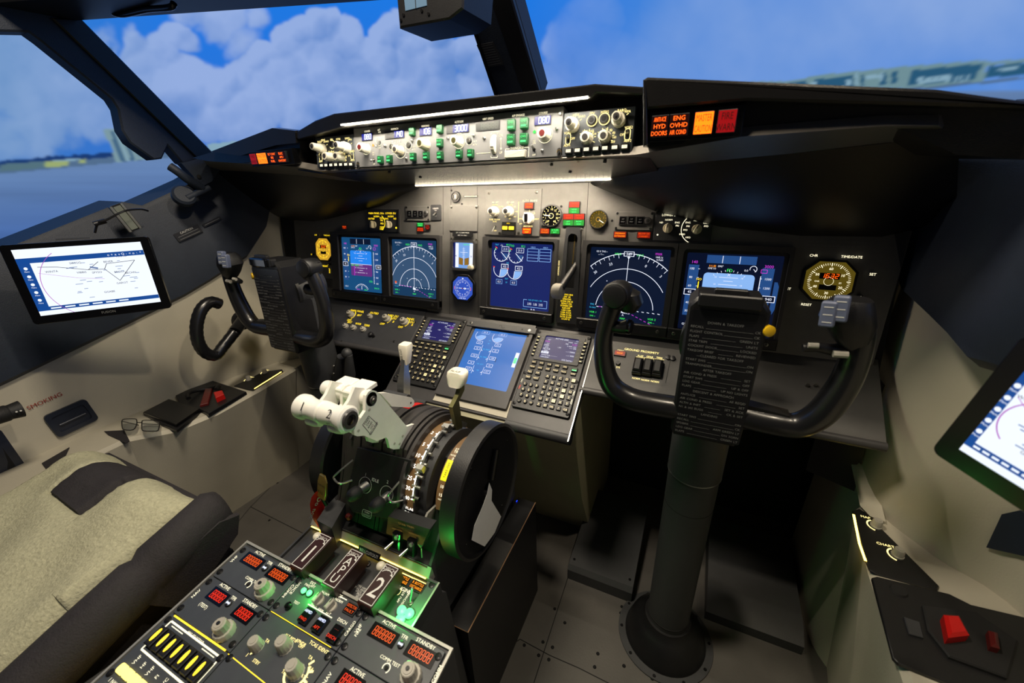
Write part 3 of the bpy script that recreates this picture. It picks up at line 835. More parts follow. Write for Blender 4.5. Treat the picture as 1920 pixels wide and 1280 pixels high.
def nd(capt):
    def f(b, w, h):
        if capt:
            b.m('e_ndin'); pts = [(-w/2, -.31*h), (-w/2, .16*h)]+[(w*.51*math.sin(math.radians(a)), -.30*h+w*1.02*.74*math.cos(math.radians(a))) for a in range(-42, 43, 6)]+[(w/2, .16*h), (w/2, -.31*h)]
            b.poly([p for p in pts if abs(p[0]) <= w/2+1e-6], .0002)
        W_ = 'e_white'; cx, cy = 0, -.33*h
        R = .745*w*1.0
        b.m(W_)
        b.arc(cx, cy, R*.98, 48, 132, .0016)
        for i in range(-8, 9):
            a = math.radians(90+i*5.2); r1 = R*.98; r0 = r1-(.010 if i % 2 == 0 else .006)
            b.line([(cx+r0*math.cos(a), cy+r0*math.sin(a)), (cx+r1*math.cos(a), cy+r1*math.sin(a))], .0010)
        for i, t in ((-4, '33'), (4, '0'), (-8, '30'), (8, '3')):
            a = math.radians(90-i*5.2); b.text(t, cx+(R-.022)*math.cos(a), cy+(R-.022)*math.sin(a), .009, rot=math.degrees(a)-90)
        b.arc(cx, cy, R*.72, 18 if capt else 30, 162 if capt else 150, .0014)
        if capt:
            b.arc(cx, cy, R*.45, 0, 180, .0014); b.arc(cx, cy, R*.22, 0, 180, .0014)
        else: b.arc(cx, cy, R*.5, 5, 175, .0014)
        if not capt: b.arc(cx, cy, R*.25, 10, 170, .001)
        b.line([(0, cy), (0, cy+R*.98)], .0013)
        for i in range(0, 26, 1):
            x = -w*.36+i*w*.033
            if i % 2 == 0: b.line([(x, cy+.001-x*.03), (x+w*.03, cy-x*.03)], .0014)
        b.rect(0, .425*h, w*.13, h*.065, .0004); b.m('e_fond' if not capt else 'e_nd').rect(0, .425*h, w*.115, h*.052, .0005)
        b.m(W_).text('349', 0, .425*h, .0085, h=.0007)
        b.poly([(-.004, .385*h), (.004, .385*h), (0, .36*h)], .0006)
        b.m('e_green').text('HDG', -w*.14, .42*h, .007).text('MAG', w*.14, .415*h, .007)
        b.m(W_).text('GS 0 TAS---', -w*.35, .445*h, .006, sx=.9).text('---\u00b0/---', -w*.36, .405*h, .0055)
        b.m('e_magenta').text('FF00R', w*.36, .44*h, .0075, sx=.8)
        b.m(W_).text('1445.1z', w*.37, .40*h, .0062, sx=.85).text('9.7NM', w*.38, .365*h, .0062, sx=.85)
        b.m('e_green').text('VOR 1', -w*.40, -.40*h, .0065).text('DME ---', -w*.40, -.455*h, .0055, sx=.8).text('VOR 2', w*.37, -.42*h, .0065).text('DME ---', w*.37, -.465*h, .0055, sx=.8).text('MAP', 0, -.45*h, .0065)
        b.m('e_cyan').text('TFC', -w*.42, -.29*h, .006).text('TA ONLY', -w*.41, -.335*h, .005, sx=.8)
        if capt: b.m('e_orange').rect(-w*.43, -.27*h, .006, .008)
        b.m('e_magenta')
        for i in range(6):
            t = i/6; b.line([(w*(.06+t*.32), -.36*h-t*.14*h), (w*(.06+(t+.09)*.32), -.36*h-(t+.09)*.14*h)], .0012)
        b.line([(-w*.33, cy+.003), (-w*.06, cy)], .0012)
        b.m(W_).text('VANCB', w*.04, -.37*h, .0055).text('A', 0, -.40*h, .007)
        b.rect(0, -.355*h, .010, .006)
        for x, y in ((-.16, -.18), (.16, -.18), (.05, -.2), (-.25, .05)): b.disc(w*x, h*y, .0012, .0006, 8)
    return f
def pfd(capt):
    def f(b, w, h):
        bg2 = 'e_tape' if not capt else 'e_fond'
        b.m(bg2).rect(-.02*w, .43*h, w*.52, h*.10, .0003)
        b.m('e_white').line([(-.11*w, .385*h), (-.11*w, .475*h)], .0012).line([(.07*w, .385*h), (.07*w, .475*h)], .0012)
        b.m('e_tape').rect(-.41*w, 0.02*h, w*.115, h*.66, .0003).rect(.37*w, 0.02*h, w*.12, h*.66, .0003)
        cx, cy = -.02*w, .03*h
        if capt:
            b.m('e_skyblue').prism(rrect(cx, cy+.105*h, w*.54, h*.25, .005), .0001, .0004)
            b.m('e_ground').prism(rrect(cx+.01*w, cy-.13*h, w*.54, h*.22, .005), .0001, .0004)
            b.m('e_white').line([(cx-w*.27, cy-.02*h), (cx+w*.28, cy-.02*h)], .0012, .0006)
            b.m('e_green').text('NO VSPD', cx-w*.15, cy-.045*h, .008, h=.0008)
            b.m('e_magenta').line([(cx-w*.17, cy-.06*h), (cx-w*.17, cy-.24*h)], .002, .0007)
        else:
            b.m('e_ltblue').prism(rrect(cx, cy+.09*h, w*.54, h*.28, .008), .0001, .0004)
            b.m('e_skyblue').prism(rrect(cx, cy-.14*h, w*.54, h*.20, .004), .0001, .0004)
        b.m('e_white')
        for i in range(-4, 5):
            if i == 0: continue
            L = .12 if i % 2 == 0 else .06
            b.line([(cx-w*L/1.2, cy+i*.045*h), (cx+w*L/1.2, cy+i*.045*h)], .0009, .0007)
            if i % 2 == 0: b.text('10', cx-w*.14, cy+i*.045*h, .005, h=.0007).text('10', cx+w*.14, cy+i*.045*h, .005, h=.0007)
        b.text('X', cx, cy+.215*h, .009, h=.0007)
        for a in range(50, 131, 10):
            r = math.radians(a); b.line([(cx+.24*w*math.cos(r), cy+.24*w*math.sin(r)), (cx+.26*w*math.cos(r), cy+.26*w*math.sin(r))], .0009, .0008)
        b.m('e_green').text('FD', cx, cy+.27*h, .0095)
        b.m('e_magenta').text('140', -.41*w, .385*h, .009).text('3000', .37*w, .37*h, .0085)
        b.line([(.30*w, .33*h), (.36*w, .33*h), (.36*w, .29*h), (.30*w, .29*h), (.30*w, .33*h)], .001)
        b.m('e_white')
        for i, t in enumerate(('100', '80', '60', '45', '40', '30')):
            b.text(t, -.43*w, (.30-i*.11)*h, .007, h=.0007).line([(-.36*w, (.30-i*.11)*h), (-.34*w, (.30-i*.11)*h)], .001, .0007)
        for i, t in enumerate(('1500', '1200', '1000', '980', '800', '600')):
            b.text(t, .38*w, (.22-i*.11)*h, .0065, h=.0007)
            b.line([(.30*w, (.22-i*.11)*h), (.32*w, (.22-i*.11)*h)], .001, .0007)
        b.line([(.305*w, .25*h), (.305*w, -.34*h)], .0014, .0008)
        for xx, yy, tt in ((-.42, .0, '45'), (.42, -.02, '940')):
            b.m('e_white').rect(xx*w, yy*h, w*.13, h*.08, .0007); b.m('e_fopfd').rect(xx*w, yy*h, w*.115, h*.065, .0009); b.m('e_white').text(tt, xx*w, yy*h, .0085, h=.0011)
        b.m('e_white')
        b.arc(.22*w, .33*h, .035*w, -60, 200, .0012); b.line([(.22*w, .33*h), (.25*w, .30*h)], .0012); b.text('0.0', .15*w, .31*h, .006)
        b.m('e_amber').text('111.50', -.21*w, .345*h, .0065, sx=.8); b.m('e_white').text('DME 0.0', -.21*w, .315*h, .0055, sx=.8).text('090\u00b0', -.12*w, .345*h, .006)
        b.m('e_yellow').text('NO', -.335*w, .17*h, .007).line([(-.335*w, .14*h), (-.335*w, .05*h)], .002, .0008)
        b.m('e_tape').poly([(.45*w, .19*h), (.48*w, .19*h), (.5*w, .14*h), (.5*w, -.14*h), (.48*w, -.2*h), (.45*w, -.2*h)], .0003)
        b.m('e_white').arc(cx, -.56*h, .20*w, 35, 145, .001)
        for i in range(-5, 6):
            a = math.radians(90+i*11); b.line([(cx+.17*w*math.cos(a), -.56*h+.17*w*math.sin(a)), (cx+.20*w*math.cos(a), -.56*h+.20*w*math.sin(a))], .001)
        b.text('GS 0', -.42*w, -.43*h, .007); b.line([(cx, -.47*h), (cx, -.40*h)], .002)
        b.m('e_magenta').text('080 H', cx-.09*w, -.47*h, .006); b.m('e_green').text('STD', .22*w, -.30*h, .008).text('29.92 IN', .36*w, -.42*h, .007, sx=.8).text('MAG', cx+.1*w, -.47*h, .006)
    return f
def eicas(b, w, h):
    P = lambda x, y: ((x-1250)/410*w-w/2, h/2-(y-458)/450*h)
    b.m('e_cyan').text('TAT', P(1285, 0)[0], P(0, 472)[1], .006); b.m('e_white').text('-1c', P(1318, 0)[0], P(0, 474)[1], .0065)
    b.m('e_green').text('TO', P(1393, 0)[0], P(0, 476)[1], .008)
    for x, y in ((1318, 530), (1420, 536)):
        cx, cy = P(x, y); r = .0215
        b.m('e_white').arc(cx, cy, r, 135, 350, .0016); b.ticks(cx, cy, r*.82, r, 150, 340, 8, .0011)
        b.m('e_tape').poly([(cx, cy)]+[(cx+r*.95*math.cos(math.radians(a)), cy+r*.95*math.sin(math.radians(a))) for a in range(0, -61, -10)], .0006)
        b.m('e_white').line([(cx-.001, cy+.004), (cx+.019, cy-.016)], .0016, .0008)
        b.rect(cx+.012, cy+.012, .022, .013, .0007); b.m('e_navy').rect(cx+.012, cy+.012, .020, .011, .0009); b.m('e_white').text('21.0', cx+.012, cy+.012, .008, h=.0011, sx=.9)
        b.m('e_green').text('97.2', cx+.020, cy+.023, .007); b.m('e_red').line([(cx-.018, cy+.017), (cx-.012, cy+.013)], .002, .0009)
        b.m('e_green').line([(cx-.020, cy+.008), (cx-.016, cy+.014)], .0015, .0009)
    for x, y in ((1318, 640), (1416, 648)):
        cx, cy = P(x, y); r = .0215
        b.m('e_white').arc(cx, cy, r, 165, 360, .0016)
        b.m('e_ltblue').poly([(cx, cy)]+[(cx+r*.93*math.cos(math.radians(a)), cy+r*.93*math.sin(math.radians(a))) for a in range(0, -101, -10)], .0006)
        b.m('e_white').line([(cx, cy), (cx-.003, cy-.020)], .0014, .0008)
        b.rect(cx+.012, cy+.008, .022, .013, .0007); b.m('e_navy').rect(cx+.012, cy+.008, .019, .010, .0009); b.m('e_white').text('432', cx+.012, cy+.008, .008, h=.0011, sx=.9)
        b.m('e_red').line([(cx-.023, cy+.006), (cx-.018, cy+.005)], .0022, .0009)
    for x in (1310, 1412):
        cx, cy = P(x, 728); b.m('e_ltblue').rect(cx, cy, .019, .013, .0006); b.m('e_navy').rect(cx, cy, .017, .011, .0008); b.m('e_white').text('0.3', cx, cy, .008, h=.001)
    b.m('e_cyan').text('N1', *P(1366, 594), .006).text('EGT', *P(1362, 704), .0055).text('FF', *P(1362, 730), .0055)
    for x in (1497, 1577):
        x0, y1 = P(x, 490); x1, y0 = P(x+72, 572); b.m('e_ltblue').line([(x0, y0), (x1, y0), (x1, y1), (x0, y1), (x0, y0)], .0012)
        for k in (1, 2, 3): b.line([(x0, y0+(y1-y0)*k/4), (x1, y0+(y1-y0)*k/4)], .001)
        b.text('XBLD', (x0+x1)/2, y1+.004, .0055)
    x0, y1 = P(1487, 838); x1, y0 = P(1644, 888)
    b.m('e_ltblue').line([(x0, y1), (x0, y0), (x1, y0), (x1, y1)], .0012).line([(x0, y1), (x0+.01, y1)], .0012).line([(x1-.01, y1), (x1, y1)], .0012)
    b.m('e_cyan').text('FUEL QTY-KGS x 1000', (x0+x1)/2, y1, .005, sx=.8)
    b.m('e_white').text('3.93  1.06  3.93', (x0+x1)/2, (y0+y1)/2-.001, .0095, sx=.72)
    b.m('e_cyan').text('TOTAL', x0+.006, P(0, 908)[1], .0055); b.m('e_white').text('8.9', (x0+x1)/2-.006, P(0, 908)[1], .0105)

sB = cB
display('flight display left of the other captain screen, showing blue sky over purple ground', -.652, -.4312, 0, -.2127, [sB(405, 495), sB(900, 525), sB(930, 1215), sB(440, 1155)], pfd(True), 'e_pfd')
display('captain side navigation display with white range arcs on a blue background', -.4312, -.2111, 0, -.2127, [sB(1040, 530), sB(1605, 545), sB(1615, 1280), sB(1065, 1230)], nd(True), 'e_nd')
display('central engine display with two rows of round gauges above the fuel figures', -.0714, .1469, 0, -.2127, [c5(1250, 455), c5(1670, 470), c5(1645, 935), c5(1245, 885)], eicas, 'e_navy')
display('right hand navigation display, dark background with white arcs and 349 heading box', .2111, .4312, 0, -.2127, [(1106, 461), (1259, 470), (1240, 611), (1100, 597)], nd(False), 'e_fond')
display('right pilot flight display mostly hidden behind the black checklist of the control wheel', .4312, .652, 0, -.2127, [(1290, 472.5), (1472, 481), (1441, 634), (1270, 615)], pfd(False), 'e_fopfd')

# ---- left and right display selector modules
def module(label, TL, TR, BR, BL, m='panel_dark', name='selector_panel', cat='control panel', frame=MIP, th=.003, bev=.0008, r=.0015, group=None):
    F, w, h = frame.mod(TL, TR, BR, BL)
    t = thing(name, label, cat, F, group)
    b = MB(m); b.rr(0, 0, w, h, 0, th, r, bev)
    return t, F, w, h, b
th_ = .003
def lbl(b, F, q, t, s, m='e_warm', **k):
    a, c = F.px(*q, th_); b.m(m).text(t, a, c, s, h=th_+.0005, **k); return b
t, F, w, h, b = module('display selector panel on the right with white LOWER DU and MAIN PANEL DUs lettering', (1228, 393), (1337, 395), (1335, 453), (1226, 452), 'panel_dark')
lbl(b, F, (1257, 403), 'LOWER DU', .0068, 'e_cream'); lbl(b, F, (1309, 404), 'MAIN PANEL DUs', .0068, 'e_cream', sx=.95)
for q, s in (((1240, 417), 'ND'), ((1254, 412), 'NORM'), ((1270, 417), 'ENG'), ((1270, 423), 'PRI'), ((1308, 413), 'NORM'), ((1290, 417), 'ENG'), ((1290, 424), 'PRI'), ((1285, 431), 'PFD'), ((1279, 439), 'INBD'), ((1290, 445), 'MFD'), ((1327, 418), 'OUTBD'), ((1324, 424), 'PFD')):
    lbl(b, F, q, s, .0052, 'e_cream')
a, c = F.px(1306.7, 429, th_); b.m('e_cream').arc(a, c, .032, 115, 245, .0012, th_+.0005); b.m('e_cream').disc(*F.px(1233, 440, th_), .0018, th_+.0005)
b.screw(*F.px(1232, 399, th_), .003, th_)
b.part('faceplate', t)
selector(t, *F.px(1252.3, 428), .0105, .018, 0, 'bone'); selector(t, *F.px(1306.7, 430), .0105, .018, -20, 'bone')
t, F, w, h, b = module('display selector panel on the left covered in glowing yellow lettering', cB(742, 150), cB(1152, 155), cB(1148, 442), cB(742, 432), 'panel_dark')
for q, s, z in (((845, 200), 'MAIN PANEL DUs', .0078), ((1027, 200), 'LOWER DU', .0078), ((848, 240), 'NORM', .0075), ((1028, 240), 'NORM', .0075), ((785, 268), 'OUTBD', .0075), ((915, 260), 'ENG', .0075), ((915, 290), 'PRI', .0075), ((920, 330), 'PFD', .0075), ((920, 375), 'INBD', .0075), ((915, 400), 'MFD', .0075), ((975, 268), 'ENG', .0075), ((1082, 268), 'ND', .0075)):
    lbl(b, F, cB(*q), s, z, 'e_yellow')
a, c = F.px(*cB(880, 320), th_); b.m('e_yellow').arc(a, c, .024, -60, 60, .0016, th_+.0005); b.disc(*F.px(*cB(1098, 384), th_), .003, th_+.0005)
b.m('bezel').box(w/2-.004, w/2+.001, -h/2, h/2, 0, .006)
b.part('faceplate', t)
selector(t, *F.px(*cB(825, 345)), .0105, .018, 0, 'bone'); selector(t, *F.px(*cB(1022, 345)), .0105, .018, 0, 'bone')

# ---- autoflight status modules with three dark buttons
def status_mod(label, TL, TR, BR, BL, centers, kx):
    t, F, w, h, b = module(label, TL, TR, BR, BL, 'panel_grey', 'autoflight_status_panel')
    b.m('black')
    b.part('faceplate', t)
    for q in centers:
        a, c = F.px(*q, .006)
        b = MB('bezel'); b.rr(0, 0, .0185, .020, .002, .0065, .0012, .0008); b.m('black_gloss').rect(0, 0, .015, .0165, .0067)
        b.m('grey_print').text('A/P', 0, .003, .0042, h=.007).text('P/RST', 0, -.003, .0042, h=.007, sx=.8)
        b.part('button', t, loc=(a, c, 0))
    a, c = F.px(*kx, .004); b = MB('bezel'); b.lathe([(.008, 0), (.008, .006), (.006, .008)], (a, c, 0)); b.m('seam').lathe([(.004, .0081), (.003, .0085)], (a, c, 0)); b.part('test_knob', t)
    b = MB('screw'); 
    for sx, sy in ((-1, -1), (-1, 1), (1, -1), (1, 1)): b.screw(sx*(w/2-.004), sy*(h/2-.004), .003, .003)
    b.part('screw', t)
    return t
status_mod('three dark buttons with test knob on the left, above the captain side screens', cB(1222, 108), cB(1525, 112), cB(1525, 300), cB(1222, 295), [cB(1265, 208), cB(1336, 208), cB(1405, 210)], cB(1473, 200))
status_mod('three dark buttons with test knob on the right, next to the LOWER DU selector panel', c6(222, 108), c6(432, 112), c6(430, 216), c6(218, 210), [c6(262, 158), c6(310, 158), c6(358, 160)], c6(402, 160))
t, F, w, h, b = module('small black placard with LIGHTS test toggle, right of three dark buttons', cB(1540, 90), cB(1670, 92), cB(1668, 292), cB(1538, 288), 'panel_dark', 'lights_test_panel')
b.m('white_print').text('LIGHTS', 0, .011, .006, h=.0035).text('TEST', 0, .006, .004, h=.0035).text('BRT', 0, -.010, .004, h=.0035); b.part('faceplate', t)
toggle(t, 0, -.001, -35, .013)

# ---- annunciators on the sheet (each a lit tile of its own)
def tile(q, w, h, bg, fg, lines, label, size=.004, group=None):
    F = MIP.sub(*MIP.px(*q))
    mb = MB('black'); mb.rr(0, 0, w, h, 0, .004, .0008, .0005); mb.m(bg).rect(0, 0, w*.9, h*.86, .0042)
    mb.m(fg); n = len(lines)
    for i, s in enumerate(lines): mb.text(s, 0, (n/2-.5-i)*h*.8/n, size, h=.0045, sx=min(1., w*.8/(len(s)*.6*size)))
    solo(mb, 'annunciator_light', label, 'indicator light', F, group)
mat('an_red', (120, 24, 12), .4, emit=(110, 18, 6), es=1.); mat('an_redl', (120, 24, 12), .4, emit=(160, 34, 10), es=1.); mat('an_grn', (20, 90, 30), .4, emit=(20, 120, 34), es=1.); mat('an_dark', (40, 10, 8), .4, emit=(40, 8, 4), es=.8); mat('an_hot', (120, 24, 12), .4, emit=(255, 60, 8), es=1.5)
tile(cB(455, 378), .020, .011, 'an_red', 'e_orange', ['BELOW', 'G/S'], 'small orange warning tile alone on dark sheet above the leftmost screen', .0048)
tile(cB(1410, 345), .025, .0125, 'an_grn', 'e_greenlab', ['SPEED BRAKE', 'ARMED'], 'green tile under the three left hand buttons, on top of an orange tile', .0045)
tile(cB(1412, 405), .025, .0125, 'an_red', 'e_orange', ['SPEED BRAKE', 'NOT ARMED'], 'orange tile directly under the green one, above the left navigation display', .0045)
tile(cB(1503, 378), .018, .0155, 'an_dark', 'e_red', ['STAB', 'OUT OF', 'TRIM'], 'dim red tile with three words, right of the green and orange pair', .0038)
tile(cA(1630, 300), .0285, .0150, 'an_red', 'e_orange', ['NOSE', 'GEAR'], 'red NOSE GEAR tile topmost in the landing gear light cluster', .005)
tile(cA(1627, 378), .0285, .0150, 'an_grn', 'e_greenlab', ['NOSE', 'GEAR'], 'green tile just under the topmost red tile of the gear cluster', .005)
tile(cA(1553, 455), .0285, .0150, 'an_red', 'e_orange', ['LEFT', 'GEAR'], 'red LEFT GEAR tile in the lower left half of the gear cluster', .005)
tile(cA(1690, 455), .0285, .0150, 'an_red', 'e_orange', ['RIGHT', 'GEAR'], 'red RIGHT GEAR tile in the lower right half of the gear cluster', .005)
tile(cA(1550, 533), .0285, .0150, 'an_grn', 'e_greenlab', ['LEFT', 'GEAR'], 'green tile at the bottom left of the gear cluster', .005)
tile(cA(1687, 533), .0285, .0150, 'an_grn', 'e_greenlab', ['RIGHT', 'GEAR'], 'green tile at the bottom right of the gear cluster, above the lever slot', .005)
tile(cA(1250, 640), .0265, .0145, 'an_red', 'e_amber', ['LE FLAPS', 'TRANSIT'], 'orange tile below the round flap gauge, left of a green tile', .005)
tile(cA(1382, 640), .0265, .0145, 'an_grn', 'e_greenlab', ['LE FLAPS', 'EXT'], 'green tile below the round flap gauge, beside an orange tile', .005)
tile(c6(247, 238), .0315, .0155, 'an_red', 'e_amber', ['SPEEDBRAKES', 'EXTENDED'], 'orange tile left of its pair under the right hand three buttons', .005)
tile(c6(380, 240), .0315, .0155, 'an_red', 'e_orange', ['BELOW G/S', 'P-INHIBIT'], 'red-orange tile right of its pair, beside the LOWER DU panel', .005)

# ---- round lock, label plate, cover plate, placard
F = MIP.sub(*MIP.px(*cA(105, 200)))
b = MB('bezel'); b.lathe([(.0155, 0), (.0155, .004), (.014, .006), (.0115, .006), (.0112, .003), (.001, .003)], seg=32); b.m('panel_grey').lathe([(.009, .003), (.009, .006), (.0075, .007)], seg=24); b.m('white_print').rect(.001, 0, .004, .010, .0075); b.m('black').rect(-.0035, 0, .004, .009, .0075)
solo(b, 'round_lock', 'round grey lock with white key slot at the upper left of the centre panel', 'lock', F)
F, w, h = MIP.mod(cA(207, 175), cA(386, 178), cA(384, 210), cA(205, 206)); b = MB('black'); b.rr(0, 0, w, h, 0, .0015, .001); b.m('e_cream').rect(0, 0, w*.92, h*.55, .0017); b.m('black').text('MAINTENANCE', 0, 0, .0048, h=.002, sx=.9)
solo(b, 'label_plate', 'slim white lit label plate beside the round lock', 'label', F)
t, F, w, h, b = module('blank grey cover plate with corner screws below the round lock', cA(25, 303), cA(385, 306), cA(385, 640), cA(25, 640), 'panel_grey', 'cover_plate', 'plate')
for q in ((45, 330), (365, 330)): b.screw(*F.px(*cA(*q), th_), .0035, th_, 'screw')
b.part('faceplate', t)
F, w, h = MIP.mod(cA(68, 642), cA(330, 645), cA(330, 712), cA(68, 708)); b = MB('black'); b.rr(0, 0, w, h, .003, .0045, .001); b.m('white_print').text('GPS HEADING FROM', 0, .0035, .0046, h=.005).text('LEFT IRS ONLY', 0, -.0035, .0046, h=.005)
solo(b, 'placard', 'black placard with two lines of small white text above the standby horizon', 'placard', F)

# ---- engine / autobrake control panel
t, F, w, h, b = module('grey panel of knobs and autobrake selector above the central engine display', cA(485, 95), cA(1200, 100), cA(1192, 700), cA(480, 690), 'panel_grey', 'engine_control_panel')
for q, s, z in (((610, 268), 'N1 SET', .0062), ((608, 300), 'OUTBD', .005), ((803, 268), 'SPD REF', .0062), ((803, 300), 'AUTO', .005), ((1053, 248), 'AUTO BRAKE', .0068), ((602, 490), 'FUEL FLOW', .0062), ((602, 517), 'RATE', .005), ((602, 632), 'USED', .005), ((1030, 577), 'ANTISKID', .006), ((683, 325), 'AUTO', .005), ((798, 478), 'SET', .0048), ((740, 455), 'V1', .0048), ((862, 455), 'WT', .0048), ((862, 325), 'VR', .0048), ((882, 388), 'VREF', .0045), ((940, 480), 'RTO', .005), ((1145, 483), 'MAX', .005), ((935, 545), 'OFF', .005), ((985, 405), '1', .005), ((1048, 372), '2', .005), ((1112, 405), '3', .005)):
    lbl(b, F, cA(*q), s, z, 'e_cream' if q[1] < 300 else 'e_warm')
b.m('e_warm'); b.line([F.px(*cA(910, 260), th_), F.px(*cA(903, 530), th_)], .0022, th_+.0005)
a, c = F.px(*cA(1045, 480), th_); b.ticks(a, c, .015, .021, -5, 185, 5, .0012, th_+.0005)
for q in ((525, 150), (1138, 140), (662, 665), (908, 665)): b.screw(*F.px(*cA(*q), th_), .004, th_, 'screw')
b.part('faceplate', t)
dknob(t, *F.px(*cA(610, 395)), .0135, .030, m='ivory'); dknob(t, *F.px(*cA(800, 395)), .0135, .030, m='ivory')
b = MB('ivory'); b.lathe([(.0145, 0), (.0145, .014), (.013, .016)], seg=28); b.box(-.006, .006, -.0135, .0135, .016, .026, .002); b.m('black_gloss').rect(0, 0, .009, .020, .0263)
a, c = F.px(*cA(1050, 480)); b.part('selector_knob', t, loc=(a, c, 0), rot=(0, 0, .05), label='large ivory selector with black faced bar')
toggle(t, *F.px(*cA(610, 575)), -50, .02)
annun(t, *F.px(*cA(1047, 313), .003), .0265, .0165, 'an_red', 'e_amber', ['AUTO BRAKE', 'DISARM'], .0048, .007)
annun(t, *F.px(*cA(1020, 635), .003), .0275, .0170, 'an_hot', 'e_yellow', ['ANTISKID', 'INOP'], .0048, .007)
b = MB('black'); F2, w2, h2 = F.mod(cA(708, 522), cA(880, 525), cA(875, 690), cA(705, 685)); a, c = F2.O@F.u-F.O@F.u, F2.O@F.v-F.O@F.v
b.rr(a, c, w2, h2, .003, .009, .001, .001); b.m('e_yellow').text('MFD', a, c+h2*.38, .005, h=.0095)
b.m('e_glowyel'); b.rr(a-w2*.24, c+.001, w2*.36, h2*.26, .009, .0105, .001); b.rr(a+w2*.24, c+.001, w2*.36, h2*.26, .009, .0105, .001)
b.m('black').text('ENG', a-w2*.24, c+.001, .005, h=.011).text('SYS', a+w2*.24, c+.001, .005, h=.011)
b.part('push_button_box', t)

# ---- round gauges
def dialth(q, r, label, face, ink, nums, needle, name='gauge', cat='gauge'):
    F = MIP.sub(*MIP.px(*q)); t = thing(name, label, cat, F)
    b = MB('bezel'); b.lathe([(r*1.14, 0), (r*1.14, .006), (r*1.05, .008), (r, .008), (r, .003)], seg=36); b.part('case', t)
    b = MB(face); b.disc(0, 0, r, .0035, 32); b.m(ink)
    b.ticks(0, 0, r*.84, r*.96, -70, 250, 17, r*.05, .004)
    for i, n in enumerate(nums):
        a = math.radians(235-i*290/max(len(nums)-1, 1)); b.text(n, r*.66*math.cos(a), r*.66*math.sin(a), r*.3, h=.004)
    b.part('dial', t, smooth=0)
    b = MB('white_print'); a = math.radians(needle); b.line([(0, 0), (r*.8*math.cos(a), r*.8*math.sin(a))], r*.09, .0055); b.m(ink).arc(0, 0, r*.25, 0, 360, r*.06, .0055); b.m('black').lathe([(r*.12, .004), (r*.1, .007)], seg=12)
    b.part('needle', t)
    return t
dialth(cA(1335, 445), .0245, 'round black flap position gauge between the knob panel and the gear lights', 'black_gloss', 'e_warm', ['UP', '1', '2', '5', '10', '15', '25', '30', '40'], 175, 'flap_gauge')
dialth(cA(1937, 490), .0200, 'round amber lit gauge right of the gear light cluster', 'e_goldface', 'e_gold', ['0', '1', '2', '3', '4'], -30, 'brake_pressure_gauge')

# ---- clocks
def clock(q, w, h, label, face, ink, t12):
    F = MIP.sub(*MIP.px(*q)); t = thing('clock', label, 'clock', F)
    b = MB('black'); b.prism(octa(0, 0, w*1.12, h*1.12, w*.28), 0, .006, .001); b.part('case', t)
    b = MB(face); b.prism(octa(0, 0, w, h, w*.24), .006, .0065); b.m(ink); r = w*.44
    b.ticks(0, 0, r*.88, r, 0, 354, 60, .0006, .007); b.ticks(0, 0, r*.82, r, 0, 330, 12, .0012, .007)
    for k, s in enumerate(('60', '10', '20', '30', '40', '50')):
        a = math.radians(90-k*60); b.text(s, r*.68*math.cos(a), r*.68*math.sin(a), w*.085, h=.007)
    b.m('black_gloss').rect(0, w*.12, w*.42, w*.15, .0068); b.rect(0, -w*.16, w*.36, w*.13, .0068)
    b.m('e_orange').digits(t12, -w*.175, w*.075, w*.095, w*.10, w*.016, .0072, .15)
    b.m(ink).arc(0, -.01*w, w*.1, 0, 360, .0005, .007).text('CHR', -w*.24, -w*.02, w*.05, h=.007).text('ET', w*.24, -w*.04, w*.05, h=.007)
    b.part('dial', t, smooth=0)
    for (x, y, s) in ((-.42, .66, 'CHR'), (.34, .66, 'TIME/DATE'), (.82, .24, 'SET'), (-.80, -.28, 'ET'), (.70, -.36, '+'), (-.36, -.68, 'RESET'), (.3, -.70, '-')):
        bb = MB('black'); bb.lathe([(w*.05, 0), (w*.05, .007), (w*.04, .008)], (x*w, y*h*.98-w*.0, 0), seg=12); bb.m(ink).text(s, x*w, y*h*.98, w*.085, h=.0085); bb.part('button', t)
    return t
clock(c6(1405, 495), .080, .075, 'octagonal golden backlit clock reading 16:32 on the right of the panel', 'e_goldface', 'e_cream', '1632')
clock(cB(195, 655), .070, .072, 'yellow glowing clock at the far left of the panel beside the leftmost screen', 'e_gold', 'e_yellow', '1632')
t, F, w, h, b = module('dark square speaker insert under the yellow clock on the left', cB(80, 1020), cB(325, 1035), cB(320, 1140), cB(95, 1130), 'panel_dark', 'speaker_insert', 'insert')
b.m('seam')
for i in range(5): b.rect(0, (i-2)*h*.15, w*.7, h*.05, .0033)
b.part('faceplate', t)
b = MB('e_yellow'); a, c = MIP.px(*cB(197, 866)); b.text('BRIGHT', a, c, .0085, h=.001); a, c = MIP.px(*cB(258, 925)); b.text('MAP', a, c, .0085, h=.001, rot=90); b.part('lit_lettering', mip)

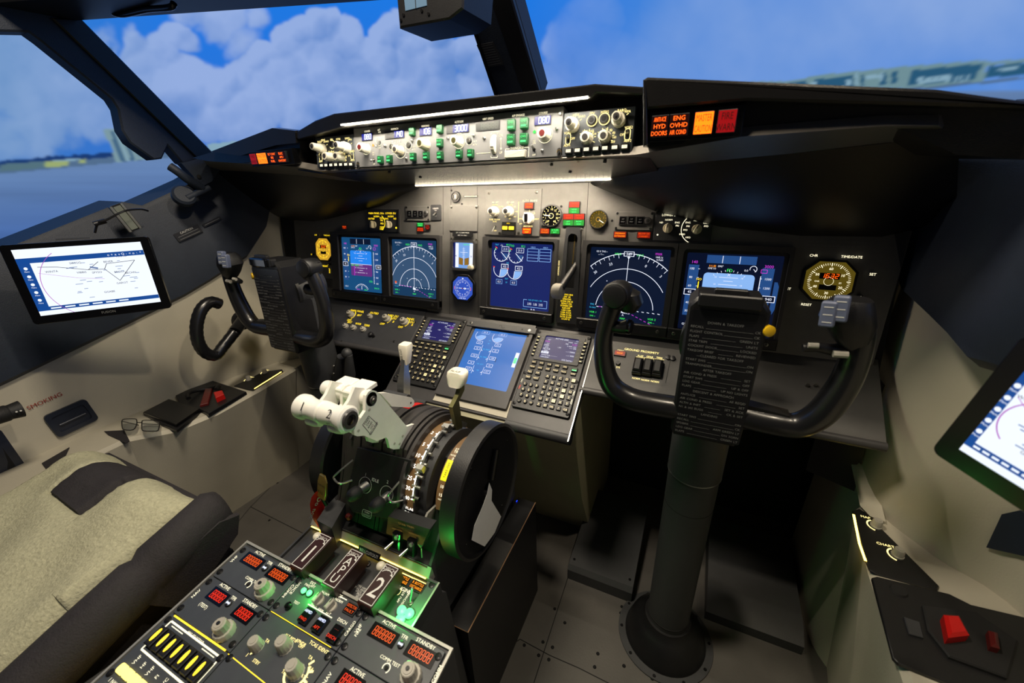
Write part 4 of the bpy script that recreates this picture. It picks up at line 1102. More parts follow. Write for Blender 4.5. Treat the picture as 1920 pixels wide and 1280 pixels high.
# ---- standby instruments
def stby_case(F, t, w, h):
    b = MB('bezel'); b.frame(octa(0, 0, w, h, w*.12), octa(0, 0, w*.84, h*.86, w*.04), 0, .012); b.part('case', t)
t_, w, h = MIP.mod(cA(50, 755), cA(372, 758), cA(372, 1150), cA(50, 1140)); F = t_
t = thing('standby_horizon', 'small standby attitude display with pale blue screen above the round compass', 'instrument', F)
b = MB('bezel'); b.frame(octa(0, 0, w, h, w*.1), octa(0, .0, w*.82, h*.84, w*.03), 0, .010); b.part('case', t)
b = MB('e_stby'); b.box(-w*.41, w*.41, -h*.42, h*.42, 0, .003)
b.m('e_white').rect(-w*.27, 0, w*.14, h*.8, .0033).rect(w*.30, 0, w*.14, h*.8, .0033)
b.m('e_navy').rect(-w*.37, 0, w*.08, h*.84, .0033)
b.m('e_stbybrown').poly([(-w*.19, -h*.3), (-w*.02, -h*.32), (-w*.02, -h*.1), (-w*.19, -h*.06)], .0034).poly([(w*.04, -h*.32), (w*.21, -h*.3), (w*.21, -h*.06), (w*.04, -h*.1)], .0034)
b.m('e_green').text('BARO IN', w*.12, h*.36, .0055, h=.0036); b.m('e_white').line([(-w*.14, h*.1), (w*.16, h*.1)], .001, .0036).line([(0, h*.28), (0, -h*.3)], .0008, .0036)
for i in range(7): b.line([(-w*.05, h*(.22-i*.05)), (w*.06, h*(.22-i*.05))], .0006, .0036)
b.m('e_navy').text('45', -w*.3, -h*.02, .006, h=.0038).text('20', w*.3, -h*.02, .006, h=.0038)
b.part('screen', t, smooth=0)
a, c = F.px(*cA(300, 1105), .01); inst('stbk', b_knob(.0085, .022, 'bone', 'bone'), 'knob', t, (a, c, 0))
b = MB('screw'); 
for sx in (-1, 1): b.screw(sx*w*.5, h*.5+.003, .0035, .004, 'screw')
b.part('screw', t)
F = MIP.sub(*MIP.px(*c5(1062, 768))); t = thing('standby_compass', 'blue backlit octagonal compass dial below the standby attitude display', 'instrument', F)
w = .066; b = MB('black'); b.prism(octa(0, 0, w*1.22, w*1.22, w*.34), 0, .008, .001); b.part('case', t)
b = MB('e_navdisc'); b.prism(octa(0, 0, w, w, w*.26), .008, .0085); b.m('e_white').ticks(0, 0, w*.34, w*.4, 0, 350, 36, .0008, .009)
for k, s in enumerate(('N', '3', '6', 'E', '12', '15', 'S', '21', '24', 'W', '30', '33')):
    a = math.radians(90-k*30); b.text(s, w*.28*math.cos(a), w*.28*math.sin(a), .0062, h=.009, rot=-k*30)
b.line([(-w*.2, 0), (w*.2, 0)], .0016, .0092).poly([(-w*.05, w*.45), (w*.05, w*.45), (0, w*.38)], .009)
b.poly([(w*.1, w*.05), (w*.22, 0), (w*.1, -w*.05)], .0093); b.text('VOR ADF', 0, -w*.44, .0055, h=.009)
b.m('e_orange').arc(0, 0, w*.42, -10, 10, .0012, .009).arc(0, 0, w*.42, 170, 190, .0012, .009)
b.part('dial', t, smooth=0)
b = MB('red'); b.rect(0, 0, .004, .003, .0095); b.part('warning_flag', t)

# ---- landing gear panel and lever
gTL, gTR, gBR, gBL = cA(1448, 590), cA(1762, 595), (1086, 606), (1041, 604)
F, w, h = MIP.mod(gTL, gTR, gBR, gBL); t = thing('landing_gear_panel', 'narrow grey landing gear panel with slot and lever between two big displays', 'lever panel', F)
s0 = F.px(*cA(1622, 672)); s1 = F.px(1072, 540)
hw = .0125
slot = [(s0[0]+hw*math.cos(math.radians(a)), s0[1]-hw+hw*math.sin(math.radians(a))) for a in range(0, 181, 18)]+[(s0[0]-hw, s1[1]), (s0[0]+hw, s1[1])]
sc = (s0[0], (s0[1]+s1[1])/2)
outer = []
for p in slot:
    a = math.atan2(p[1]-sc[1], p[0]-sc[0]); k = min((w/2-(0 if math.cos(a) > 0 else 0))/abs(math.cos(a)) if abs(math.cos(a)) > 1e-6 else 9, 9)
    dx, dy = p[0]-sc[0], p[1]-sc[1]
    tx = ((w/2-sc[0])/dx if dx > 0 else (-w/2-sc[0])/dx) if abs(dx) > 1e-9 else 1e9
    ty = ((h/2-sc[1])/dy if dy > 0 else (-h/2-sc[1])/dy) if abs(dy) > 1e-9 else 1e9
    k = min(tx, ty); outer.append((sc[0]+dx*k, sc[1]+dy*k))
b = MB('panel_dark'); b.frame(outer, slot, 0, .010)
b.m('black_matte').box(s0[0]-hw, s0[0]+hw, s1[1], s0[1], 0, .0015)
b.m('e_warm'); a, c = F.px(*cA(1440, 930), .01)
b.text('LANDING GEAR', -w/2+.004, .02, .0052, h=.0105, rot=90)
b.screw(w/2-.008, h/2-.006, .004, .010, 'screw')
b.m('e_yellow')
for i, s in enumerate(('LANDING GEAR', 'LIMIT  IAS', 'OPERATING', 'EXTEND 270K-.82', 'RETRACT 235K', 'EXTENDED 320K', 'FLAPS LIMIT', '1-250K 2-250K', '5-250K 10-210K', '15-200K 25-190K', '30-175K 40-162K', '110 LIMIT 05')):
    b.text(s, .0, -h/2+.075-i*.0058, .0058, h=.0106, sx=.72)
b.part('faceplate', t)
b = MB('brass'); b.line([F.px(*cA(1632, 690), .003), F.px(*cA(1600, 1060), .003)], .0025, .0022); b.part('slot_rod', t)
p0 = np.array([*F.px(1081, 494, .0), -.0]); p1 = np.array([*F.px(1052, 540, .060), .060])
b = MB('black'); b.tube([p0, p0*.5+p1*.5, p1], [.0065, .0080, .0095], 12); b.part('lever_arm', t)
d = (p1-p0)/np.linalg.norm(p1-p0); c = np.array([*F.px(1046, 546, .064), .064])
b = MB('knob_grey'); b.lathe([(.010, -.012), (.0175, -.011), (.0195, -.006), (.0195, .006), (.0175, .011), (.010, .012)], tuple(c), (1, 0, .15), 28, 1, -.05); b.part('lever_wheel', t, label='ribbed translucent ivory wheel of the gear lever')

# ---- knee panels under the displays (plane shared with the CDU bay)
KA = math.radians(34.2561)
CDUP = Fr((0, .4756, .6075), (1, 0, 0), (0, math.cos(KA), math.sin(KA)))
mat('panel_knee', (74, 73, 72), .5, noise=.08, nscale=30, bump=.1, bscale=700)
def knee(x0, x1, v0, v1, m, label):
    F = CDUP.sub((x0+x1)/2, (v0+v1)/2); w, h = x1-x0, v1-v0
    t = thing('knee_panel', label, 'control panel', F)
    b = MB(m); b.box(-w/2, w/2, -h/2, h/2+.02, -.012, 0, .001); b.m('shield_grey' if m == 'panel_grey' else 'bezel').tube([(-w/2, -h/2, -.006), (w/2, -h/2, -.006)], .009, 14)
    b.part('faceplate', t); return t, F, w, h
t, F, w, h = knee(-.86, -.266, .085, .245, 'panel_dark', 'dark sloping panel of grey knobs and yellow lettering under the left screens')
for (x, y), r, hh in (((659, 590), .011, .022), ((694, 593), .008, .014), ((726, 598), .012, .022), ((759, 604), .012, .022), ((648, 611), .009, .013), ((663, 614), .009, .013), ((681, 617), .009, .013)):
    dknob(t, *F.px(x, y, .004), r, hh, m='knob_grey', tip='knob_grey')
b = MB('e_yellow')
for (x, y), s in (((670, 583), 'MAIN PANEL'), ((702, 587), 'OUTBD'), ((737, 592), 'INBD DU'), ((770, 598), 'PANEL'), ((655, 600), 'OFF'), ((656, 604), 'BRT'), ((672, 607), 'WXR'), ((688, 610), 'TERR'), ((717, 607), 'OFF'), ((751, 613), 'OFF'), ((674, 591), 'BRT'), ((740, 597), 'DU'), ((773, 604), 'DU'), ((738, 603), 'B'), ((773, 609), 'B')):
    a, c = F.px(x, y); b.text(s, a, c, .0105, h=.0006)
for x, y in ((726, 598), (759, 604), (659, 590)):
    a, c = F.px(x, y); b.arc(a, c, .016, -60, 60, .002, .0006)
b.part('lit_lettering', t, smooth=0)
b = MB('black'); a, c = F.px(696, 628); b.lathe([(.009, 0), (.008, .008), (.005, .01)], (a, c, 0)); b.lathe([(.004, 0), (.004, .012)], (a+.014, c-.003, 0)); b.part('jack', t)
b = MB('screw')
for x, y in ((640, 640), (739, 640), (779, 604)): b.screw(*F.px(x, y), .0035, 0, 'screw_dark')
b.part('screw', t)
t, F, w, h = knee(.262, .83, .082, .245, 'panel_knee', 'grey sloping panel with GROUND PROXIMITY guarded switches under the right screens')
b = MB('e_warm')
a, c = F.px(*c6(365, 888)); b.text('GROUND PROXIMITY', a, c, .0085, h=.0006, sx=.95)
for (x, y), s in (((360, 915), 'FLAP'), ((360, 925), 'INHIBIT'), ((412, 920), 'GEAR'), ((412, 931), 'INHIBIT'), ((466, 926), 'TERR'), ((466, 937), 'INHIBIT'), ((335, 1040), 'NORM'), ((386, 1050), 'NORM'), ((440, 1058), 'NORM'), ((249, 885), 'OPAC'), ((235, 978), 'SYS')):
    a, c = F.px(*c6(x, y)); b.text(s, a, c, .0068, h=.0006, sx=.9)
b.part('lit_lettering', t, smooth=0)
a, c = F.px(*c6(245, 903)); annun(t, a, c, .028, .014, 'an_red', 'e_amber', ['INOP'], .006, .004)
for k, (x, y) in enumerate(((345, 978), (400, 984), (455, 990))):
    a, c = F.px(*c6(x, y))
    b = MB('black'); b.box(-.010, .010, -.022, .020, 0, .014, .002); b.box(-.0085, .0085, -.018, .014, .014, .022, .003); b.m('seam').box(-.0085, .0085, .016, .018, .014, .0145)
    b.part('guarded_switch', t, loc=(a, c, 0))
b = MB('black'); a, c = F.px(*c6(235, 957)); b.lathe([(.006, 0), (.005, .006)], (a, c, 0))
for x, y in ((515, 925), (540, 930)):
    a, c = F.px(*c6(x, y)); b.lathe([(.006, 0), (.006, .004), (.003, .005)], (a, c, 0))
b.m('seam'); p = F.pp([c6(527, 935), c6(500, 1065)]); b.line(p, .001, .0004)
for x, y in ((1485, 1065), (1500, 1072)): a, c = F.px(1080+1290/2.977+(x-1485), 360+1080/2.977); b.m('screw').lathe([(.004, 0), (.003, .006)], (a, c, 0))
b.part('jack', t)
# ================================================================== MODE CONTROL PANEL AND ITS TWO SIDE PANELS
G1 = lambda x, y: (560+x/7.385, 180+y/7.385)
G2 = lambda x, y: (800+x/7.385, 160+y/7.385)
G3 = lambda x, y: (1020+x/8., 150+y/8.)
ga = math.radians(10.6067)
MCPF = Fr((0, .4841-.001, 1.2314), (1, 0, 0), (0, math.sin(ga), math.cos(ga)))
F = MCPF.sub(0, -.03925); w, h = .4735, .0785
t = thing('mode_control_panel', 'long grey autopilot panel with blue digit windows and green buttons under the light strip', 'control panel', F)
b = MB('mcp_grey'); b.rr(0, 0, w, h, -.02, .004, .002, .001)
T4 = .004
def P(G, x, y, hh=T4): return F.px(*G(x, y), hh)
def wl(G, x, y, s, z, m='e_cream', **k): b.m(m).text(s, *P(G, x, y), z, h=T4+.0004, **k)
for G, x, y, s, z in ((G1, 950, 488, 'COURSE', .005), (G1, 1112, 470, 'A/T', .005), (G1, 1120, 500, 'ARM', .004), (G1, 1330, 455, 'IAS/MACH', .005), (G1, 1755, 415, 'HEADING', .005), (G2, 450, 505, 'ALTITUDE', .005), (G2, 850, 462, 'VERT SPEED', .005), (G2, 1270, 415, 'A/P ENGAGE', .005), (G2, 1615, 382, 'COURSE', .005), (G1, 1122, 718, 'OFF', .0045), (G1, 1045, 942, 'OFF', .0045), (G2, 1485, 962, 'OFF', .0045), (G2, 1490, 770, 'F/D', .0045), (G2, 1490, 800, 'ON', .0045), (G1, 1035, 785, 'F/D', .004), (G1, 1035, 812, 'ON', .004), (G2, 1030, 690, 'DN', .006), (G2, 1028, 930, 'UP', .006), (G2, 672, 775, 'ALT', .005), (G2, 668, 820, 'INTV', .005), (G1, 1595, 705, 'SPD', .005), (G1, 1595, 740, 'INTV', .005), (G1, 1285, 628, 'C/O', .0045), (G2, 1252, 868, 'DISENGAGE', .0058)):
    wl(G, x, y, s, z, sx=.85)
b.m('e_cream')
def ring(G, x, y, r, a0=0, a1=360, lw=.0009): b.arc(*P(G, x, y), r, a0, a1, lw, T4+.0004)
ring(G1, 935, 730, .0115, -130, 60); ring(G1, 1115, 632, .0078); ring(G1, 1412, 760, .0140); ring(G1, 1290, 700, .0065); ring(G1, 1525, 680, .0075)
ring(G2, 450, 770, .0135); ring(G2, 590, 763, .0078); ring(G2, 1640, 680, .0135, -145, 45)
for G, pts in ((G1, [(1405, 610), (1405, 660)]), (G1, [(1345, 610), (1345, 640), (1320, 655)]), (G1, [(1480, 775), (1530, 790)]), (G1, [(1270, 815), (1340, 795)]), (G1, [(1800, 610), (1875, 560)]), (G2, [(688, 945), (885, 932)]), (G2, [(898, 680), (898, 655), (985, 648), (985, 672)]), (G2, [(892, 975), (892, 1002), (980, 998), (980, 970)]), (G2, [(1030, 725), (1030, 880)]), (G2, [(1150, 878), (1092, 882), (1090, 1022)]), (G2, [(1352, 860), (1416, 858), (1412, 988)])):
    b.line([P(G, *q) for q in pts], .0011, T4+.0004)
for (x, y, s) in ((1030, 720, 1), (1030, 890, -1)):
    a, c = P(G2, x, y); b.poly([(a-.002, c-.003*s), (a+.002, c-.003*s), (a, c+.001*s)], T4+.0004)
b.m('bezel')
b.part('faceplate', t)
b = MB('aluminium')
for G, x, y in ((G1, 1200, 692), (G1, 1575, 622), (G1, 1495, 868), (G2, 298, 735), (G2, 655, 697), (G2, 800, 735), (G2, 1800, 605), (G2, 1600, 905), (G2, 1855, 395)):
    a, c = P(G, x, y); b.lathe([(.0028, T4-.001), (.0026, T4+.003), (.0014, T4+.004)], (a, c, 0), seg=12); b.m('seam').disc(a, c, .0010, T4+.0043, 8); b.m('aluminium')
b.part('screw', t)
def window(G, x0, y0, x1, y1, sk, bg, dg, s, lit=1., ds=None):
    """digit window; sk = picture drop of the right side"""
    p = [P(G, x0, y0), P(G, x1, y0+sk), P(G, x1, y1+sk), P(G, x0, y1)]
    a0, a1 = (p[0][0]+p[3][0])/2, (p[1][0]+p[2][0])/2; c1, c0 = (p[0][1]+p[1][1])/2, (p[2][1]+p[3][1])/2
    ww, hh, cx, cy = a1-a0, c1-c0, (a0+a1)/2, (c0+c1)/2
    q = MB('black'); q.rr(cx, cy, ww, hh, .003, T4+.0012, .0006)
    q.m(bg); lw = ww*lit; q.rect(cx+(ww-lw)/2-ww*.0, cy, lw*.96, hh*.86, T4+.0015)
    n = len(s); pw = ds or hh*.47
    q.m(dg).digits(s, cx+ww/2-n*pw-ww*.035, cy-hh*.32, pw, hh*.64, hh*.115, T4+.002, .05)
    q.part('digit_window', t, smooth=0)
mat('lcd_off', (34, 38, 38), .3, noise=.02); mat('lcd_seg', (58, 62, 58), .4, noise=.02)
window(G1, 878, 522, 1025, 625, -12, 'e_lcdblue', 'e_lcddig', '080')
window(G1, 1200, 490, 1465, 600, -20, 'e_lcdblue', 'e_lcddig', '140', .52)
window(G1, 1678, 440, 1848, 558, -14, 'e_lcdblue', 'e_lcddig', '106')
window(G2, 277, 552, 588, 675, -26, 'e_lcdblue', 'e_lcddig', '3000', .72)
window(G2, 685, 512, 1018, 640, -30, 'lcd_off', 'lcd_seg', '88888')
window(G2, 1495, 430, 1725, 562, -20, 'e_lcdblue', 'e_lcddig', '080')
def gbtn(G, x, y, s, w_=.0125, h_=.0150, lit=True):
    a, c = P(G, x, y, .010); q = MB('green_key'); q.rr(0, 0, w_, h_, .003, .0115, .0012, .0012)
    q.m('e_greenlab').text(s, 0, h_*.20, .0046, h=.0118, sx=min(1, .0105/(len(s)*.0046*.62))).rect(0, -h_*.22, w_*.68, h_*.17, .0118)
    q.part('button', t, loc=(a, c, 0))
for G, x, y, s in ((G1, 1120, 878, 'N1'), (G1, 1245, 868, 'SPD'), (G1, 1572, 838, 'LVL CHG'), (G1, 1755, 826, 'HDG SEL'), (G1, 1560, 490, 'VNAV'), (G2, 172, 600, 'LNAV'), (G2, 172, 792, 'VOR LOC'), (G2, 175, 968, 'APP'), (G2, 440, 948, 'ALT HLD'), (G2, 598, 938, 'V/S')):
    gbtn(G, x, y, s)
for x, y, s in ((1165, 545, 'CMD'), (1345, 522, 'CMD'), (1160, 750, 'CWS'), (1340, 738, 'CWS')): gbtn(G2, x, y, s, .0150, .0180)
def tknob(a, c, r, hh, tip, m='ivory'):
    knob(t, a, c, r, hh, random.uniform(0, 20), m, tip)
tknob(*P(G1, 945, 735, .004), .0098, .026, 'red_dark')
tknob(*P(G1, 1415, 762, .004), .0088, .024, 'knob_tip', 'bone')
tknob(*P(G1, 1765, 680, .004), .0102, .026, 'olive_metal', 'bone')
tknob(*P(G2, 450, 790, .004), .0098, .024, 'olive_metal')
tknob(*P(G2, 1645, 690, .004), .0105, .022, 'red_dark')
for G, x, y in ((G1, 1525, 682), (G1, 1285, 700), (G2, 590, 765)):
    a, c = P(G, x, y); q = MB('seam'); q.lathe([(.0048, T4), (.0048, T4+.002), (.0042, T4+.0025)], (a, c, 0)); q.m('screw').lathe([(.0035, T4+.0025), (.003, T4+.003)], (a, c, 0)); q.part('push_button', t)
toggle(t, *P(G1, 1118, 640), -45, .014); toggle(t, *P(G1, 1045, 880), -20, .010); toggle(t, *P(G2, 1485, 880), 15, .009)
q = MB('e_amber'); q.disc(*P(G1, 1035, 683), .0023, T4+.001); q.m('e_green').disc(*P(G2, 1495, 645), .0028, T4+.001); q.part('lamp', t)
a, c = P(G2, 935, 820)
q = MB('ivory'); q.lathe([(.004, -.0045), (.0165, -.0045), (.0185, -.003), (.0185, .003), (.0165, .0045), (.004, .0045)], (a, c, -.004), (1, 0, 0), 48, 1, -.04); q.part('thumb_wheel', t)
a0, c0 = P(G2, 1095, 1022); a1, c1 = P(G2, 1385, 895)
q = MB('knob_grey'); q.rr((a0+a1)/2, (c0+c1)/2, a1-a0, c1-c0, .003, .011, .001, .0015); q.part('disengage_bar', t)
for G, x, y in ((G1, 825, 960), (G2, 1835, 930)):
    a, c = P(G, x, y); q = MB('seam'); q.rr(a, c, .007, .015, T4, T4+.001, .003); q.m('brass').arc(a, c, .0042, 0, 180, .0008, T4+.0013); q.m('black').lathe([(.002, T4), (.002, T4+.004)], (a, c, 0), seg=8); q.part('latch', t)

def efis(sgn, label):
    x0, x1 = (.2375, .3565) if sgn > 0 else (-.3565, -.2375)
    F = MCPF.sub((x0+x1)/2, -.0785+.034); w, h = x1-x0-.001, .068
    t = thing('efis_panel', label, 'control panel', F)
    b = MB('module_grey'); b.rr(0, 0, w, h, -.02, .003, .002, .001)
    ink = 'e_warm'
    G = G3 if sgn > 0 else G1
    Pq = lambda x, y, hh=.003: F.px(*G(x, y), hh)
    kn, bt = [], []
    if sgn > 0:
        L = [((405, 555), 'RADIO', .004), ((480, 525), 'MINS', .0055), ((570, 545), 'BARO', .005), ((725, 500), 'FPV', .006), ((912, 482), 'MTRS', .006), ((1170, 455), 'BARO', .006), ((1258, 472), 'HPA', .0055), ((355, 795), 'VOR1', .0055), ((348, 980), 'ADF1', .0055), ((430, 878), 'OFF', .0055), ((1272, 710), 'VOR2', .0055), ((1255, 910), 'ADF2', .0055), ((1178, 820), 'OFF', .0055), ((620, 770), 'VOR', .005), ((708, 765), 'MAP', .005), ((750, 808), 'PLN', .005), ((570, 815), 'APP', .004), ((885, 752), '10', .005), ((943, 740), '20', .005), ((1002, 748), '40', .005), ((1048, 790), '80', .005), ((1055, 858), '160', .005), ((1035, 925), '320', .005), ((838, 800), '5', .005)]
        dk = [((440, 690), .0112, .030), ((1130, 610), .0112, .030)]; sk = [((645, 880), .0098, .018), ((915, 860), .0098, .018)]
        rings = [((720, 608), .0086), ((905, 585), .0086)]; tg = [((362, 885)), ((1253, 815))]
        bts = [((x, y), s) for x, y, s in ((365, 1062, 'WXR'), (500, 1052, 'STA'), (635, 1038, 'WPT'), (775, 1028, 'ARPT'), (912, 1018, 'DATA'), (1058, 1008, 'POS'), (1207, 998, 'TERR'))]
    else:
        L = [((295, 632), 'RADIO', .0055), ((340, 610), 'MINS', .0062), ((390, 628), 'BARO', .0055), ((458, 603), 'FPV', .006), ((550, 597), 'MTRS', .006), ((675, 585), 'BARO', .006), ((715, 603), 'HPA', .0055), ((308, 905), 'ADF1', .0055), ((430, 778), 'VOR', .0055), ((472, 772), 'MAP', .0055), ((555, 778), '10', .0055), ((590, 770), '20', .0055), ((612, 775), '40', .0055), ((635, 800), '80', .0055), ((650, 850), '160', .0055), ((645, 890), '320', .0055), ((745, 760), 'VOR2', .0055), ((705, 825), 'OFF', .0055), ((748, 888), 'ADF2', .0055)]
        dk = [((345, 735), .0112, .034), ((680, 720), .0112, .036)]; sk = [((450, 850), .0098, .022), ((600, 850), .0098, .022)]
        rings = [((465, 670), .0086)]; tg = [((308, 845)), ((742, 825))]
        bts = [((x, y), s) for x, y, s in ((318, 960, 'WXR'), (380, 957, 'STA'), (448, 954, 'WPT'), (515, 950, 'ARPT'), (583, 948, 'DATA'), (653, 946, 'POS'), (722, 944, 'TERR'))]
    b.m(ink)
    for q, s, z in L: b.text(s, *Pq(*q), z, h=.0035, sx=.9)
    for q, r in rings: b.arc(*Pq(*q), r, 0, 360, .0014, .0035)
    for q in tg:
        a, c = Pq(*q); P_ = rrect(a, c, .0085, .017, .004, 5); b.line(P_+[P_[0]], .0011, .0035)
    for q, r, hh in sk:
        a, c = Pq(*q); b.ticks(a, c, r*1.2, r*1.55, -25, 145, 6, .0009, .0035)
    for q, r, hh in dk:
        a, c = Pq(*q); b.ticks(a, c, r*1.15, r*1.5, 35, 120, 3, .0009, .0035)
    b.part('faceplate', t)
    for q, r, hh in dk: dknob(t, *Pq(*q), r, hh)
    for q, r, hh in sk: knob(t, *Pq(*q), r, hh, 0, 'ivory', 'knob_tip')
    for q, r in rings:
        a, c = Pq(*q); q_ = MB('panel_dark'); q_.lathe([(r*.82, .003), (r*.8, .007), (r*.7, .008)], (a, c, 0)); q_.m('seam').lathe([(r*.5, .0078), (r*.45, .0083)], (a, c, 0)); q_.part('push_button', t)
    for q in tg: toggle(t, *Pq(*q), 20, .008)
    for q, s in bts:
        a, c = Pq(*q, .008); k = MB('black'); k.rr(0, 0, .0125, .0095, .002, .0085, .001, .001); k.m('e_cream').rect(0, 0, .0085, .0048, .0088); k.m('black').text(s, 0, 0, .0034, h=.0090, sx=.8); k.part('button', t, loc=(a, c, 0))
    return t
efis(-1, 'left side panel with four protruding ivory knobs and seven lit buttons beside the autopilot panel')
efis(1, 'right side panel with two ringed buttons and seven lit buttons next to the red warnings')

# ---- warning light groups on the glareshield wings
def warn(F, TL, TR, BR, BL, label, cells):
    M, w, h = F.mod(TL, TR, BR, BL); t = thing('warning_light_panel', label, 'warning light', M)
    b = MB('black_gloss'); b.box(-w/2-.003, w/2+.003, -h/2-.003, h/2+.003, -.02, .004, .001); b.part('housing', t)
    for (fx0, fx1, bg, ink, lines) in cells:
        a0, a1 = -w/2+fx0*w, -w/2+fx1*w; q = MB('black'); q.rr((a0+a1)/2, 0, a1-a0, h*.86, .003, .009, .001, .001); q.m(bg).rect((a0+a1)/2, 0, (a1-a0)*.94, h*.8, .0093)
        q.m(ink); n = len(lines)
        for i, s in enumerate(lines): q.text(s, (a0+a1)/2, (n/2-.5-i)*h*.8/n, h*.8/n*.92, h=.0098, sx=min(1, (a1-a0)*.86/(len(s)*.62*h*.8/n*.92)))
        q.part('warning_light', t)
    return t
mat('w_off', (36, 8, 6), .3, emit=(70, 8, 6), es=.8); mat('w_hot', (200, 60, 10), .3, emit=(255, 92, 10), es=3.5); mat('w_dim', (90, 10, 10), .3, emit=(150, 12, 18), es=.9); mat('w_blk', (22, 6, 6), .3, emit=(30, 3, 3), es=.8)
E('w_ink', (255, 90, 20), 3.)
warn(WR, (1220, 212), (1390, 203), (1388, 252), (1222, 262), 'red-orange warning lights at the right with six words and a glowing master caution', [(.01, .21, 'w_blk', 'w_ink', ['ANTI-ICE', 'HYD', 'DOORS']), (.22, .44, 'w_blk', 'w_ink', ['ENG', 'OVHD', 'AIR COND']), (.50, .71, 'w_hot', 'e_red', ['MASTER', 'CAUTION']), (.75, .95, 'w_dim', 'an_dark', ['FIRE', 'WARN'])])
warn(WL, (472, 285), (551, 282), (552, 309), (476, 307), 'small red warning lights in the left wing of the glareshield', [(.02, .18, 'w_dim', 'an_dark', ['FIRE', 'WARN']), (.20, .44, 'w_hot', 'e_red', ['MASTER', 'CAUTION']), (.47, .68, 'w_blk', 'w_ink', ['FLT CONT', 'IRS', 'FUEL']), (.69, .90, 'w_blk', 'w_ink', ['ELEC', 'APU', 'OVHT/DET'])])
# ================================================================== FORWARD ELECTRONICS BAY
cD = lambda x, y: (740+x/5.053, 580+y/5.053)
b = MB('cream_dark')
prof = [(.44, .575), (.47, .548), (.52, .50), (.60, .25), (.72, 0), (1.0, 0), (1.0, .62), (.70, .745)]
b.loft([[(x, y, z-.3) for y, z in prof] for x in (-.262, .262)])
solo(b, 'centre_console', 'grey-green console body between the footwells carrying the keypads and lower screen', 'console', (0, 0, .3), smooth=20)
CB = CDUP.sub(0, .09)
t = thing('electronics_bay', 'sloping dark tray with rounded front rails that holds two keypads and the lower screen', 'tray', CB)
b = MB('bezel'); b.box(-.266, .266, -.125, .155, -.014, -.001, .001); b.part('tray_plate', t)
for x0, x1 in ((-.27, -.125), (.108, .27)):
    b = MB('charcoal'); b.tube([(x0, -.130, -.012), (x1, -.130, -.012)], .0135, 18); b.part('front_rail', t)
b = MB('aluminium'); b.box(.2665, .2685, -.14, .15, -.02, .002); b.part('edge_trim', t)
b = MB('ivory'); q0, q1, q2, q3 = [CB.px(*q) for q in (cD(430, 728), cD(1108, 868), cD(1060, 1030), cD(362, 858))]
b.m('cream').loft([[(p[0], p[1], -.012) for p in (q0, q1, q2, q3)], [(p[0], p[1], .001) for p in (q0, q1, q2, q3)]]); b.part('cream_cover', t)

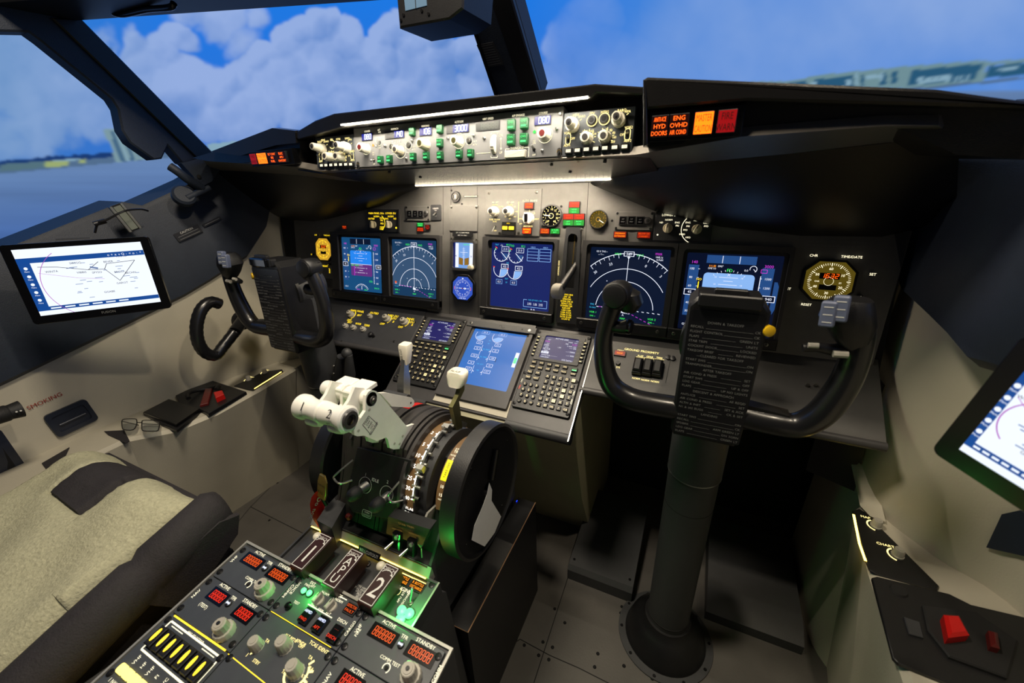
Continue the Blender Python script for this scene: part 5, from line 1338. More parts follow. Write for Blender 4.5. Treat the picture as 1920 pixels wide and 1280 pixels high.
CDUT = ['      ACT RTE LEGS   1/2', '013\u00b0   9.7NM', 'FF00R   .760/ FL350', '013\u00b0', '(3000)  .76/ FL350', 'BRYCE', '(VECTOR)  ----/ 2000A']
def cdu(x, label, col):
    F = CDUP.sub(x, .1145); t = thing('keypad_unit', label, 'keypad', F)
    W2, H2 = .0725, .1140
    b = MB('black'); b.rr(0, 0, 2*W2, 2*H2, 0, .006, .005, .0015)
    b.m('panel_dark').frame(rrect(0, .0625, .118, .082, .004), rrect(0, .0625, .090, .068, .004), .006, .009)
    for i in range(6):
        y = .088-i*.0107
        for s in (-1, 1): b.m('grey_print').line([(s*.047, y-.002), (s*.054, y+.001)], .0008, .0095)
    b.m('bezel').line([(-.066, -.008), (.066, -.008)], .001, .0063).line([(-.018, -.008), (-.018, -.040), (-.066, -.040)], .001, .0063)
    for sx in (-1, 1):
        for y in (.105, -.02, -.104): b.screw(sx*.067, y, .0042, .006)
    b.m('e_cream').text('MSG', .068, -.05, .006, h=.0066, rot=-90).text('OFST', .068, -.072, .006, h=.0066, rot=-90)
    b.m('e_cream').text('CALL', -.068, -.042, .005, h=.0066, rot=90); b.m('e_red').text('FAIL', -.068, -.060, .006, h=.0066, rot=90)
    b.part('case', t)
    b = MB('e_cdu'); b.box(-.0455, .0455, .028, .0965, .004, .0062); s = b.part('screen', t, smooth=0)
    b = MB('e_white'); h = .0066; z = .0062; T = lambda s_, x_, y_, al='l', m='e_white', k=z: b.m(m).text(s_, x_, y_, k, al, h=h, sx=.85)
    T('ACT RTE LEGS', 0, .092, 'c'); T('1/2', .043, .092, 'r')
    rows = [('013\u00b0', '9.7NM', '360\u00b0'), ('013\u00b0', '74NM', ''), ('(HOLD)', '', '1.5')]
    T('013\u00b0', -.036, .0855, k=.0048); T('9.7NM   0.00\u00b0', .043, .0855, 'r', k=.0048)
    T('FF00R', -.043, .080, m='e_magenta'); T('.760', .02, .080, 'r'); T('FL350', .043, .080, 'r', 'e_magenta')
    T('013\u00b0', -.036, .074, k=.0048); T('0.10NM  3.00\u00b0', .043, .074, 'r', k=.0048)
    T('(3000)', -.043, .069); T('1.200', .004, .0665, 'r', k=.005); T('----/ 240', .043, .069, 'r')
    T('(270)', -.038, .0632, k=.0048)
    T('VECTOR', -.043, .058); T('----/ 2000A', .043, .058, 'r')
    T('THEN', -.038, .0525, k=.0048); b.m('e_white').rect(-.034, .047, .020, .0062, h); b.m('e_cdu').text('BRYCE', -.034, .047, .0055, h=h+.0003, sx=.8); T('----/ 3000', .043, .047, 'r')
    T('RNP/ACTUAL---------------', -.041, .0395, k=.0046); T('1.00/0.05NM', -.043, .0335, k=.0052); T('RTE DATA>', .043, .0325, 'r')
    b.part('symbology', s, smooth=0)
    def key(x_, y_, w_, h_, tx, kind='rect'):
        ky = ('key', kind, w_, h_, tx)
        def f():
            q = MB('black')
            if kind == 'round': q.lathe([(w_/2, .006), (w_/2, .0095), (w_/2*.85, .0103)], seg=14)
            else: q.rr(0, 0, w_, h_, .006, .0100, .001, .0008, 2)
            if kind == 'lsk': q.m('e_keylit').rect(0, 0, w_*.5, h_*.30, .0102)
            elif kind == 'lit': q.m('e_keylit').rect(0, 0, w_*.82, h_*.78, .0102).m('black').text(tx, 0, 0, h_*.55, h=.0104)
            elif kind == 'exec': q.m('green_key').rect(0, h_*.2, w_*.8, h_*.3, .0102).m('e_greenlab').rect(0, -h_*.22, w_*.75, h_*.25, .0104)
            else: q.m('e_keylit').text(tx, 0, 0, min(h_*.78, .0085) if len(tx) < 3 else h_*.58, h=.0104, sx=min(1, w_*.86/(len(tx)*.62*h_*.5)) if len(tx) > 2 else 1)
            return q
        inst(ky, f, 'key', t, (x_, y_, 0))
    for i in range(6):
        for s_ in (-1, 1): key(s_*.0625, .088-i*.0107, .0105, .0068, 'lsk', 'lsk')
    for i, s_ in enumerate(('INIT REF', 'RTE', 'CLB', 'CRZ', 'DES')): key(-.052+i*.0205, .013, .0125, .0090, s_.split()[0])
    for i, s_ in enumerate(('MENU', 'LEGS', 'DEP', 'HOLD', 'PROG')): key(-.052+i*.0205, -.0005, .0125, .0090, s_)
    key(.0545, .010, .0150, .0110, '', 'exec'); key(.0545, -.002, .0130, .0085, 'EXEC')
    for (x_, y_, s_) in ((-.054, -.0155, 'N1'), (-.033, -.0155, 'FIX'), (-.054, -.0305, 'PREV'), (-.033, -.0305, 'NEXT')): key(x_, y_, .0135, .0105, s_)
    al = ['ABCDE', 'FGHIJ', 'KLMNO', 'PQRST', 'UVWXY']
    for r_, row in enumerate(al):
        for c_, ch in enumerate(row): key(-.006+c_*.0165, -.0195-r_*.0152, .0105, .0105, ch, 'lit' if ch in 'ENSW' else 'rect')
    for c_, ch in enumerate(('Z', 'SP', 'DEL', '/', 'CLR')): key(-.006+c_*.0165, -.0195-5*.0152, .0105, .0100, ch)
    for r_, row in enumerate((('1', '2', '3'), ('4', '5', '6'), ('7', '8', '9'), ('.', '0', '+/-'))):
        for c_, ch in enumerate(row): key(-.0565+c_*.0155, -.050-r_*.0152, .0108, .0108, ch, 'round')
    return t
cdu(-.1840, 'keypad unit with navy text screen left of the tall blue screen, partly behind a lever', 0)
cdu(.1840, 'keypad unit with navy text screen right of the tall lower screen, fully in view', 1)

# tall lower display
def lower(b, w, h):
    P = lambda x, y: ((x-655)/510*w-w/2+((y-185)/600)*w*.46*0, h/2-(y-185)/600*h)
    # content laid out in its own screen fractions
    L = lambda fx, fy: ((fx-.5)*w, (.5-fy)*h)
    b.m('e_ltblue'); r = .0165
    for fx in (.17, .50):
        cx, cy = L(fx, .11); b.m('e_white').arc(cx, cy, r, 150, 350, .0012)
        b.m('e_ltblue').poly([(cx, cy)]+[(cx+r*.92*math.cos(math.radians(a)), cy+r*.92*math.sin(math.radians(a))) for a in range(0, -151, -15)], .0006)
        b.rect(cx+.011, cy+.010, .024, .011, .0007); b.m('e_lower').rect(cx+.011, cy+.010, .022, .009, .0009); b.m('e_white').text('61.3', cx+.011, cy+.010, .0075, h=.0011)
    def boxv(fx, fy, s, gauge=0):
        x, y = L(fx, fy); b.m('e_white').rect(x, y, .018, .010, .0006); b.m('e_lower').rect(x, y, .016, .008, .0008); b.m('e_white').text(s, x, y, .0065, h=.001)
        if gauge: b.line([(x+gauge*.013, y+.012), (x+gauge*.013, y-.012)], .0010).line([(x+gauge*.013, y-.002), (x+gauge*.018, y-.006)], .0016)
    for fy, a_, c_, g in ((.25, '0.3', '0.3', 0), (.36, '32', '32', 1), (.50, '105', '108', 1), (.63, '16', '16', 0), (.74, '0.7', '0.7', 1)):
        boxv(.20, fy, a_, g); boxv(.55, fy, c_, -g)
    b.m('e_cyan')
    for fy, s in ((.19, 'N2'), (.25, 'FF'), (.36, 'OIL PRESS'), (.50, 'OIL TEMP'), (.63, 'OIL QTY'), (.74, 'VIB')): b.text(s, *L(.375, fy), .005)
    x, y = L(.955, .46); b.m('e_white').rect(x, y, .010, h*.26, .0006); b.m('e_greenlab').rect(x, y-.002, .008, h*.10, .0008)
    b.m('e_tape').rect(*L(.62, .52), .003, .012, .0006)
F = CDUP
display('tall light blue lower screen between the two keypads', -.1045, .1045, .2365, -.012, [cD(760, 183), cD(1262, 245), cD(1050, 792), cD(548, 668)], lower, 'e_lower', frame=Fr(CDUP.w(0, 0, .001), CDUP.u, CDUP.v), depth=.010, ledge=False)
b = MB('charcoal'); q = [CDUP.px(*p, .013) for p in (cD(705, 95), cD(1350, 180), cD(1330, 235), cD(680, 150))]
b.prism([q[3], q[2], q[1], q[0]], .010, .0135, .0008)
b.screw(q[0][0]+.012, (q[0][1]+q[3][1])/2, .0045, .0135, 'screw'); b.m('seam').arc(q[0][0]+.105, (q[0][1]+q[3][1])/2, .004, 0, 180, .001, .014).arc(q[0][0]+.113, (q[0][1]+q[3][1])/2, .004, 180, 360, .001, .014)
b.m('white_print').disc(q[1][0]-.019, (q[1][1]+q[2][1])/2, .0042, .014); b.m('seam').disc(q[1][0]-.040, (q[1][1]+q[2][1])/2, .0022, .014)
solo(b, 'retaining_bar', 'flat grey bar with screw and white dot across the top of the tall blue screen', 'bar', Fr(CDUP.O, CDUP.u, CDUP.v))

# ================================================================== PEDESTAL
PA = math.radians(5.02)
PED = Fr((0, 0, .5096), (1, 0, 0), (0, math.cos(PA), math.sin(PA)))
PW = .1501
b = MB('shield_grey')
# housing sides: tapered box below the radios
def ring_(a0, a1, v0, v1, z): 
    return [tuple(PED.w(a0, v0)[:2])+(z,), tuple(PED.w(a1, v0)[:2])+(z,), tuple(PED.w(a1, v1)[:2])+(z,), tuple(PED.w(a0, v1)[:2])+(z,)]
hs = PW*1.5+.007
top = [tuple(PED.w(-hs, -.62, -.001)), tuple(PED.w(hs, -.62, -.001)), tuple(PED.w(hs, .008, -.001)), tuple(PED.w(-hs, .008, -.001))]
b.m('charcoal').loft([[(-hs-.0, -.62, 0), (hs, -.62, 0), (hs, .02, 0), (-hs, .02, 0)], top])
pt_ = thing('pedestal', 'long centre pedestal box with bright metal rim that the radio panels sit in', 'pedestal', (0, 0, 0))
b.part('housing', pt_, smooth=20)
b = MB('rim_grey'); o_ = [(-hs, -.62), (hs, -.62), (hs, .008), (-hs, .008)]; i_ = [(-hs+.004, -.616), (hs-.004, -.616), (hs-.004, .004), (-hs+.004, .004)]
b.frame(o_, i_, -.002, .0035); b.V = [tuple(PED.w(*v)) for v in b.V]; b.part('rim', pt_)
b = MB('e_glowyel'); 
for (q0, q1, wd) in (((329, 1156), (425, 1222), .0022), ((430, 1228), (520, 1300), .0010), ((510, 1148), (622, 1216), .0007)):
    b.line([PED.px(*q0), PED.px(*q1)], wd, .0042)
b.V = [tuple(PED.w(*v)) for v in b.V]; b.part('seam_and_added_glow', pt_, smooth=0)

H0 = .004
def radio(col, v1, v0, name, label, cat='radio panel'):
    """module in column col (-1,0,1) from v1 (forward edge) down to v0"""
    F = PED.sub(col*PW, (v0+v1)/2); w, h = PW-.0016, v1-v0-.0012
    t = thing(name, label, cat, F); b = MB('module_grey'); b.rr(0, 0, w, h, -.02, H0, .001, .0006)
    for sx in (-1, 1):
        for sy in ([-1, 1] if h < .09 else [-1, 0, 1]): b.screw(sx*(w/2-.006), sy*(h/2-.009), .0052, H0)
    return t, F, w, h, b
def rw(b, F, q, s, z, m='e_cream', **k): b.m(m).text(s, *F.px(*q, H0), z, h=H0+.0005, **k)
def led(t, F, c, n, size, col='e_orange', dx=0., pad=1.25):
    """red segment display centred on picture point c"""
    a, cc = F.px(*c, H0); pw, hh = size
    b = MB('black_gloss'); b.rr(a, cc, pw*n*1.22+.003, hh*1.75, H0, H0+.0012, .001)
    b.m(col).digits('8'*n, a-pw*n/2+pw*.19, cc-hh/2, pw, hh, hh*.085, H0+.0016, .08)
    b.part('digit_display', t, smooth=0)
def bigk(t, F, q, q2=None, r=.0150, h=.030):
    a, c = F.px(*q, 0); k = dknob(t, a, c, r, h, m='knob_grey', tip='knob_grey'); return k
def vhf(col, v1, v0, label, pts):
    t, F, w, h, b = radio(col, v1, v0, 'radio_panel', label)
    rw(b, F, pts['act'], 'ACTIVE', .0075); rw(b, F, pts['stb'], 'STANDBY', .0075); rw(b, F, pts['tfr'], 'TFR', .0072)
    if 'test' in pts:
        rw(b, F, pts['test'], 'COMM TEST', .0062); a, c = F.px(*pts['ring'], H0); b.m('e_cream').arc(a, c, .0056, -60, 210, .0013, H0+.0005); b.m('seam').lathe([(.003, H0), (.0025, H0+.002)], (a, c, 0))
    for q, s, r_ in pts.get('side', ()): b.m('e_cream').text(s, *F.px(*q, H0), .0072, h=H0+.0005, rot=r_)
    b.part('faceplate', t)
    led(t, F, pts['d1'], pts['n'], (.0062, .0115), 'e_red' if pts.get('red') else 'e_orange'); led(t, F, pts['d2'], pts['n'], (.0062, .0115), 'e_red' if pts.get('red') else 'e_orange')
    a, c = F.px(*pts['btn'], H0+.003); q = MB('black'); q.lathe([(.0052, H0), (.0052, H0+.003), (.0045, H0+.0035)], seg=16); q.m('e_white').rect(0, 0, .0055, .0028, H0+.0038).poly([(.0028, .003), (.0045, 0), (.0028, -.003)], H0+.0038).poly([(-.0028, .003), (-.0045, 0), (-.0028, -.003)], H0+.0038); q.part('transfer_button', t, loc=(a, c, 0))
    bigk(t, F, pts['knob'])
    return t
R3 = lambda x, y: (400+x/3.84, 980+y/3.84)
R6 = lambda x, y: (140+x/4.572, 1000+y/4.572)
vhf(-1, 0, -.0625, 'radio panel in the far left corner of the pedestal with two six digit orange readouts', dict(act=R3(338, 222), stb=R3(518, 320), tfr=R3(408, 290), test=R3(282, 415), ring=R3(252, 443), d1=R3(285, 275), d2=R3(468, 378), n=6, btn=R3(369, 322), knob=R3(385, 510), side=((R3(150, 260), 'VHF', 90), (R3(540, 490), 'COMM', -90), (R3(590, 470), 'VOICE', -90))))
vhf(-1, -.0625, -.1275, 'navigation radio panel at left with two five digit red readouts, nearest the slider panel', dict(act=R6(1290, 455), stb=R6(1505, 600), tfr=R6(1365, 555), d1=R6(1228, 540), d2=R6(1450, 690), n=5, btn=R6(1316, 594), knob=R6(1305, 860), red=True, side=((R6(1040, 515), 'NAV', 90), (R6(1105, 618), '(TEST)', 0))))
# audio control panel with sliders and glowing keys
t, F, w, h, b = radio(-1, -.1275, -.30, 'audio_control_panel', 'audio panel with ivory framed sliders and rows of glowing yellow-white keys at the lower left', 'control panel')
q = [F.px(*R6(*p), H0) for p in ((850, 725), (1262, 1020), (1105, 1195), (705, 870))]
aL, aR = -w/2+.014, w/2-.006; yT, yB = h/2-.008, h/2-.050
b.m('e_cream').line([(aL, yT), (aR, yT), (aR, yB), (aL, yB), (aL, yT)], .0026, H0+.0006)
b.m('e_cream').text('MIC SELECTOR', (aL+aR)/2, yT+.001, .006, h=H0+.0012).rect(aL+.024, yT-.004, .030, .0012, H0+.0008).rect(aR-.024, yT-.004, .030, .0012, H0+.0008)
b.m('black_matte').rect((aL+aR)/2, (yT+yB)/2-.002, aR-aL-.004, .030, H0+.0003)
for i, s in enumerate(('VHF', 'HF', 'VHF', 'FI', 'SVC', 'PA', 'INT')): b.m('e_cream').text(s, aL+.010+i*.018, yB-.0105, .0068, h=H0+.0005, rot=90)
for i, s in enumerate(('1 NAV', 'ADF', '2 NAV')): b.m('e_cream').text(s, aL+.010+i*.040, yB-.040, .0068, h=H0+.0005)
b.part('faceplate', t)
for i in range(7):
    x = aL+.0075+i*(aR-aL-.015)/6
    q = MB('black'); q.box(-.0075, .0075, -.0145, .0125, .0005, .0085, .0012); q.m('seam').box(-.0042, .0042, -.012, .010, .0085, .009)
    q.m('e_glowyel').prism([(.0026*math.cos(a), .009*math.sin(a)) for a in [k*math.pi/8 for k in range(16)]], .009, .0098)
    q.part('slider', t, loc=(x, (yT+yB)/2-.001, H0), rot=(0, 0, math.radians(0)))
def b_glow():
    q = MB('e_hotkey'); q.rr(0, 0, .0140, .0120, 0, .008, .004, .003); return q
E('e_hotkey', (255, 226, 110), 2.6)
for r_, n, y in ((0, 8, yB-.026), (1, 5, yB-.058), (2, 5, yB-.082)):
    for i in range(n):
        inst('hotkey', b_glow, 'lit_key', t, (aL-.002+.0078+i*.0165, y, H0))
# cargo fire panel
t, F, w, h, b = radio(0, 0, -.0625, 'cargo_fire_panel', 'fire test panel at the top centre of the pedestal with two bright green lamps', 'control panel')
for q, s, z in (((718, 435), 'EXT', .0062), ((680, 450), 'FWD', .0055), ((718, 458), 'AFT', .0055), ((870, 505), 'DET SELECT', .0066), ((808, 508), 'NORM', .0055), ((905, 560), 'NORM', .0055), ((725, 595), 'FWD', .0055), ((772, 628), 'ARM', .0055), ((828, 652), 'AFT', .0055), ((600, 575), 'TEST', .0055), ((930, 708), 'DISCH', .0066)): rw(b, F, R3(*q), s, z)
b.m('e_cream').line([F.px(*R3(782, 460), H0), F.px(*R3(830, 480), H0)], .0014, H0+.0005).line([F.px(*R3(910, 530), H0), F.px(*R3(962, 556), H0)], .0014, H0+.0005).line([F.px(*R3(682, 585), H0), F.px(*R3(855, 685), H0)], .0014, H0+.0005)
b.m('e_cream').line([F.px(*R3(735, 645), H0), F.px(*R3(690, 715), H0)], .0012, H0+.0005)
for (x, y, s) in ((985, 760, 'CARGO'), (1040, 790, 'FIRE')): b.m('e_cream').text(s, *F.px(*R3(x, y), H0), .0062, h=H0+.0005, rot=90)
b.part('faceplate', t)
for x, y in ((650, 485), (690, 503)):
    a, c = F.px(*R3(x, y), H0+.004); q = MB('black'); q.lathe([(.0058, 0), (.0058, .003)], seg=16); q.m('e_greenhot').lathe([(.0046, .003), (.0040, .0055), (.002, .0065)], seg=16); q.part('green_lamp', t, loc=(a, c, H0), label='bright green lit lamp')
for x, y in ((762, 560), (852, 608)): selector(t, *F.px(*R3(x, y), H0), .0088, .018, -5)
a, c = F.px(*R3(545, 605), H0); q = MB('black_gloss'); q.lathe([(.0055, H0), (.0055, H0+.006), (.003, H0+.008)], (a, c, 0)); q.part('test_button', t)
annun(t, *F.px(*R3(992, 625), H0), .0220, .0165, 'black_gloss', 'e_orange', ['DETECTOR', 'FAULT'], .006, .007)
for (x, y), top_, bot_, tm in (((668, 660), 'ARMED', 'FWD', 'e_lcddig'), ((765, 722), 'ARMED', 'AFT', 'e_lcddig'), ((872, 790), '- - -', 'DISCH', 'red_print')):
    a, c = F.px(*R3(x, y), H0+.008); q = MB('black_gloss'); q.rr(0, 0, .0175, .0225, H0, .0120, .001, .001); q.m(tm).text(top_, 0, .005, .0056, h=.0124, sx=.8); q.m('e_red').text(bot_, 0, -.006, .0062, h=.0124); q.part('push_light', t, loc=(a, c, 0))
# transponder panel
t, F, w, h, b = radio(0, -.0625, -.20, 'transponder_panel', 'transponder panel in the middle of the pedestal with three grey knobs and yellow scale', 'control panel')
for q, s, z in (((390, 850), 'TA', .0062), ((560, 828), 'ALT RPTG', .0055), ((632, 862), 'XPNDR', .006), ((632, 890), 'OFF', .0055), ((760, 895), 'TCAS IDENT', .0066), ((245, 950), '1', .007), ((310, 1000), 'STBY', .006), ((700, 970), 'TA', .006), ((705, 1050), 'RA', .006), ((520, 1080), 'TEST', .006), ((655, 1110), 'ATC', .006)): rw(b, F, R3(*q), s, z, 'e_warm')
a, c = F.px(*R3(600, 1080), H0); b.m('e_warm').arc(a, c, .0165, -200, 50, .003, H0+.0005); b.ticks(a, c, .016, .024, -40, 60, 4, .003, H0+.0005)
b.line([F.px(*R3(265, 945), H0), F.px(*R3(305, 925), H0)], .002, H0+.0005)
b.part('faceplate', t)
for q, r_, hh in (((325, 900), .0095, .022), ((525, 905), .0105, .024), ((605, 1085), .0105, .026)): knob(t, *F.px(*R3(*q), 0), r_, hh, 0, 'knob_grey', 'knob_grey')
vhf(1, 0, -.0625, 'radio panel at the right corner of the pedestal with two six digit orange readouts', dict(act=R3(1268, 728), stb=R3(1530, 870), tfr=R3(1378, 822), test=R3(1272, 995), ring=R3(1245, 1045), d1=R3(1225, 805), d2=R3(1492, 945), n=6, btn=R3(1348, 872), knob=R3(1432, 1125), side=((R3(1045, 760), 'VHF', 90), (R3(1610, 1090), 'COMM', 90))))
vhf(1, -.0625, -.1275, 'navigation radio panel cut by the lower frame edge, in front of the right radio', dict(act=R3(1040, 1075), stb=(745, 1300), tfr=(710, 1290), d1=R3(985, 1150), d2=(738, 1320), n=5, btn=(700, 1310), knob=(690, 1370), red=True, side=((R3(820, 1120), 'NAV', 90),)))

# ================================================================== FIRE HANDLE PANEL
FA = math.radians(3.28)
FP_ = Fr((0, -.01, .486), (1, 0, 0), (0, math.cos(FA), math.sin(FA)))
Z1 = lambda x, y: (560+x/5.12, 880+y/5.12)
M, w, h = FP_.mod((585, 992), (826, 1097), (780, 1178), (520, 1050))
b = MB('charcoal')
c0, c1 = FP_.px(588, 988), FP_.px(826, 1096)
fx0, fx1, fy1 = c0[0]-.004, c1[0], (c0[1]+c1[1])/2
fy0 = FP_.px(776, 1182)[1]
ft = thing('fire_panel', 'fire handle panel between pedestal radios and throttle block, glowing green and yellow at its edges', 'control panel', FP_)
b = MB('panel_dark'); b.box(fx0+.003, fx1-.003, -.015, fy1-.003, -.02, 0)
b.m('module_grey'); b.box(fx1-.024, fx1-.003, fy1-.13, fy1-.003, 0, .003, .001)
for x, y in ((1280, 1120), (668, 912)): b.screw(*FP_.px(*Z1(x, y)), .0055, .003)
b.m('e_cream'); 
def fl_(q, s, z, rot=0, m='e_cream'): b.m(m).text(s, *FP_.px(*q), z, h=.0008, rot=rot)
fl_(Z1(1018, 1155), 'ENGINES', .0085); fl_(Z1(985, 1220), 'APU BTL', .0055, 90); fl_(Z1(1030, 1235), 'DISCHARGE', .0055, 90); fl_(R3(232, 130+640), 'TEST', .006)
fl_(Z1(300, 690), 'DET', .007, 0); fl_(R3(600, 290), 'OVHT', .006, 90); fl_((470+0, 1058), '', .006)
for i, s in enumerate(('FIRE HANDLE', 'PULL WHEN ILLUM', 'LOCK OVERRIDE', 'PRESS BUTTON', 'BELOW HANDLE')): fl_((683+i*.0, 1103+i*5.5), s, .0048, 0, 'white_print')
b.m('e_warm').arc(*FP_.px(*Z1(850, 1195)), .008, -60, 60, .0009, .0008).arc(*FP_.px(*Z1(940, 1165)), .008, -40, 60, .0009, .0008)
b.part('faceplate', ft)
b = MB('charcoal'); b.frame([(fx0, -.03), (fx1, -.03), (fx1, fy1), (fx0, fy1)], [(fx0+.004, -.028), (fx1-.004, -.028), (fx1-.004, fy1-.004), (fx0+.004, fy1-.004)], -.03, .006)
b.m('rim_grey').line([(fx1-.0015, -.02), (fx1-.0015, fy1)], .003, .0065)
b.part('frame', ft)
b = MB('rim_grey'); b.loft([[(x, fy1-.002, -.01), (x, fy1-.002, .007), (x, fy1+.010, .020), (x, fy1+.013, -.01)] for x in (fx0, fx1-.022)]); b.part('rear_ledge', ft)
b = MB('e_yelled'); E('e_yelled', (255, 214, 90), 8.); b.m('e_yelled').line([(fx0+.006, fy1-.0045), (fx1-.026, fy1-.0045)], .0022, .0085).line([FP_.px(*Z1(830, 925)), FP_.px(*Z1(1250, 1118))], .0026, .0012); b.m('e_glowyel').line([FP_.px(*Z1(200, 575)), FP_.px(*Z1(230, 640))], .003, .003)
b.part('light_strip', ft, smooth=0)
# body under the fire panel
b = MB('charcoal')
b.loft([[(fx0, -.05, 0), (fx1+.04, -.05, 0), (fx1+.02, fy1+.01, 0), (fx0, fy1+.01, 0)], [(fx0, -.05, .46), (fx1+.003, -.05, .46), (fx1+.001, fy1, .46), (fx0, fy1, .46)], [tuple(FP_.w(fx0, -.04, -.021)), tuple(FP_.w(fx1, -.04, -.021)), tuple(FP_.w(fx1, fy1, -.021)), tuple(FP_.w(fx0, fy1, -.021))]])
b.part('housing', pt_, smooth=20)
# fire handles
def fhandle(p0, p1, txt, label_):
    """p0 near end centre, p1 far end centre, on the handle top"""
    top = .048; a0, c0_ = FP_.px(*p0, top); a1, c1_ = FP_.px(*p1, top)
    L = math.hypot(a1-a0, c1_-c0_); rz = math.atan2(c1_-c0_, a1-a0)-math.pi/2
    L = .071; w_ = .030
    q = MB('maroon'); q.box(-w_/2, w_/2, -L/2, L/2, top-.030, top, .0015); q.box(-w_*.3, w_*.3, -L*.4, L*.4, .001, top-.030)
    q.m('white_print'); q.line([(-w_*.42, -L*.45), (w_*.42, -L*.45), (w_*.42, L*.45), (-w_*.42, L*.45), (-w_*.42, -L*.45)], .0011, top+.0004)
    q.arc(0, L*.16, w_*.42, 35, 145, .0013, top+.0004); q.poly([(w_*.30, L*.16+w_*.34), (w_*.42, L*.16+w_*.16), (w_*.22, L*.16+w_*.22)], top+.0004); q.text('DISCH', 0, L*.36, .0085, h=top+.0004)
    if len(txt) == 1: q.text(txt, 0, -L*.08, .046, h=top+.0004, sx=.85)
    else:
        for i, ch in enumerate(txt): q.text(ch, 0, L*(.17-.22*i), .021, h=top+.0004)
    q.part('fire_handle', ft, loc=((a0+a1)/2, (c0_+c1_)/2-.003, 0), rot=(0, 0, rz*.0), label=label_)
fhandle(Z1(48, 880), Z1(228, 655), '1', 'dark maroon handle marked 1'); fhandle(Z1(340, 1050), Z1(540, 810), 'APU', 'dark maroon handle marked APU'); fhandle(Z1(700, 1210), Z1(870, 960), '2', 'dark maroon handle marked 2')
for x, y in ((1003, 1068), (1140, 1130)): annun(ft, *FP_.px(*Z1(x, y)), .030, .017, 'black_gloss', 'e_amber', ['L BOTTLE' if x < 1100 else 'R BOTTLE', 'DISCHARGE'], .0068, .004, 'bottle_light')
annun(ft, *FP_.px(*Z1(320, 1085), .0), .026, .012, 'black_gloss', 'e_orange', ['A DET', 'INOP'], .006, .004, 'bottle_light')
for x, y in ((785, 915), (175, 630)):
    a, c = FP_.px(*Z1(x, y), .03); q = MB('ivory'); q.lathe([(.004, .0), (.004, .022)], (a, c, 0), seg=10); q.ball((a, c, .026), .0085, 1, 1, .9); q.part('release_button', ft)
toggle(ft, *FP_.px(*R3(1420, 580)), 30, .022)
for k, (x, y) in enumerate(((338, 405), (430, 440), (322, 508))):
    a, c = FP_.px(700+x/6.4, 1080+y/6.4, .006); q = MB('black'); q.lathe([(.0095, 0), (.0095, .004)], seg=18); q.m('e_greenhot').lathe([(.0078, .004), (.007, .0075), (.003, .009)], seg=18); q.part('green_lamp', ft, loc=(a, c, 0), label='large bright green lit lamp')
F_ = FP_; a, c = F_.px(*Z1(680, 800), .012)
b = MB('black'); b.box(-.026, .026, -.006, .006, 0, .0015); b.m('white_print').text('BELLCUTOUT', 0, 0, .0085, h=.002, sx=.85)
Bf = Fr(FP_.w(a, c, .012), (1, 0, 0), (0, .5, .85)); solo(b, 'label_tag', 'small black BELLCUTOUT label on the ledge above the fire handles', 'label', Bf)

lamp('green_lamp_glow', 'POINT', tuple(FP_.w(*FP_.px(760, 1145, .03), .03)), .40, (60, 255, 90), size=(.012, .012))
lamp('green_lamp_glow', 'POINT', tuple(PED.w(*PED.px(576, 1108, .022), .022)), .14, (60, 255, 90), size=(.010, .010))

b = MB('charcoal'); Q = [at(2, .45, *q) for q in ((450, 1100), (425, 1118), (262, 1208), (140, 1292), (420, 1292))]
b.loft([[(p[0], p[1], .0) for p in Q], [(p[0], p[1], .45) for p in Q]])
b.part('side_extension', pt_, smooth=20)
b = MB('e_glowyel'); b.box(-hs-.002, -hs-.0005, -.50, -.10, .470, .476); b.part('seam_and_added_glow', pt_, smooth=0)  # glowing strip added below the rim to light the side wedge

lamp('wedge_fill_lamp', 'AREA', (-hs-.004, -.22, .474), .30, (255, 205, 50), aim=(-hs-.012, -.22, .40), size=(.26, .004), spread=70)  # added yellow fill lamp for the side wedge, no known source
# ================================================================== THROTTLE QUADRANT
CY_, CZ_ = .250, .573
TQ = thing('throttle_quadrant', 'central throttle block with white thrust levers, curved lit scales and black trim wheels', 'throttle', (0, CY_, .2))
def tp(mb, name, par=None, **k):
    mb.V = [(v[0], v[1]-CY_, v[2]-.2) for v in mb.V]; return mb.part(name, par or TQ, **k)
def arcpts(R, a0, a1, n, cy=CY_, cz=CZ_):
    return [(cy+R*math.cos(math.radians(a0+(a1-a0)*i/n)), cz+R*math.sin(math.radians(a0+(a1-a0)*i/n))) for i in range(n+1)]
# body: profile in (y, z), extruded along x
b = MB('black')
def slab(b, x0, x1, prof): return b.loft([[(x0, y, z) for y, z in prof], [(x1, y, z) for y, z in prof]])
slab(b, -.125, .120, [(.098, .30), (.44, .30), (.44, .50)]+arcpts(.078, 20, 110, 8)+[(.185, .60), (.125, .512), (.098, .512)])
b.m('charcoal'); slab(b, .121, .126, [(.098, .36), (.44, .36), (.44, .52), (.20, .585), (.150, .560), (.102, .513)])
tp(b, 'housing', smooth=25)
mat('drum', (50, 47, 46), .42, noise=.1, nscale=40, bump=.1, bscale=500)
b = MB('drum')
cutp = [(.155, .600), (.118, .520), (.30, .50)]
for (x0, x1, R) in ((-.118, -.112, .124), (-.110, -.070, .128), (-.068, -.060, .124), (-.058, -.018, .128), (-.016, -.008, .124), (-.006, .032, .128), (.034, .041, .125)):
    slab(b, x0, x1, arcpts(R, -12, 123, 34)+cutp)
b.m('seam')
for x0, x1 in ((-.092, -.087), (-.040, -.035), (.011, .016)): slab(b, x0, x1, arcpts(.1285, 30, 128, 30)+arcpts(.115, 128, 30, 10))
b.m('red'); slab(b, -.034, -.019, arcpts(.1286, 60, 82, 8)+arcpts(.12, 82, 60, 4))
tp(b, 'drum')
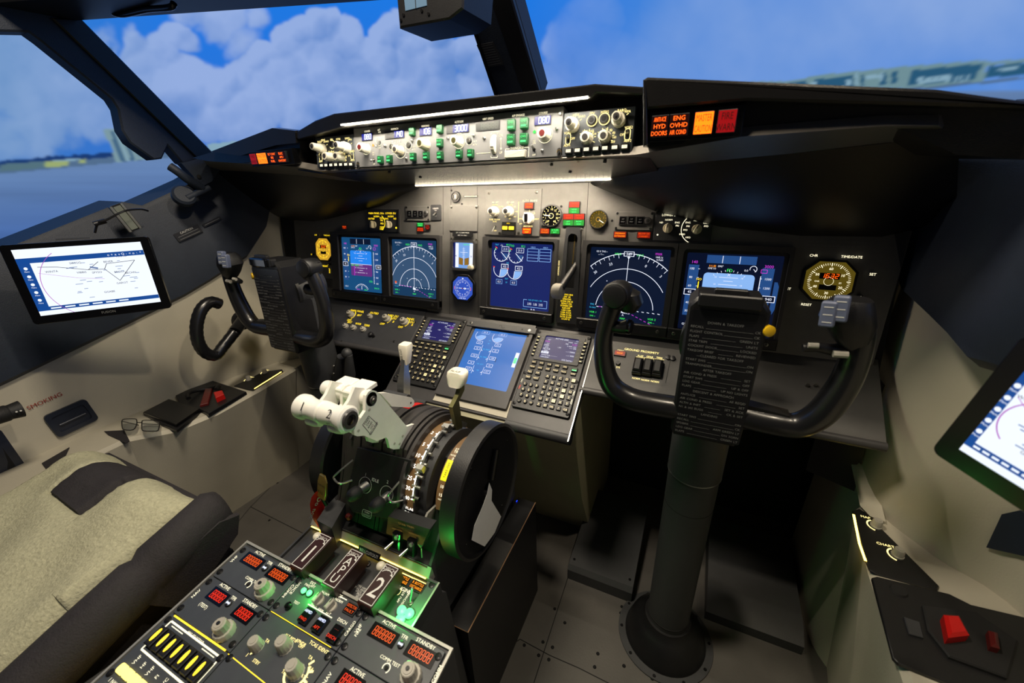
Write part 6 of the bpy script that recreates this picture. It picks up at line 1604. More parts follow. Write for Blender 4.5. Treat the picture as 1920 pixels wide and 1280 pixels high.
# flap sector with lit scale
b = MB('drum'); slab(b, .042, .049, arcpts(.120, -10, 178, 40)+arcpts(.05, 178, -10, 6))
b.m('brown_scale'); slab(b, .049, .069, arcpts(.106, -10, 178, 40)+arcpts(.05, 178, -10, 6))
b.m('charcoal'); slab(b, .076, .092, arcpts(.100, -10, 176, 40)+arcpts(.05, 176, -10, 6))
tp(b, 'flap_sector')
def onarc(R, ang, x): return (x, CY_+R*math.cos(math.radians(ang)), CZ_+R*math.sin(math.radians(ang)))
class ArcText:
    """draw flat text wrapped on a drum of radius R: a -> x, b -> along the arc, reading with letters upright towards the top"""
    def __init__(s, R, x, cy=CY_, cz=CZ_): s.R, s.x, s.cy, s.cz = R, x, cy, cz
    def put(s, mb, src):
        k = len(mb.V)
        V = []
        for (a, c, h) in src.V:
            ang = math.radians(180)-c/s.R
            r = s.R+h; V.append((s.x+a, s.cy+r*math.cos(ang), s.cz+r*math.sin(ang)))
        for mn in src.mats:
            if mn not in mb.mats: mb.mats.append(mn)
        mb.V += V; mb.F += [tuple(i+k for i in f) for f in src.F]; mb.MI += [mb.mats.index(src.mats[i]) for i in src.MI]
def arc_b(R, ang): return R*math.radians(180-ang)
def scale_marks(R, x, items, size, m='e_cream'):
    s = MB(m)
    for ang, tx in items: s.text(tx, -.006, arc_b(R, ang), size, h=.0006, al='c')
    return s
# find the arc angle of a picture point on a drum side plane
def ang_of(x, px, py):
    q = at(0, x, px, py); return math.degrees(math.atan2(q[2]-CZ_, q[1]-CY_))
R_ = .106
s = MB('e_cream')
fl = [(ang_of(.058, 813, 809), '2'), (ang_of(.058, 797, 832), '5'), (ang_of(.058, 784, 852), '10'), (ang_of(.058, 776, 873), '15'), (ang_of(.058, 768, 897), '25'), (ang_of(.058, 764, 917), '30'), (ang_of(.058, 762, 937), '40')]
for ang, tx in fl: s.text(tx, -.0035, arc_b(R_, ang), .0105, h=.0006).rect(.0065, arc_b(R_, ang), .004, .0024, .0006)
s.text('UP', .004, arc_b(R_, fl[0][0]-16), .010, h=.0006).text('FLAP', .001, arc_b(R_, fl[-1][0]+12), .009, h=.0006).text('DOWN', .001, arc_b(R_, fl[-1][0]+18), .008, h=.0006)
L0, L1 = arc_b(R_, fl[0][0]-4), arc_b(R_, fl[-1][0])
n = 24
for i in range(n): s.line([(.0092, L0+(L1-L0)*i/n), (.0092, L0+(L1-L0)*(i+1)/n)], .0030, .0007)
o = MB('e_cream'); ArcText(R_, .058).put(o, s)
mat('e_scalew', (8, 8, 8), .4, emit=(255, 250, 235), es=2.4, noise=.02)
o.mats = ['e_scalew']; tp(o, 'flap_scale', smooth=0)
# metal gate with detents
b = MB('aluminium')
for i in range(46):
    a0 = 40+i*3.0
    if a0 > 178: break
slab(b, .071, .0745, arcpts(.111, 40, 178, 50)+arcpts(.098, 178, 40, 30))
for ang in [f[0] for f in fl]+[fl[0][0]-14, fl[-1][0]]:
    q = onarc(.109, ang-4, .08); b.tube([(.072, q[1], q[2]), (.083, q[1], q[2])], .0032, 8)
    q2 = onarc(.117, ang-6, .072); b.lathe([(.0022, 0), (.0022, .006)], (.070, q2[1], q2[2]), (1, 0, 0), 8)
tp(b, 'detent_gate')
b = MB('aluminium')
for ang in (fl[0][0]-12, fl[3][0]):
    q = onarc(.110, ang, .07); b.loft([[(.064, q[1]-.005, q[2]-.006), (.082, q[1]-.005, q[2]-.006), (.082, q[1]+.006, q[2]-.004), (.064, q[1]+.006, q[2]-.004)], [(.066, q[1]-.007, q[2]+.004), (.080, q[1]-.007, q[2]+.004), (.080, q[1]+.002, q[2]+.007), (.066, q[1]+.002, q[2]+.007)]])
tp(b, 'gate_block')
# stab trim scale
b = MB('brown_scale'); slab(b, .104, .130, arcpts(.088, 10, 176, 36)+arcpts(.04, 176, 10, 6)); tp(b, 'trim_scale_drum')
s = MB('e_cream')
g = lambda x, y: ang_of(.117, x, y)
aS, aE = g(856, 836), g(827, 930)
sp = lambda t: arc_b(.088, aS+(aE-aS)*t)
s.text('STAB', 0, sp(-.05), .0075, h=.0006).text('TRIM', 0, sp(.02), .0075, h=.0006).text('NOSE DN', 0, sp(.12), .005, h=.0006)
for i, t_ in enumerate(np.linspace(.15, 1., 14)): s.rect(.008, sp(t_), .005 if i % 3 else .008, .0012, .0006)
s.text('0', -.002, sp(.2), .008, h=.0006).text('10', -.004, sp(.82), .008, h=.0006).text('15', -.004, sp(1.), .008, h=.0006).text('NOSE UP', 0, sp(1.1), .004, h=.0006)
s.m('e_glowgreenyel') if 'e_glowgreenyel' in MATS else None
E('e_takeoff', (226, 214, 30), 1.6)
s.m('e_takeoff')
yb0, yb1 = sp(.24), sp(.70)
for i in range(8):
    a_, c_ = yb0+(yb1-yb0)*i/8, yb0+(yb1-yb0)*(i+1)/8; s.poly([(-.011, a_), (.003, a_), (.003, c_), (-.011, c_)], .0005)
s.m('black').text('TAKE-OFF', -.004, (yb0+yb1)/2, .0062, h=.0008, rot=90)
s.m('e_orange')
for i in range(16):
    a_, c_ = sp(-.1+1.2*i/16), sp(-.1+1.2*(i+1)/16); s.poly([(.0115, a_), (.0125, a_), (.0125, c_), (.0115, c_)], .001)
o = MB('e_cream'); ArcText(.088, .117).put(o, s); tp(o, 'trim_scale', smooth=0)
# trim wheels
def wheel(x0, x1, nm_label):
    R = .128; b = MB('black'); y0, z0 = .243, .578
    prof = [(R*.955, x0), (R, x0+.002), (R, x1-.002), (R*.955, x1), (R*.93, x1-.004), (R*.90, x1-.006), (R*.30, x1-.012), (R*.10, x1-.010), (R*.10, x0+.010), (R*.9, x0+.006)]
    b.lathe([(r, x) for r, x in prof]+[(R*.955, x0)], (0, y0, z0), (1, 0, 0), 72)
    o = tp(b, 'trim_wheel', label=nm_label)
    b = MB('screw_dark')
    for k in range(4):
        a = k*math.pi/2+.5; b.lathe([(.003, 0), (.0025, .002)], (x1-.008, y0+math.cos(a)*R*.8-CY_, z0+math.sin(a)*R*.8-.2), (1, 0, 0), 8)
    a = math.radians(62)
    p0 = (x1-.004, y0-CY_+.078*math.cos(a), z0-.2+.078*math.sin(a)); p1 = (x1-.004, y0-CY_+.02*math.cos(a), z0-.2+.02*math.sin(a))
    b.m('black_gloss').tube([p0, p1], .007, 10)
    b.part('folding_handle', o)
    return o
wheel(.142, .176, 'black trim wheel on the right side'); wheel(-.165, -.132, 'black trim wheel on the left side')
# thrust levers
WP = Fr((.026, CY_, CZ_), (0, 1, 0), (0, 0, 1))    # side plane of the right lever
cE = lambda x, y: (540+x/4.922, 640+y/4.922)
outl = [WP.px(*cE(*q)) for q in ((720, 500), (742, 462), (772, 446), (812, 458), (842, 482), (1098, 785), (1165, 762), (1030, 990), (975, 996), (942, 985), (922, 905), (905, 885), (820, 920), (700, 868), (640, 875), (612, 862), (612, 822), (650, 740), (716, 640), (716, 560))]
def lever_plate(x, th, pts, name, m='white_plastic'):
    b = MB(m); b.loft([[(x-th, p[0]+CY_, p[1]+CZ_) for p in pts], [(x, p[0]+CY_, p[1]+CZ_) for p in pts]]); return b
HYZ = at(0, .020, 630, 775)
hy, hz = .091, .801
for k, (dx, num) in enumerate(((0., '2'), (-.050, '1'))):
    b = lever_plate(.026+dx, .006, outl, 'arm')
    b.m('white_plastic')
    # upper arm: second plate and cross tube
    pts2 = [WP.px(*cE(*q)) for q in ((600, 620), (640, 560), (690, 440), (770, 446), (800, 480), (742, 640), (660, 760), (560, 760))]
    b.loft([[(.004+dx, p[0]+CY_, p[1]+CZ_) for p in pts2], [(.010+dx, p[0]+CY_, p[1]+CZ_) for p in pts2]])
    if num == '1':
        q = at(0, .026, 697, 748); b.lathe([(.0125, 0), (.0135, .004), (.0135, .046), (.0125, .05)], (-.078, q[1], q[2]), (1, 0, 0), 22); b.box(-.060, -.026, q[1]-.012, q[1]+.030, q[2]+.004, q[2]+.0125, .002)
    else:
        q = at(0, .026, 697, 748); b.lathe([(.0125, 0), (.0125, .046)], (-.027, q[1], q[2]), (1, 0, 0), 22); b.box(-.025, .008, q[1]-.012, q[1]+.034, q[2]+.003, q[2]+.0115, .002)
    q = at(0, .026, 697, 748); b.lathe([(.012, -.004), (.012, .026)], (.000+dx, q[1], q[2]), (1, 0, 0), 20)
    q = at(0, .026, 699, 750); b.m('knob_tip').lathe([(.0075, 0), (.0070, .002)], (.026+dx, q[1], q[2]), (1, 0, 0), 18).m('screw').lathe([(.004, .002), (.003, .0035)], (.026+dx, q[1], q[2]), (1, 0, 0), 10)
    for (x_, y_) in ((750, 630), (650, 822), (982, 942), (1030, 944), (1058, 872)):
        q = at(0, .026, *cE(x_, y_)); b.m('knob_grey').lathe([(.0026, 0), (.0024, .0006)], (.026+dx, q[1], q[2]), (1, 0, 0), 10)
    # small paddle under the handle
    q0 = at(0, .0, *cE(440, 790)); b.m('white_plastic').lathe([(.006, 0), (.009, .004), (.009, .020), (.007, .03)], (-.012+dx, q0[1], q0[2]), (1, 0, 0), 18)
    o = tp(b, 'thrust_lever', smooth=30, label='white thrust lever with handle '+num)
    # handle
    x0, x1 = (-.026, .027) if num == '2' else (-.079, -.026)
    h = MB('white_plastic')
    pr = [(.0150, 0), (.0205, .003), (.0210, .014), (.0185, .026), (.0165, .040), (.0175, .056), (.0185, .066), (.0165, .070)]
    if num == '2': pr = [(.0165, 0), (.0185, .004), (.0178, .014), (.0165, .030), (.0175, .046), (.0205, .058), (.0215, .066), (.0180, .070)]
    pr = [(r_, z_*.757) for r_, z_ in pr]
    h.lathe(pr, (x0, hy-CY_, hz-.2), (1, 0, 0), 32)
    if num == '2': h.m('knob_tip').lathe([(.0150, .0531), (.0140, .0565), (.0090, .057), (.0085, .055), (.002, .055)], (x0, hy-CY_, hz-.2), (1, 0, 0), 26).m('black_gloss').lathe([(.0085, .0553), (.007, .0563)], (x0, hy-CY_, hz-.2), (1, 0, 0), 20)
    ho = h.part('handle', o)
    s = MB('black_print'); s.text(num, 0, .004, .019, h=0).text('A/T', 0, -.011, .0045, h=0).rect(0, -.0145, .02, .0006, 0)
    nrm = Vector((.12, -.85, .52)).normalized(); u = Vector((1, 0, 0)); u = (u-nrm*u.dot(nrm)).normalized(); v = nrm.cross(u)
    c = Vector(((x0+x1)/2+(.0 if num == '2' else -.006), hy-CY_, hz-.2))
    W = []
    for (a_, b_, h_) in s.V:
        ang = b_/.0182; d = (nrm*math.cos(ang)+v*math.sin(ang)); W.append(tuple(c+u*a_+d*.0197))
    s.V = W; s.part('numeral', ho, smooth=0)
# TO/GA placard
s = MB('black_print'); pl = [WP.px(*cE(*q)) for q in ((743, 686), (825, 762), (764, 860), (687, 768))]
s.line([*pl, pl[0]], .0008, .0004)
cx = sum(p[0] for p in pl)/4; cz = sum(p[1] for p in pl)/4
dv = np.array(pl[1])-np.array(pl[0]); rot = math.degrees(math.atan2(*( (np.array(pl[1])-np.array(pl[2]))[::-1])))
for i, w_ in enumerate(('TAKE', 'OFF', 'AND', 'GO', 'AROUND')):
    t_ = (i+.5)/5; pA = np.array(pl[0])*(1-t_)+np.array(pl[1])*t_; pB = np.array(pl[3])*(1-t_)+np.array(pl[2])*t_; m_ = (pA+pB)/2
    s.text(w_, float(m_[0]), float(m_[1]), .0058, h=.0004, rot=rot)
s.V = [(.026+v[2], v[0]+CY_, v[1]+CZ_) for v in s.V]; tp(s, 'placard', smooth=0)
# reverse link
WL2 = Fr((-.004, CY_, CZ_), (0, 1, 0), (0, 0, 1))
b = MB('white_plastic'); pts = [WL2.px(*cE(*q)) for q in ((850, 478), (905, 472), (1140, 518), (1165, 545), (1165, 580), (1140, 608), (1110, 608), (960, 600))]
b.loft([[(-.012, p[0]+CY_, p[1]+CZ_) for p in pts], [(-.004, p[0]+CY_, p[1]+CZ_) for p in pts]]); q = at(0, -.004, *cE(1133, 566)); b.m('seam').lathe([(.002, 0), (.002, .0006)], (-.004, q[1], q[2]), (1, 0, 0), 10); tp(b, 'reverse_link')
# speed brake lever
b = MB('aluminium'); SX = -.098
bp = [at(0, SX, 757, 755), at(0, SX, 757, 712), at(0, SX, 758, 690), at(0, SX, 759, 672)]
def blade(b, P, wy, wx):
    R = []
    for p, wy_, wx_ in zip(P, wy, wx): R.append([(p[0]-wx_, p[1]-wy_, p[2]), (p[0]+wx_, p[1]-wy_, p[2]), (p[0]+wx_, p[1]+wy_, p[2]), (p[0]-wx_, p[1]+wy_, p[2])])
    return b.loft(R)
blade(b, bp, (.012, .012, .008, .007), (.009, .009, .006, .005)); o = tp(b, 'speed_brake_lever', smooth=20)
b = MB('ivory'); g0, g1 = at(0, SX, 761, 681), at(0, SX, 760, 644)
g0, g1 = [np.array([p[0], p[1]-CY_, p[2]-.2]) for p in (g0, g1)]
P = [g0, g0*.75+g1*.25, g0*.1+g1*.9, g1]
R = []
for p, w_ in zip(P, (.0085, .0105, .0135, .0120)): R.append([(p[0]+x*w_, p[1]+y*w_*.9, p[2]) for x, y in rrect(0, 0, 2, 2, .35, 3)])
b.loft(R); b.m('black_print')
s = MB('black_print'); s.text('SPD BRK', 0, 0, .0085, h=0, rot=-90)
m_ = (g0+g1)/2
s.V = [(m_[0]+v[0]-.002, m_[1]-.0128, m_[2]+v[1]) for v in s.V]
b.part('grip', o, smooth=40); s.part('lettering', o, smooth=0)
b = MB('charcoal'); q = at(0, -.09, 745, 742); b.tube([(-.12, q[1], q[2]), (-.06, q[1], q[2])], .009, 16); tp(b, 'lever_shaft')
# flap lever
b = MB('olive_metal'); FX = .083
fpx = [(861, 818), (857, 790), (851, 757), (862, 735), (864, 722)]
bp = [at(0, FX, *q) for q in fpx]; blade(b, bp, (.008, .010, .012, .011, .007), (.0045,)*5); o = tp(b, 'flap_lever', smooth=20)
g = np.array(at(0, FX, 862, 708)); g -= [0, CY_, .2]
b = MB('ivory'); R = []
for (dz, hw_, dy) in ((-.014, .014, -.006), (-.010, .018, -.004), (.004, .021, .0), (.011, .020, .003), (.0135, .016, .004)):
    R.append([(g[0]-.005+x*hw_, g[1]+dy+y*.0125, g[2]+dz) for x, y in rrect(0, 0, 2, 2, .55, 4)])
b.loft(R); b.part('grip', o, smooth=50)
s = MB('black_print'); s.text('FLAP', 0, 0, .010, h=0); s.V = [(g[0]-.007+v[0], g[1]-.002+v[1]*.9, g[2]+.0140) for v in s.V]; s.part('lettering', o, smooth=0)
# aft face with start levers
AP = Fr((0, .168, .658), (1, 0, 0), (0, .065, .125))
b = MB('black'); pol = [AP.px(*q) for q in ((670, 838), (771, 862), (768, 880), (752, 912), (757, 945), (740, 975), (660, 960), (648, 930))]
b.prism(pol, -.03, 0, .001)
b.m('white_print').text('IDLE', *AP.px(704, 900), .0085, h=.0005).text('1', *AP.px(686, 889), .008, h=.0005).text('2', *AP.px(727, 903), .008, h=.0005)
for q in ((685, 909), (725, 926)): b.arc(*AP.px(*q), .0150, 0, 360, .0006, .0005)
qq = AP.px(688, 963); P_ = rrect(qq[0], qq[1], .022, .012, .003); b.line(P_+[P_[0]], .0007, .0005).text('HORN', qq[0], qq[1]+.0025, .004, h=.0005).text('CUTOUT', qq[0], qq[1]-.0025, .004, h=.0005)
b.V = [tuple(AP.w(*v)) for v in b.V]; tp(b, 'start_lever_panel', smooth=25)
for (s0, s1, lb) in (((688, 909), (668, 911), 1), ((730, 928), (712, 929), 2)):
    p0 = AP.w(*AP.px(*s0)); d = np.array([-.05, -.90, .12]); d /= np.linalg.norm(d)
    p1 = p0+d*.018
    b = MB('aluminium'); b.cyl(p0, p1, .0085, .0085, 18); b.m('rubber').lathe([(.009, 0), (.0115, .003), (.0122, .010), (.0115, .018), (.0085, .024), (.004, .027)], tuple(p1), tuple(d), 20); tp(b, 'start_lever')
b = MB('aluminium')
for pts in ([(662, 862), (645, 884), (640, 893), (652, 902), (660, 900)], [(758, 893), (744, 918), (741, 926), (748, 936), (755, 938)]):
    base = [AP.w(*AP.px(*q), .018) for q in pts]; base[0] = AP.w(*AP.px(*pts[0]), 0); base[-1] = AP.w(*AP.px(*pts[-1]), 0)
    b.tube(smooth_path(base, 4), .0020, 8)
tp(b, 'wire_guard')
# left side cheek block with parking brake
b = MB('charcoal'); q = [at(2, .545, *p) for p in ((594, 975), (612, 948), (652, 908), (664, 915), (640, 958), (622, 990))]
b.loft([[(p[0], p[1], .49) for p in q], [(p[0], p[1], .545) for p in q]])
b.m('seam'); c = [at(2, .5455, *p) for p in ((627, 933), (641, 920), (644, 924), (630, 938))]; b.loft([[(p[0], p[1], .544) for p in c], [(p[0], p[1], .5462) for p in c]])
q = at(2, .53, 655, 970); b.m('red_dark').lathe([(.006, 0), (.005, .008), (.002, .01)], tuple(q), (0, -.3, 1), 14)
tp(b, 'side_block', smooth=20)
b = MB('black'); q = [at(1, .108, *p) for p in ((728, 968), (806, 992), (792, 1022), (724, 1000))]
b.loft([[tuple(p+np.array([0, .02, 0])) for p in q], [tuple(p) for p in q]])
Fs = Fr(q[0]*.5+q[2]*.5, q[1]-q[0], q[0]-q[3]); s = MB('e_amberdim'); E('e_amberdim', (140, 110, 50), .7); s.m('e_amberdim').text('STAB TRIM', *Fs.px(762, 984), .007, h=.001).text('MAIN ELEC', *Fs.px(745, 992), .0045, h=.001).text('AUTO PILOT', *Fs.px(778, 1001), .0045, h=.001)
s.V = [tuple(Fs.w(*v)) for v in s.V]
tp(b, 'stab_trim_panel', smooth=20); tp(s, 'stab_trim_lettering', smooth=0)
for (x, y) in ((747, 1008), (774, 1021)):
    c = at(1, .10, x, y); b = MB('black_gloss'); b.box(-.008, .008, -.018, .012, -.002, .008, .002); b.m('aluminium').lathe([(.004, .008), (.0035, .012)], (.004, .008, 0), seg=12); b.cyl((-.004, -.004, .008), (-.010, -.012, .022), .0015, .0028, 10)
    FF = Fr(c, (1, 0, 0), (0, .3, 1)); b.V = [tuple(FF.w(*v)) for v in b.V]; tp(b, 'guarded_switch')
b = MB('rim_grey'); Q = [at(0, .100, *q) for q in ((830, 936), (832, 958), (790, 1027), (781, 1014), (803, 962))]
b.loft([[tuple(p-np.array([.004, 0, 0])) for p in Q], [tuple(p) for p in Q]]); b.tube([Q[2], at(0, .100, 793, 1074)], .0012, 6); tp(b, 'side_plate', smooth=20)
# parking brake tag and ribbon
g = at(0, -.120, 606, 914)
FG = Fr(g, (.96, -.12, 0), (-.10, .35, .93))
b = MB('brass'); b.prism([(-.012, -.020), (.010, -.022), (.014, -.010), (.012, .014), (.004, .026), (-.010, .026), (-.014, .012)], 0, .004, .001); b.m('black_print').text('PULL', -.001, -.008, .0078, h=.0045).text('PARKING', 0, .006, .005, h=.0045)
b.m('screw_dark').tube([(0, -.020, .0), (.006, -.036, -.006)], .004, 10)
b.V = [tuple(FG.w(*v)) for v in b.V]; tp(b, 'parking_brake_lever', smooth=25)
rib = [((592, 922), (603, 922)), ((584, 932), (606, 936)), ((581, 945), (608, 950)), ((583, 962), (604, 966)), ((588, 975), (600, 978)), ((597, 988), (604, 990))]
L_ = [at(0, -.131-.002*i, *q[0]) for i, q in enumerate(rib)]; Rr = [at(0, -.129-.002*i, *q[1]) for i, q in enumerate(rib)]
b = MB('red'); b.loft([[tuple(l), tuple(r), tuple(r+np.array([0, .0012, 0])), tuple(l+np.array([0, .0012, 0]))] for l, r in zip(L_, Rr)])
b.m('white_print'); s = MB('white_print'); FR_ = Fr((L_[2]+Rr[2])/2+np.array([.001, -.003, .001]), (Rr[2]-L_[2]), (L_[1]-L_[3])); s.text('Do not', 0, -.002, .014, h=.0005, rot=-78); s.V = [tuple(FR_.w(*v)) for v in s.V]
k = len(b.V); b.V += s.V; b.F += [tuple(i+k for i in f) for f in s.F]; b.MI += [b.mats.index('white_print')]*len(s.F)
solo(b, 'warning_ribbon', 'red fabric ribbon reading Do not hanging from the brass pull tag', 'ribbon', smooth=30)
# side box right of the wheel with copper edge and blue lamp
b = MB('black'); ZB = .345
q = [at(2, ZB, *p) for p in ((936, 925), (1000, 940), (882, 1187), (846, 1165))]
xr = float(q[1][0]+q[2][0])/2; ya, yb = float(q[2][1]), float(q[1][1])
b.box(.128, xr, ya, yb, 0, ZB-.002)
mat('copper', (214, 168, 128), .3, .6, noise=.05)
b.m('copper'); b.tube([(.128, ya, ZB-.0015), (xr, ya, ZB-.0015), (xr, yb, ZB-.0015)], .0012, 6)
c = at(2, ZB, 969, 939); b.m('e_bluedot').rect(float(c[0]), float(c[1]), .002, .006, ZB)
solo(b, 'side_cover', 'low dark box beside the right trim wheel with copper coloured edge and tiny blue lamp', 'box', smooth=20)
c = (.198, .13)
b = MB('white_print'); pw = [at(0, .180, *q) for q in ((917, 905), (922, 918), (921, 938), (939, 968), (927, 998), (908, 1024), (884, 1012), (889, 985), (905, 948), (913, 925))]
b.loft([[tuple(p) for p in pw], [tuple(p+np.array([.0008, 0, 0])) for p in pw]])
solo(b, 'paper_tag', 'pale crumpled paper tag hanging inside the right trim wheel', 'tag', smooth=20)

# ================================================================== FOOTREST, RUDDER PEDALS
b = MB('charcoal')
q0, q1 = FLOOR.px(1065, 1090), FLOOR.px(1187, 1132)
x0, x1, y0 = .245, .432, .525
b.loft([[(x, y, z) for y, z in ((y0, 0), (y0, .038), (y0+.012, .050), (y0+.055, .056), (y0+.30, .085), (y0+.30, 0))] for x in (x0, x1)])
b.m('screw_dark'); 
for x in (x0+.012, x1-.012): b.lathe([(.004, .0), (.0035, .0015)], (x, y0+.03, .0525), (0, -.1, 1), 8)
solo(b, 'footrest', 'grey metal footrest on the floor left of the right control column', 'footrest', smooth=25)
b = MB('charcoal')
b.loft([[(x, y, z) for y, z in ((.56, 0), (.56, .03), (.60, .05), (.86, .07), (.86, 0))] for x in (.62, .84)])
solo(b, 'footrest', 'dark footrest in shadow right of the right control column', 'footrest', smooth=25)
def pedal(x, lab):
    t = thing('rudder_pedal', lab, 'pedal', (x, .86, .10))
    b = MB('charcoal'); b.loft([[(sx*.045, yy, zz) for sx, yy, zz in ((-1, 0, 0), (1, 0, 0), (1, .04, .02), (-1, .04, .02))], [(sx*.05, yy, zz) for sx, yy, zz in ((-1, .06, .15), (1, .06, .15), (1, .09, .15), (-1, .09, .15))]]); b.part('pad', t)
    b = MB('screw_dark'); b.tube([(0, .06, .08), (0, .2, .10), (0, .3, .3)], .014); b.part('arm', t)
pedal(-.66, 'dark rudder pedal on the far left behind the left control column'); pedal(-.42, 'dark rudder pedal between the left column and the console body')
# clamp-like adjuster beside the left column
t = thing('air_nozzle', 'dark ribbed twin nozzle fitting beside the left control column', 'fitting', at(1, .46, 645, 700))
o_ = at(1, .46, 645, 700)
b = MB('charcoal')
W_ = lambda x, y, d=0: tuple(at(1, .46+d, x, y)-o_)
b.tube([W_(628, 735), W_(634, 700), W_(640, 668)], [.014, .016, .012], 14); b.tube([W_(652, 735), W_(656, 700), W_(654, 665)], [.016, .016, .010], 14)
b.ball(W_(650, 662), .015, seg=14); b.tube([W_(632, 716), W_(662, 712)], .008, 10); b.part('body', t)
b = MB('rubber'); b.tube([W_(640, 738), W_(642, 770), W_(640, 800, .05)], [.020, .018, .018], 14); b.part('boot', t)
b = MB('screw'); b.lathe([(.004, 0), (.003, .004)], W_(626, 686, -.015), (0, -1, 0), 10); b.lathe([(.004, 0), (.003, .004)], W_(626, 700, -.015), (0, -1, 0), 10); b.part('screw', t)

# ================================================================== CONTROL COLUMNS
def column(sg, label):
    X0 = sg*.526
    t = thing('control_column', label, 'control column', (X0, .474, 0))
    def ap(mb, name, par=None, **k):
        mb.V = [(v[0]*(1 if sg > 0 else -1)-X0, v[1]-.474, v[2]) for v in mb.V]; return mb.part(name, par or t, **k)
    XC = .526
    b = MB('black'); b.lathe([(.108, 0), (.108, .003), (.098, .0035), (.096, .012), (.088, .040), (.068, .066), (.056, .078), (.055, .085)], (XC, .474, .0005), seg=48)
    b.m('charcoal').frame([(XC+.116*math.cos(a), .474+.116*math.sin(a)) for a in np.linspace(0, 2*math.pi, 48, endpoint=False)], [(XC+.099*math.cos(a), .474+.099*math.sin(a)) for a in np.linspace(0, 2*math.pi, 48, endpoint=False)], .0005, .004)
    for k in range(10):
        a = k*math.pi/5+.2; b.m('screw_dark').lathe([(.004, .004), (.0035, .0055)], (XC+.108*math.cos(a), .474+.108*math.sin(a), 0), seg=8)
    ap(b, 'base_boot')
    ax = lambda z: (XC, .474-.010*z/.9, z)
    b = MB('charcoal'); b.cyl(ax(.06), ax(.56), .0485, .0485, 40); b.m('seam').cyl(ax(.10), ax(.103), .050, .050, 40); b.m('charcoal').cyl(ax(.56), ax(.80), .0510, .0510, 40)
    b.m('aluminium').cyl(ax(.559), ax(.561), .0512, .0512, 40); b.m('seam').cyl(ax(.475), ax(.4765), .0487, .0487, 40)
    for z in (.70,): b.m('screw').lathe([(.005, .049), (.0045, .053)], ax(z), (-.6, -.8, 0), 10)
    ap(b, 'column')
    # head: horizontal hub barrel from the column top to the wheel
    b = MB('charcoal'); b.lathe([(.050, -.06), (.056, -.05), (.060, 0), (.058, .035)], (XC, .455, .86), (0, -1, 0), 36)
    b.loft([[(XC+x, .462+y, .76) for x, y in rrect(0, 0, .10, .10, .048, 8)], [(XC+x, .455+y, .84) for x, y in rrect(0, 0, .11, .11, .05, 8)], [(XC+x, .455+y, .90) for x, y in rrect(0, 0, .09, .10, .042, 8)]])
    b.m('black').lathe([(.0605, .0), (.0605, .010), (.052, .012)], (XC, .425, .86), (0, -1, 0), 36)
    b.m('white_print')
    for k in range(9):
        a = math.radians(50+k*10); b.loft([[(XC+(.0612)*math.cos(a+d_), .440-yy, .86+.0612*math.sin(a+d_)) for d_, yy in ((-.012, 0), (.012, 0), (.012, .006 if k % 2 else .010), (-.012, .006 if k % 2 else .010))], [(XC+(.0606)*math.cos(a+d_), .440-yy, .86+.0606*math.sin(a+d_)) for d_, yy in ((-.012, 0), (.012, 0), (.012, .006 if k % 2 else .010), (-.012, .006 if k % 2 else .010))]])
    ap(b, 'hub')
    # wheel: shaped in the plane y = .38, measured on the right hand one
    def yp(x, y, d=0.): return np.array(at(1, .385+d, x, y))
    path = [yp(1156, 556), yp(1143, 590), yp(1133, 625), yp(1131, 660), yp(1137, 700), yp(1152, 728), yp(1182, 747), yp(1222, 757, .0), yp(1262, 764, .004), yp(1300, 772, .01)]
    rad = [.016, .016, .0155, .0165, .0180, .0195, .0205, .0200, .0200, .021]
    def tubep(P, R):
        PS = smooth_path([np.array([*p, r]) for p, r in zip(P, R)], 5)
        b = MB('wheel_black'); b.tube([p[:3] for p in PS], [float(p[3]) for p in PS], 18); return b
    mat('wheel_black', (24, 24, 26), .3, noise=.06, bump=.08, bscale=700, coat=.2)
    wh = tubep(path, rad)
    path2 = [yp(1372, 772, .01), yp(1410, 783, .004), yp(1450, 792), yp(1492, 797), yp(1530, 782), yp(1562, 750), yp(1590, 705), yp(1607, 655), yp(1612, 610), yp(1604, 572)]
    rad2 = [.021, .020, .0195, .0195, .0200, .0200, .0185, .0175, .0175, .016]
    w2 = tubep(path2, rad2); k = len(wh.V); wh.V += w2.V; wh.F += [tuple(i+k for i in f) for f in w2.F]; wh.MI += [0]*len(w2.F)
    # inner web joining rim and hub
    web = [yp(1180, 735, .0), yp(1290, 752, .005), yp(1390, 752, .005), yp(1480, 775, 0), yp(1440, 800, .005), yp(1330, 800, .01), yp(1230, 770, .005)]
    wh.loft([[tuple(p+np.array([0, .012, 0])) for p in web], [tuple(p-np.array([0, .008, 0])) for p in web]])
    W = ap(wh, 'control_wheel')
    def sub(mb, name, **k):
        mb.V = [((v[0] if sg > 0 else -v[0])-X0, v[1]-.474, v[2]) for v in mb.V]; return mb.part(name, W, **k)
    # inboard horn head with round knob
    b = MB('black'); hN = yp(1158, 552); b.lathe([(.012, -.028), (.021, -.022), (.023, -.008), (.023, .012), (.020, .016)], tuple(hN), (-.10, -1, .1), 28); b.lathe([(.019, .016), (.0185, .020), (.016, .021)], tuple(hN), (-.10, -1, .1), 28)
    R = []
    for (x, y, w_, d_) in ((1160, 536, .018, .012), (1172, 548, .024, .020), (1182, 566, .020, .020), (1180, 582, .012, .014)):
        p = yp(x, y, .012); R.append([(p[0]+xx*w_, p[1]+yy*d_, p[2]) for xx, yy in rrect(0, 0, 2, 2, .7, 4)])
    b.loft(R); sub(b, 'horn_head')
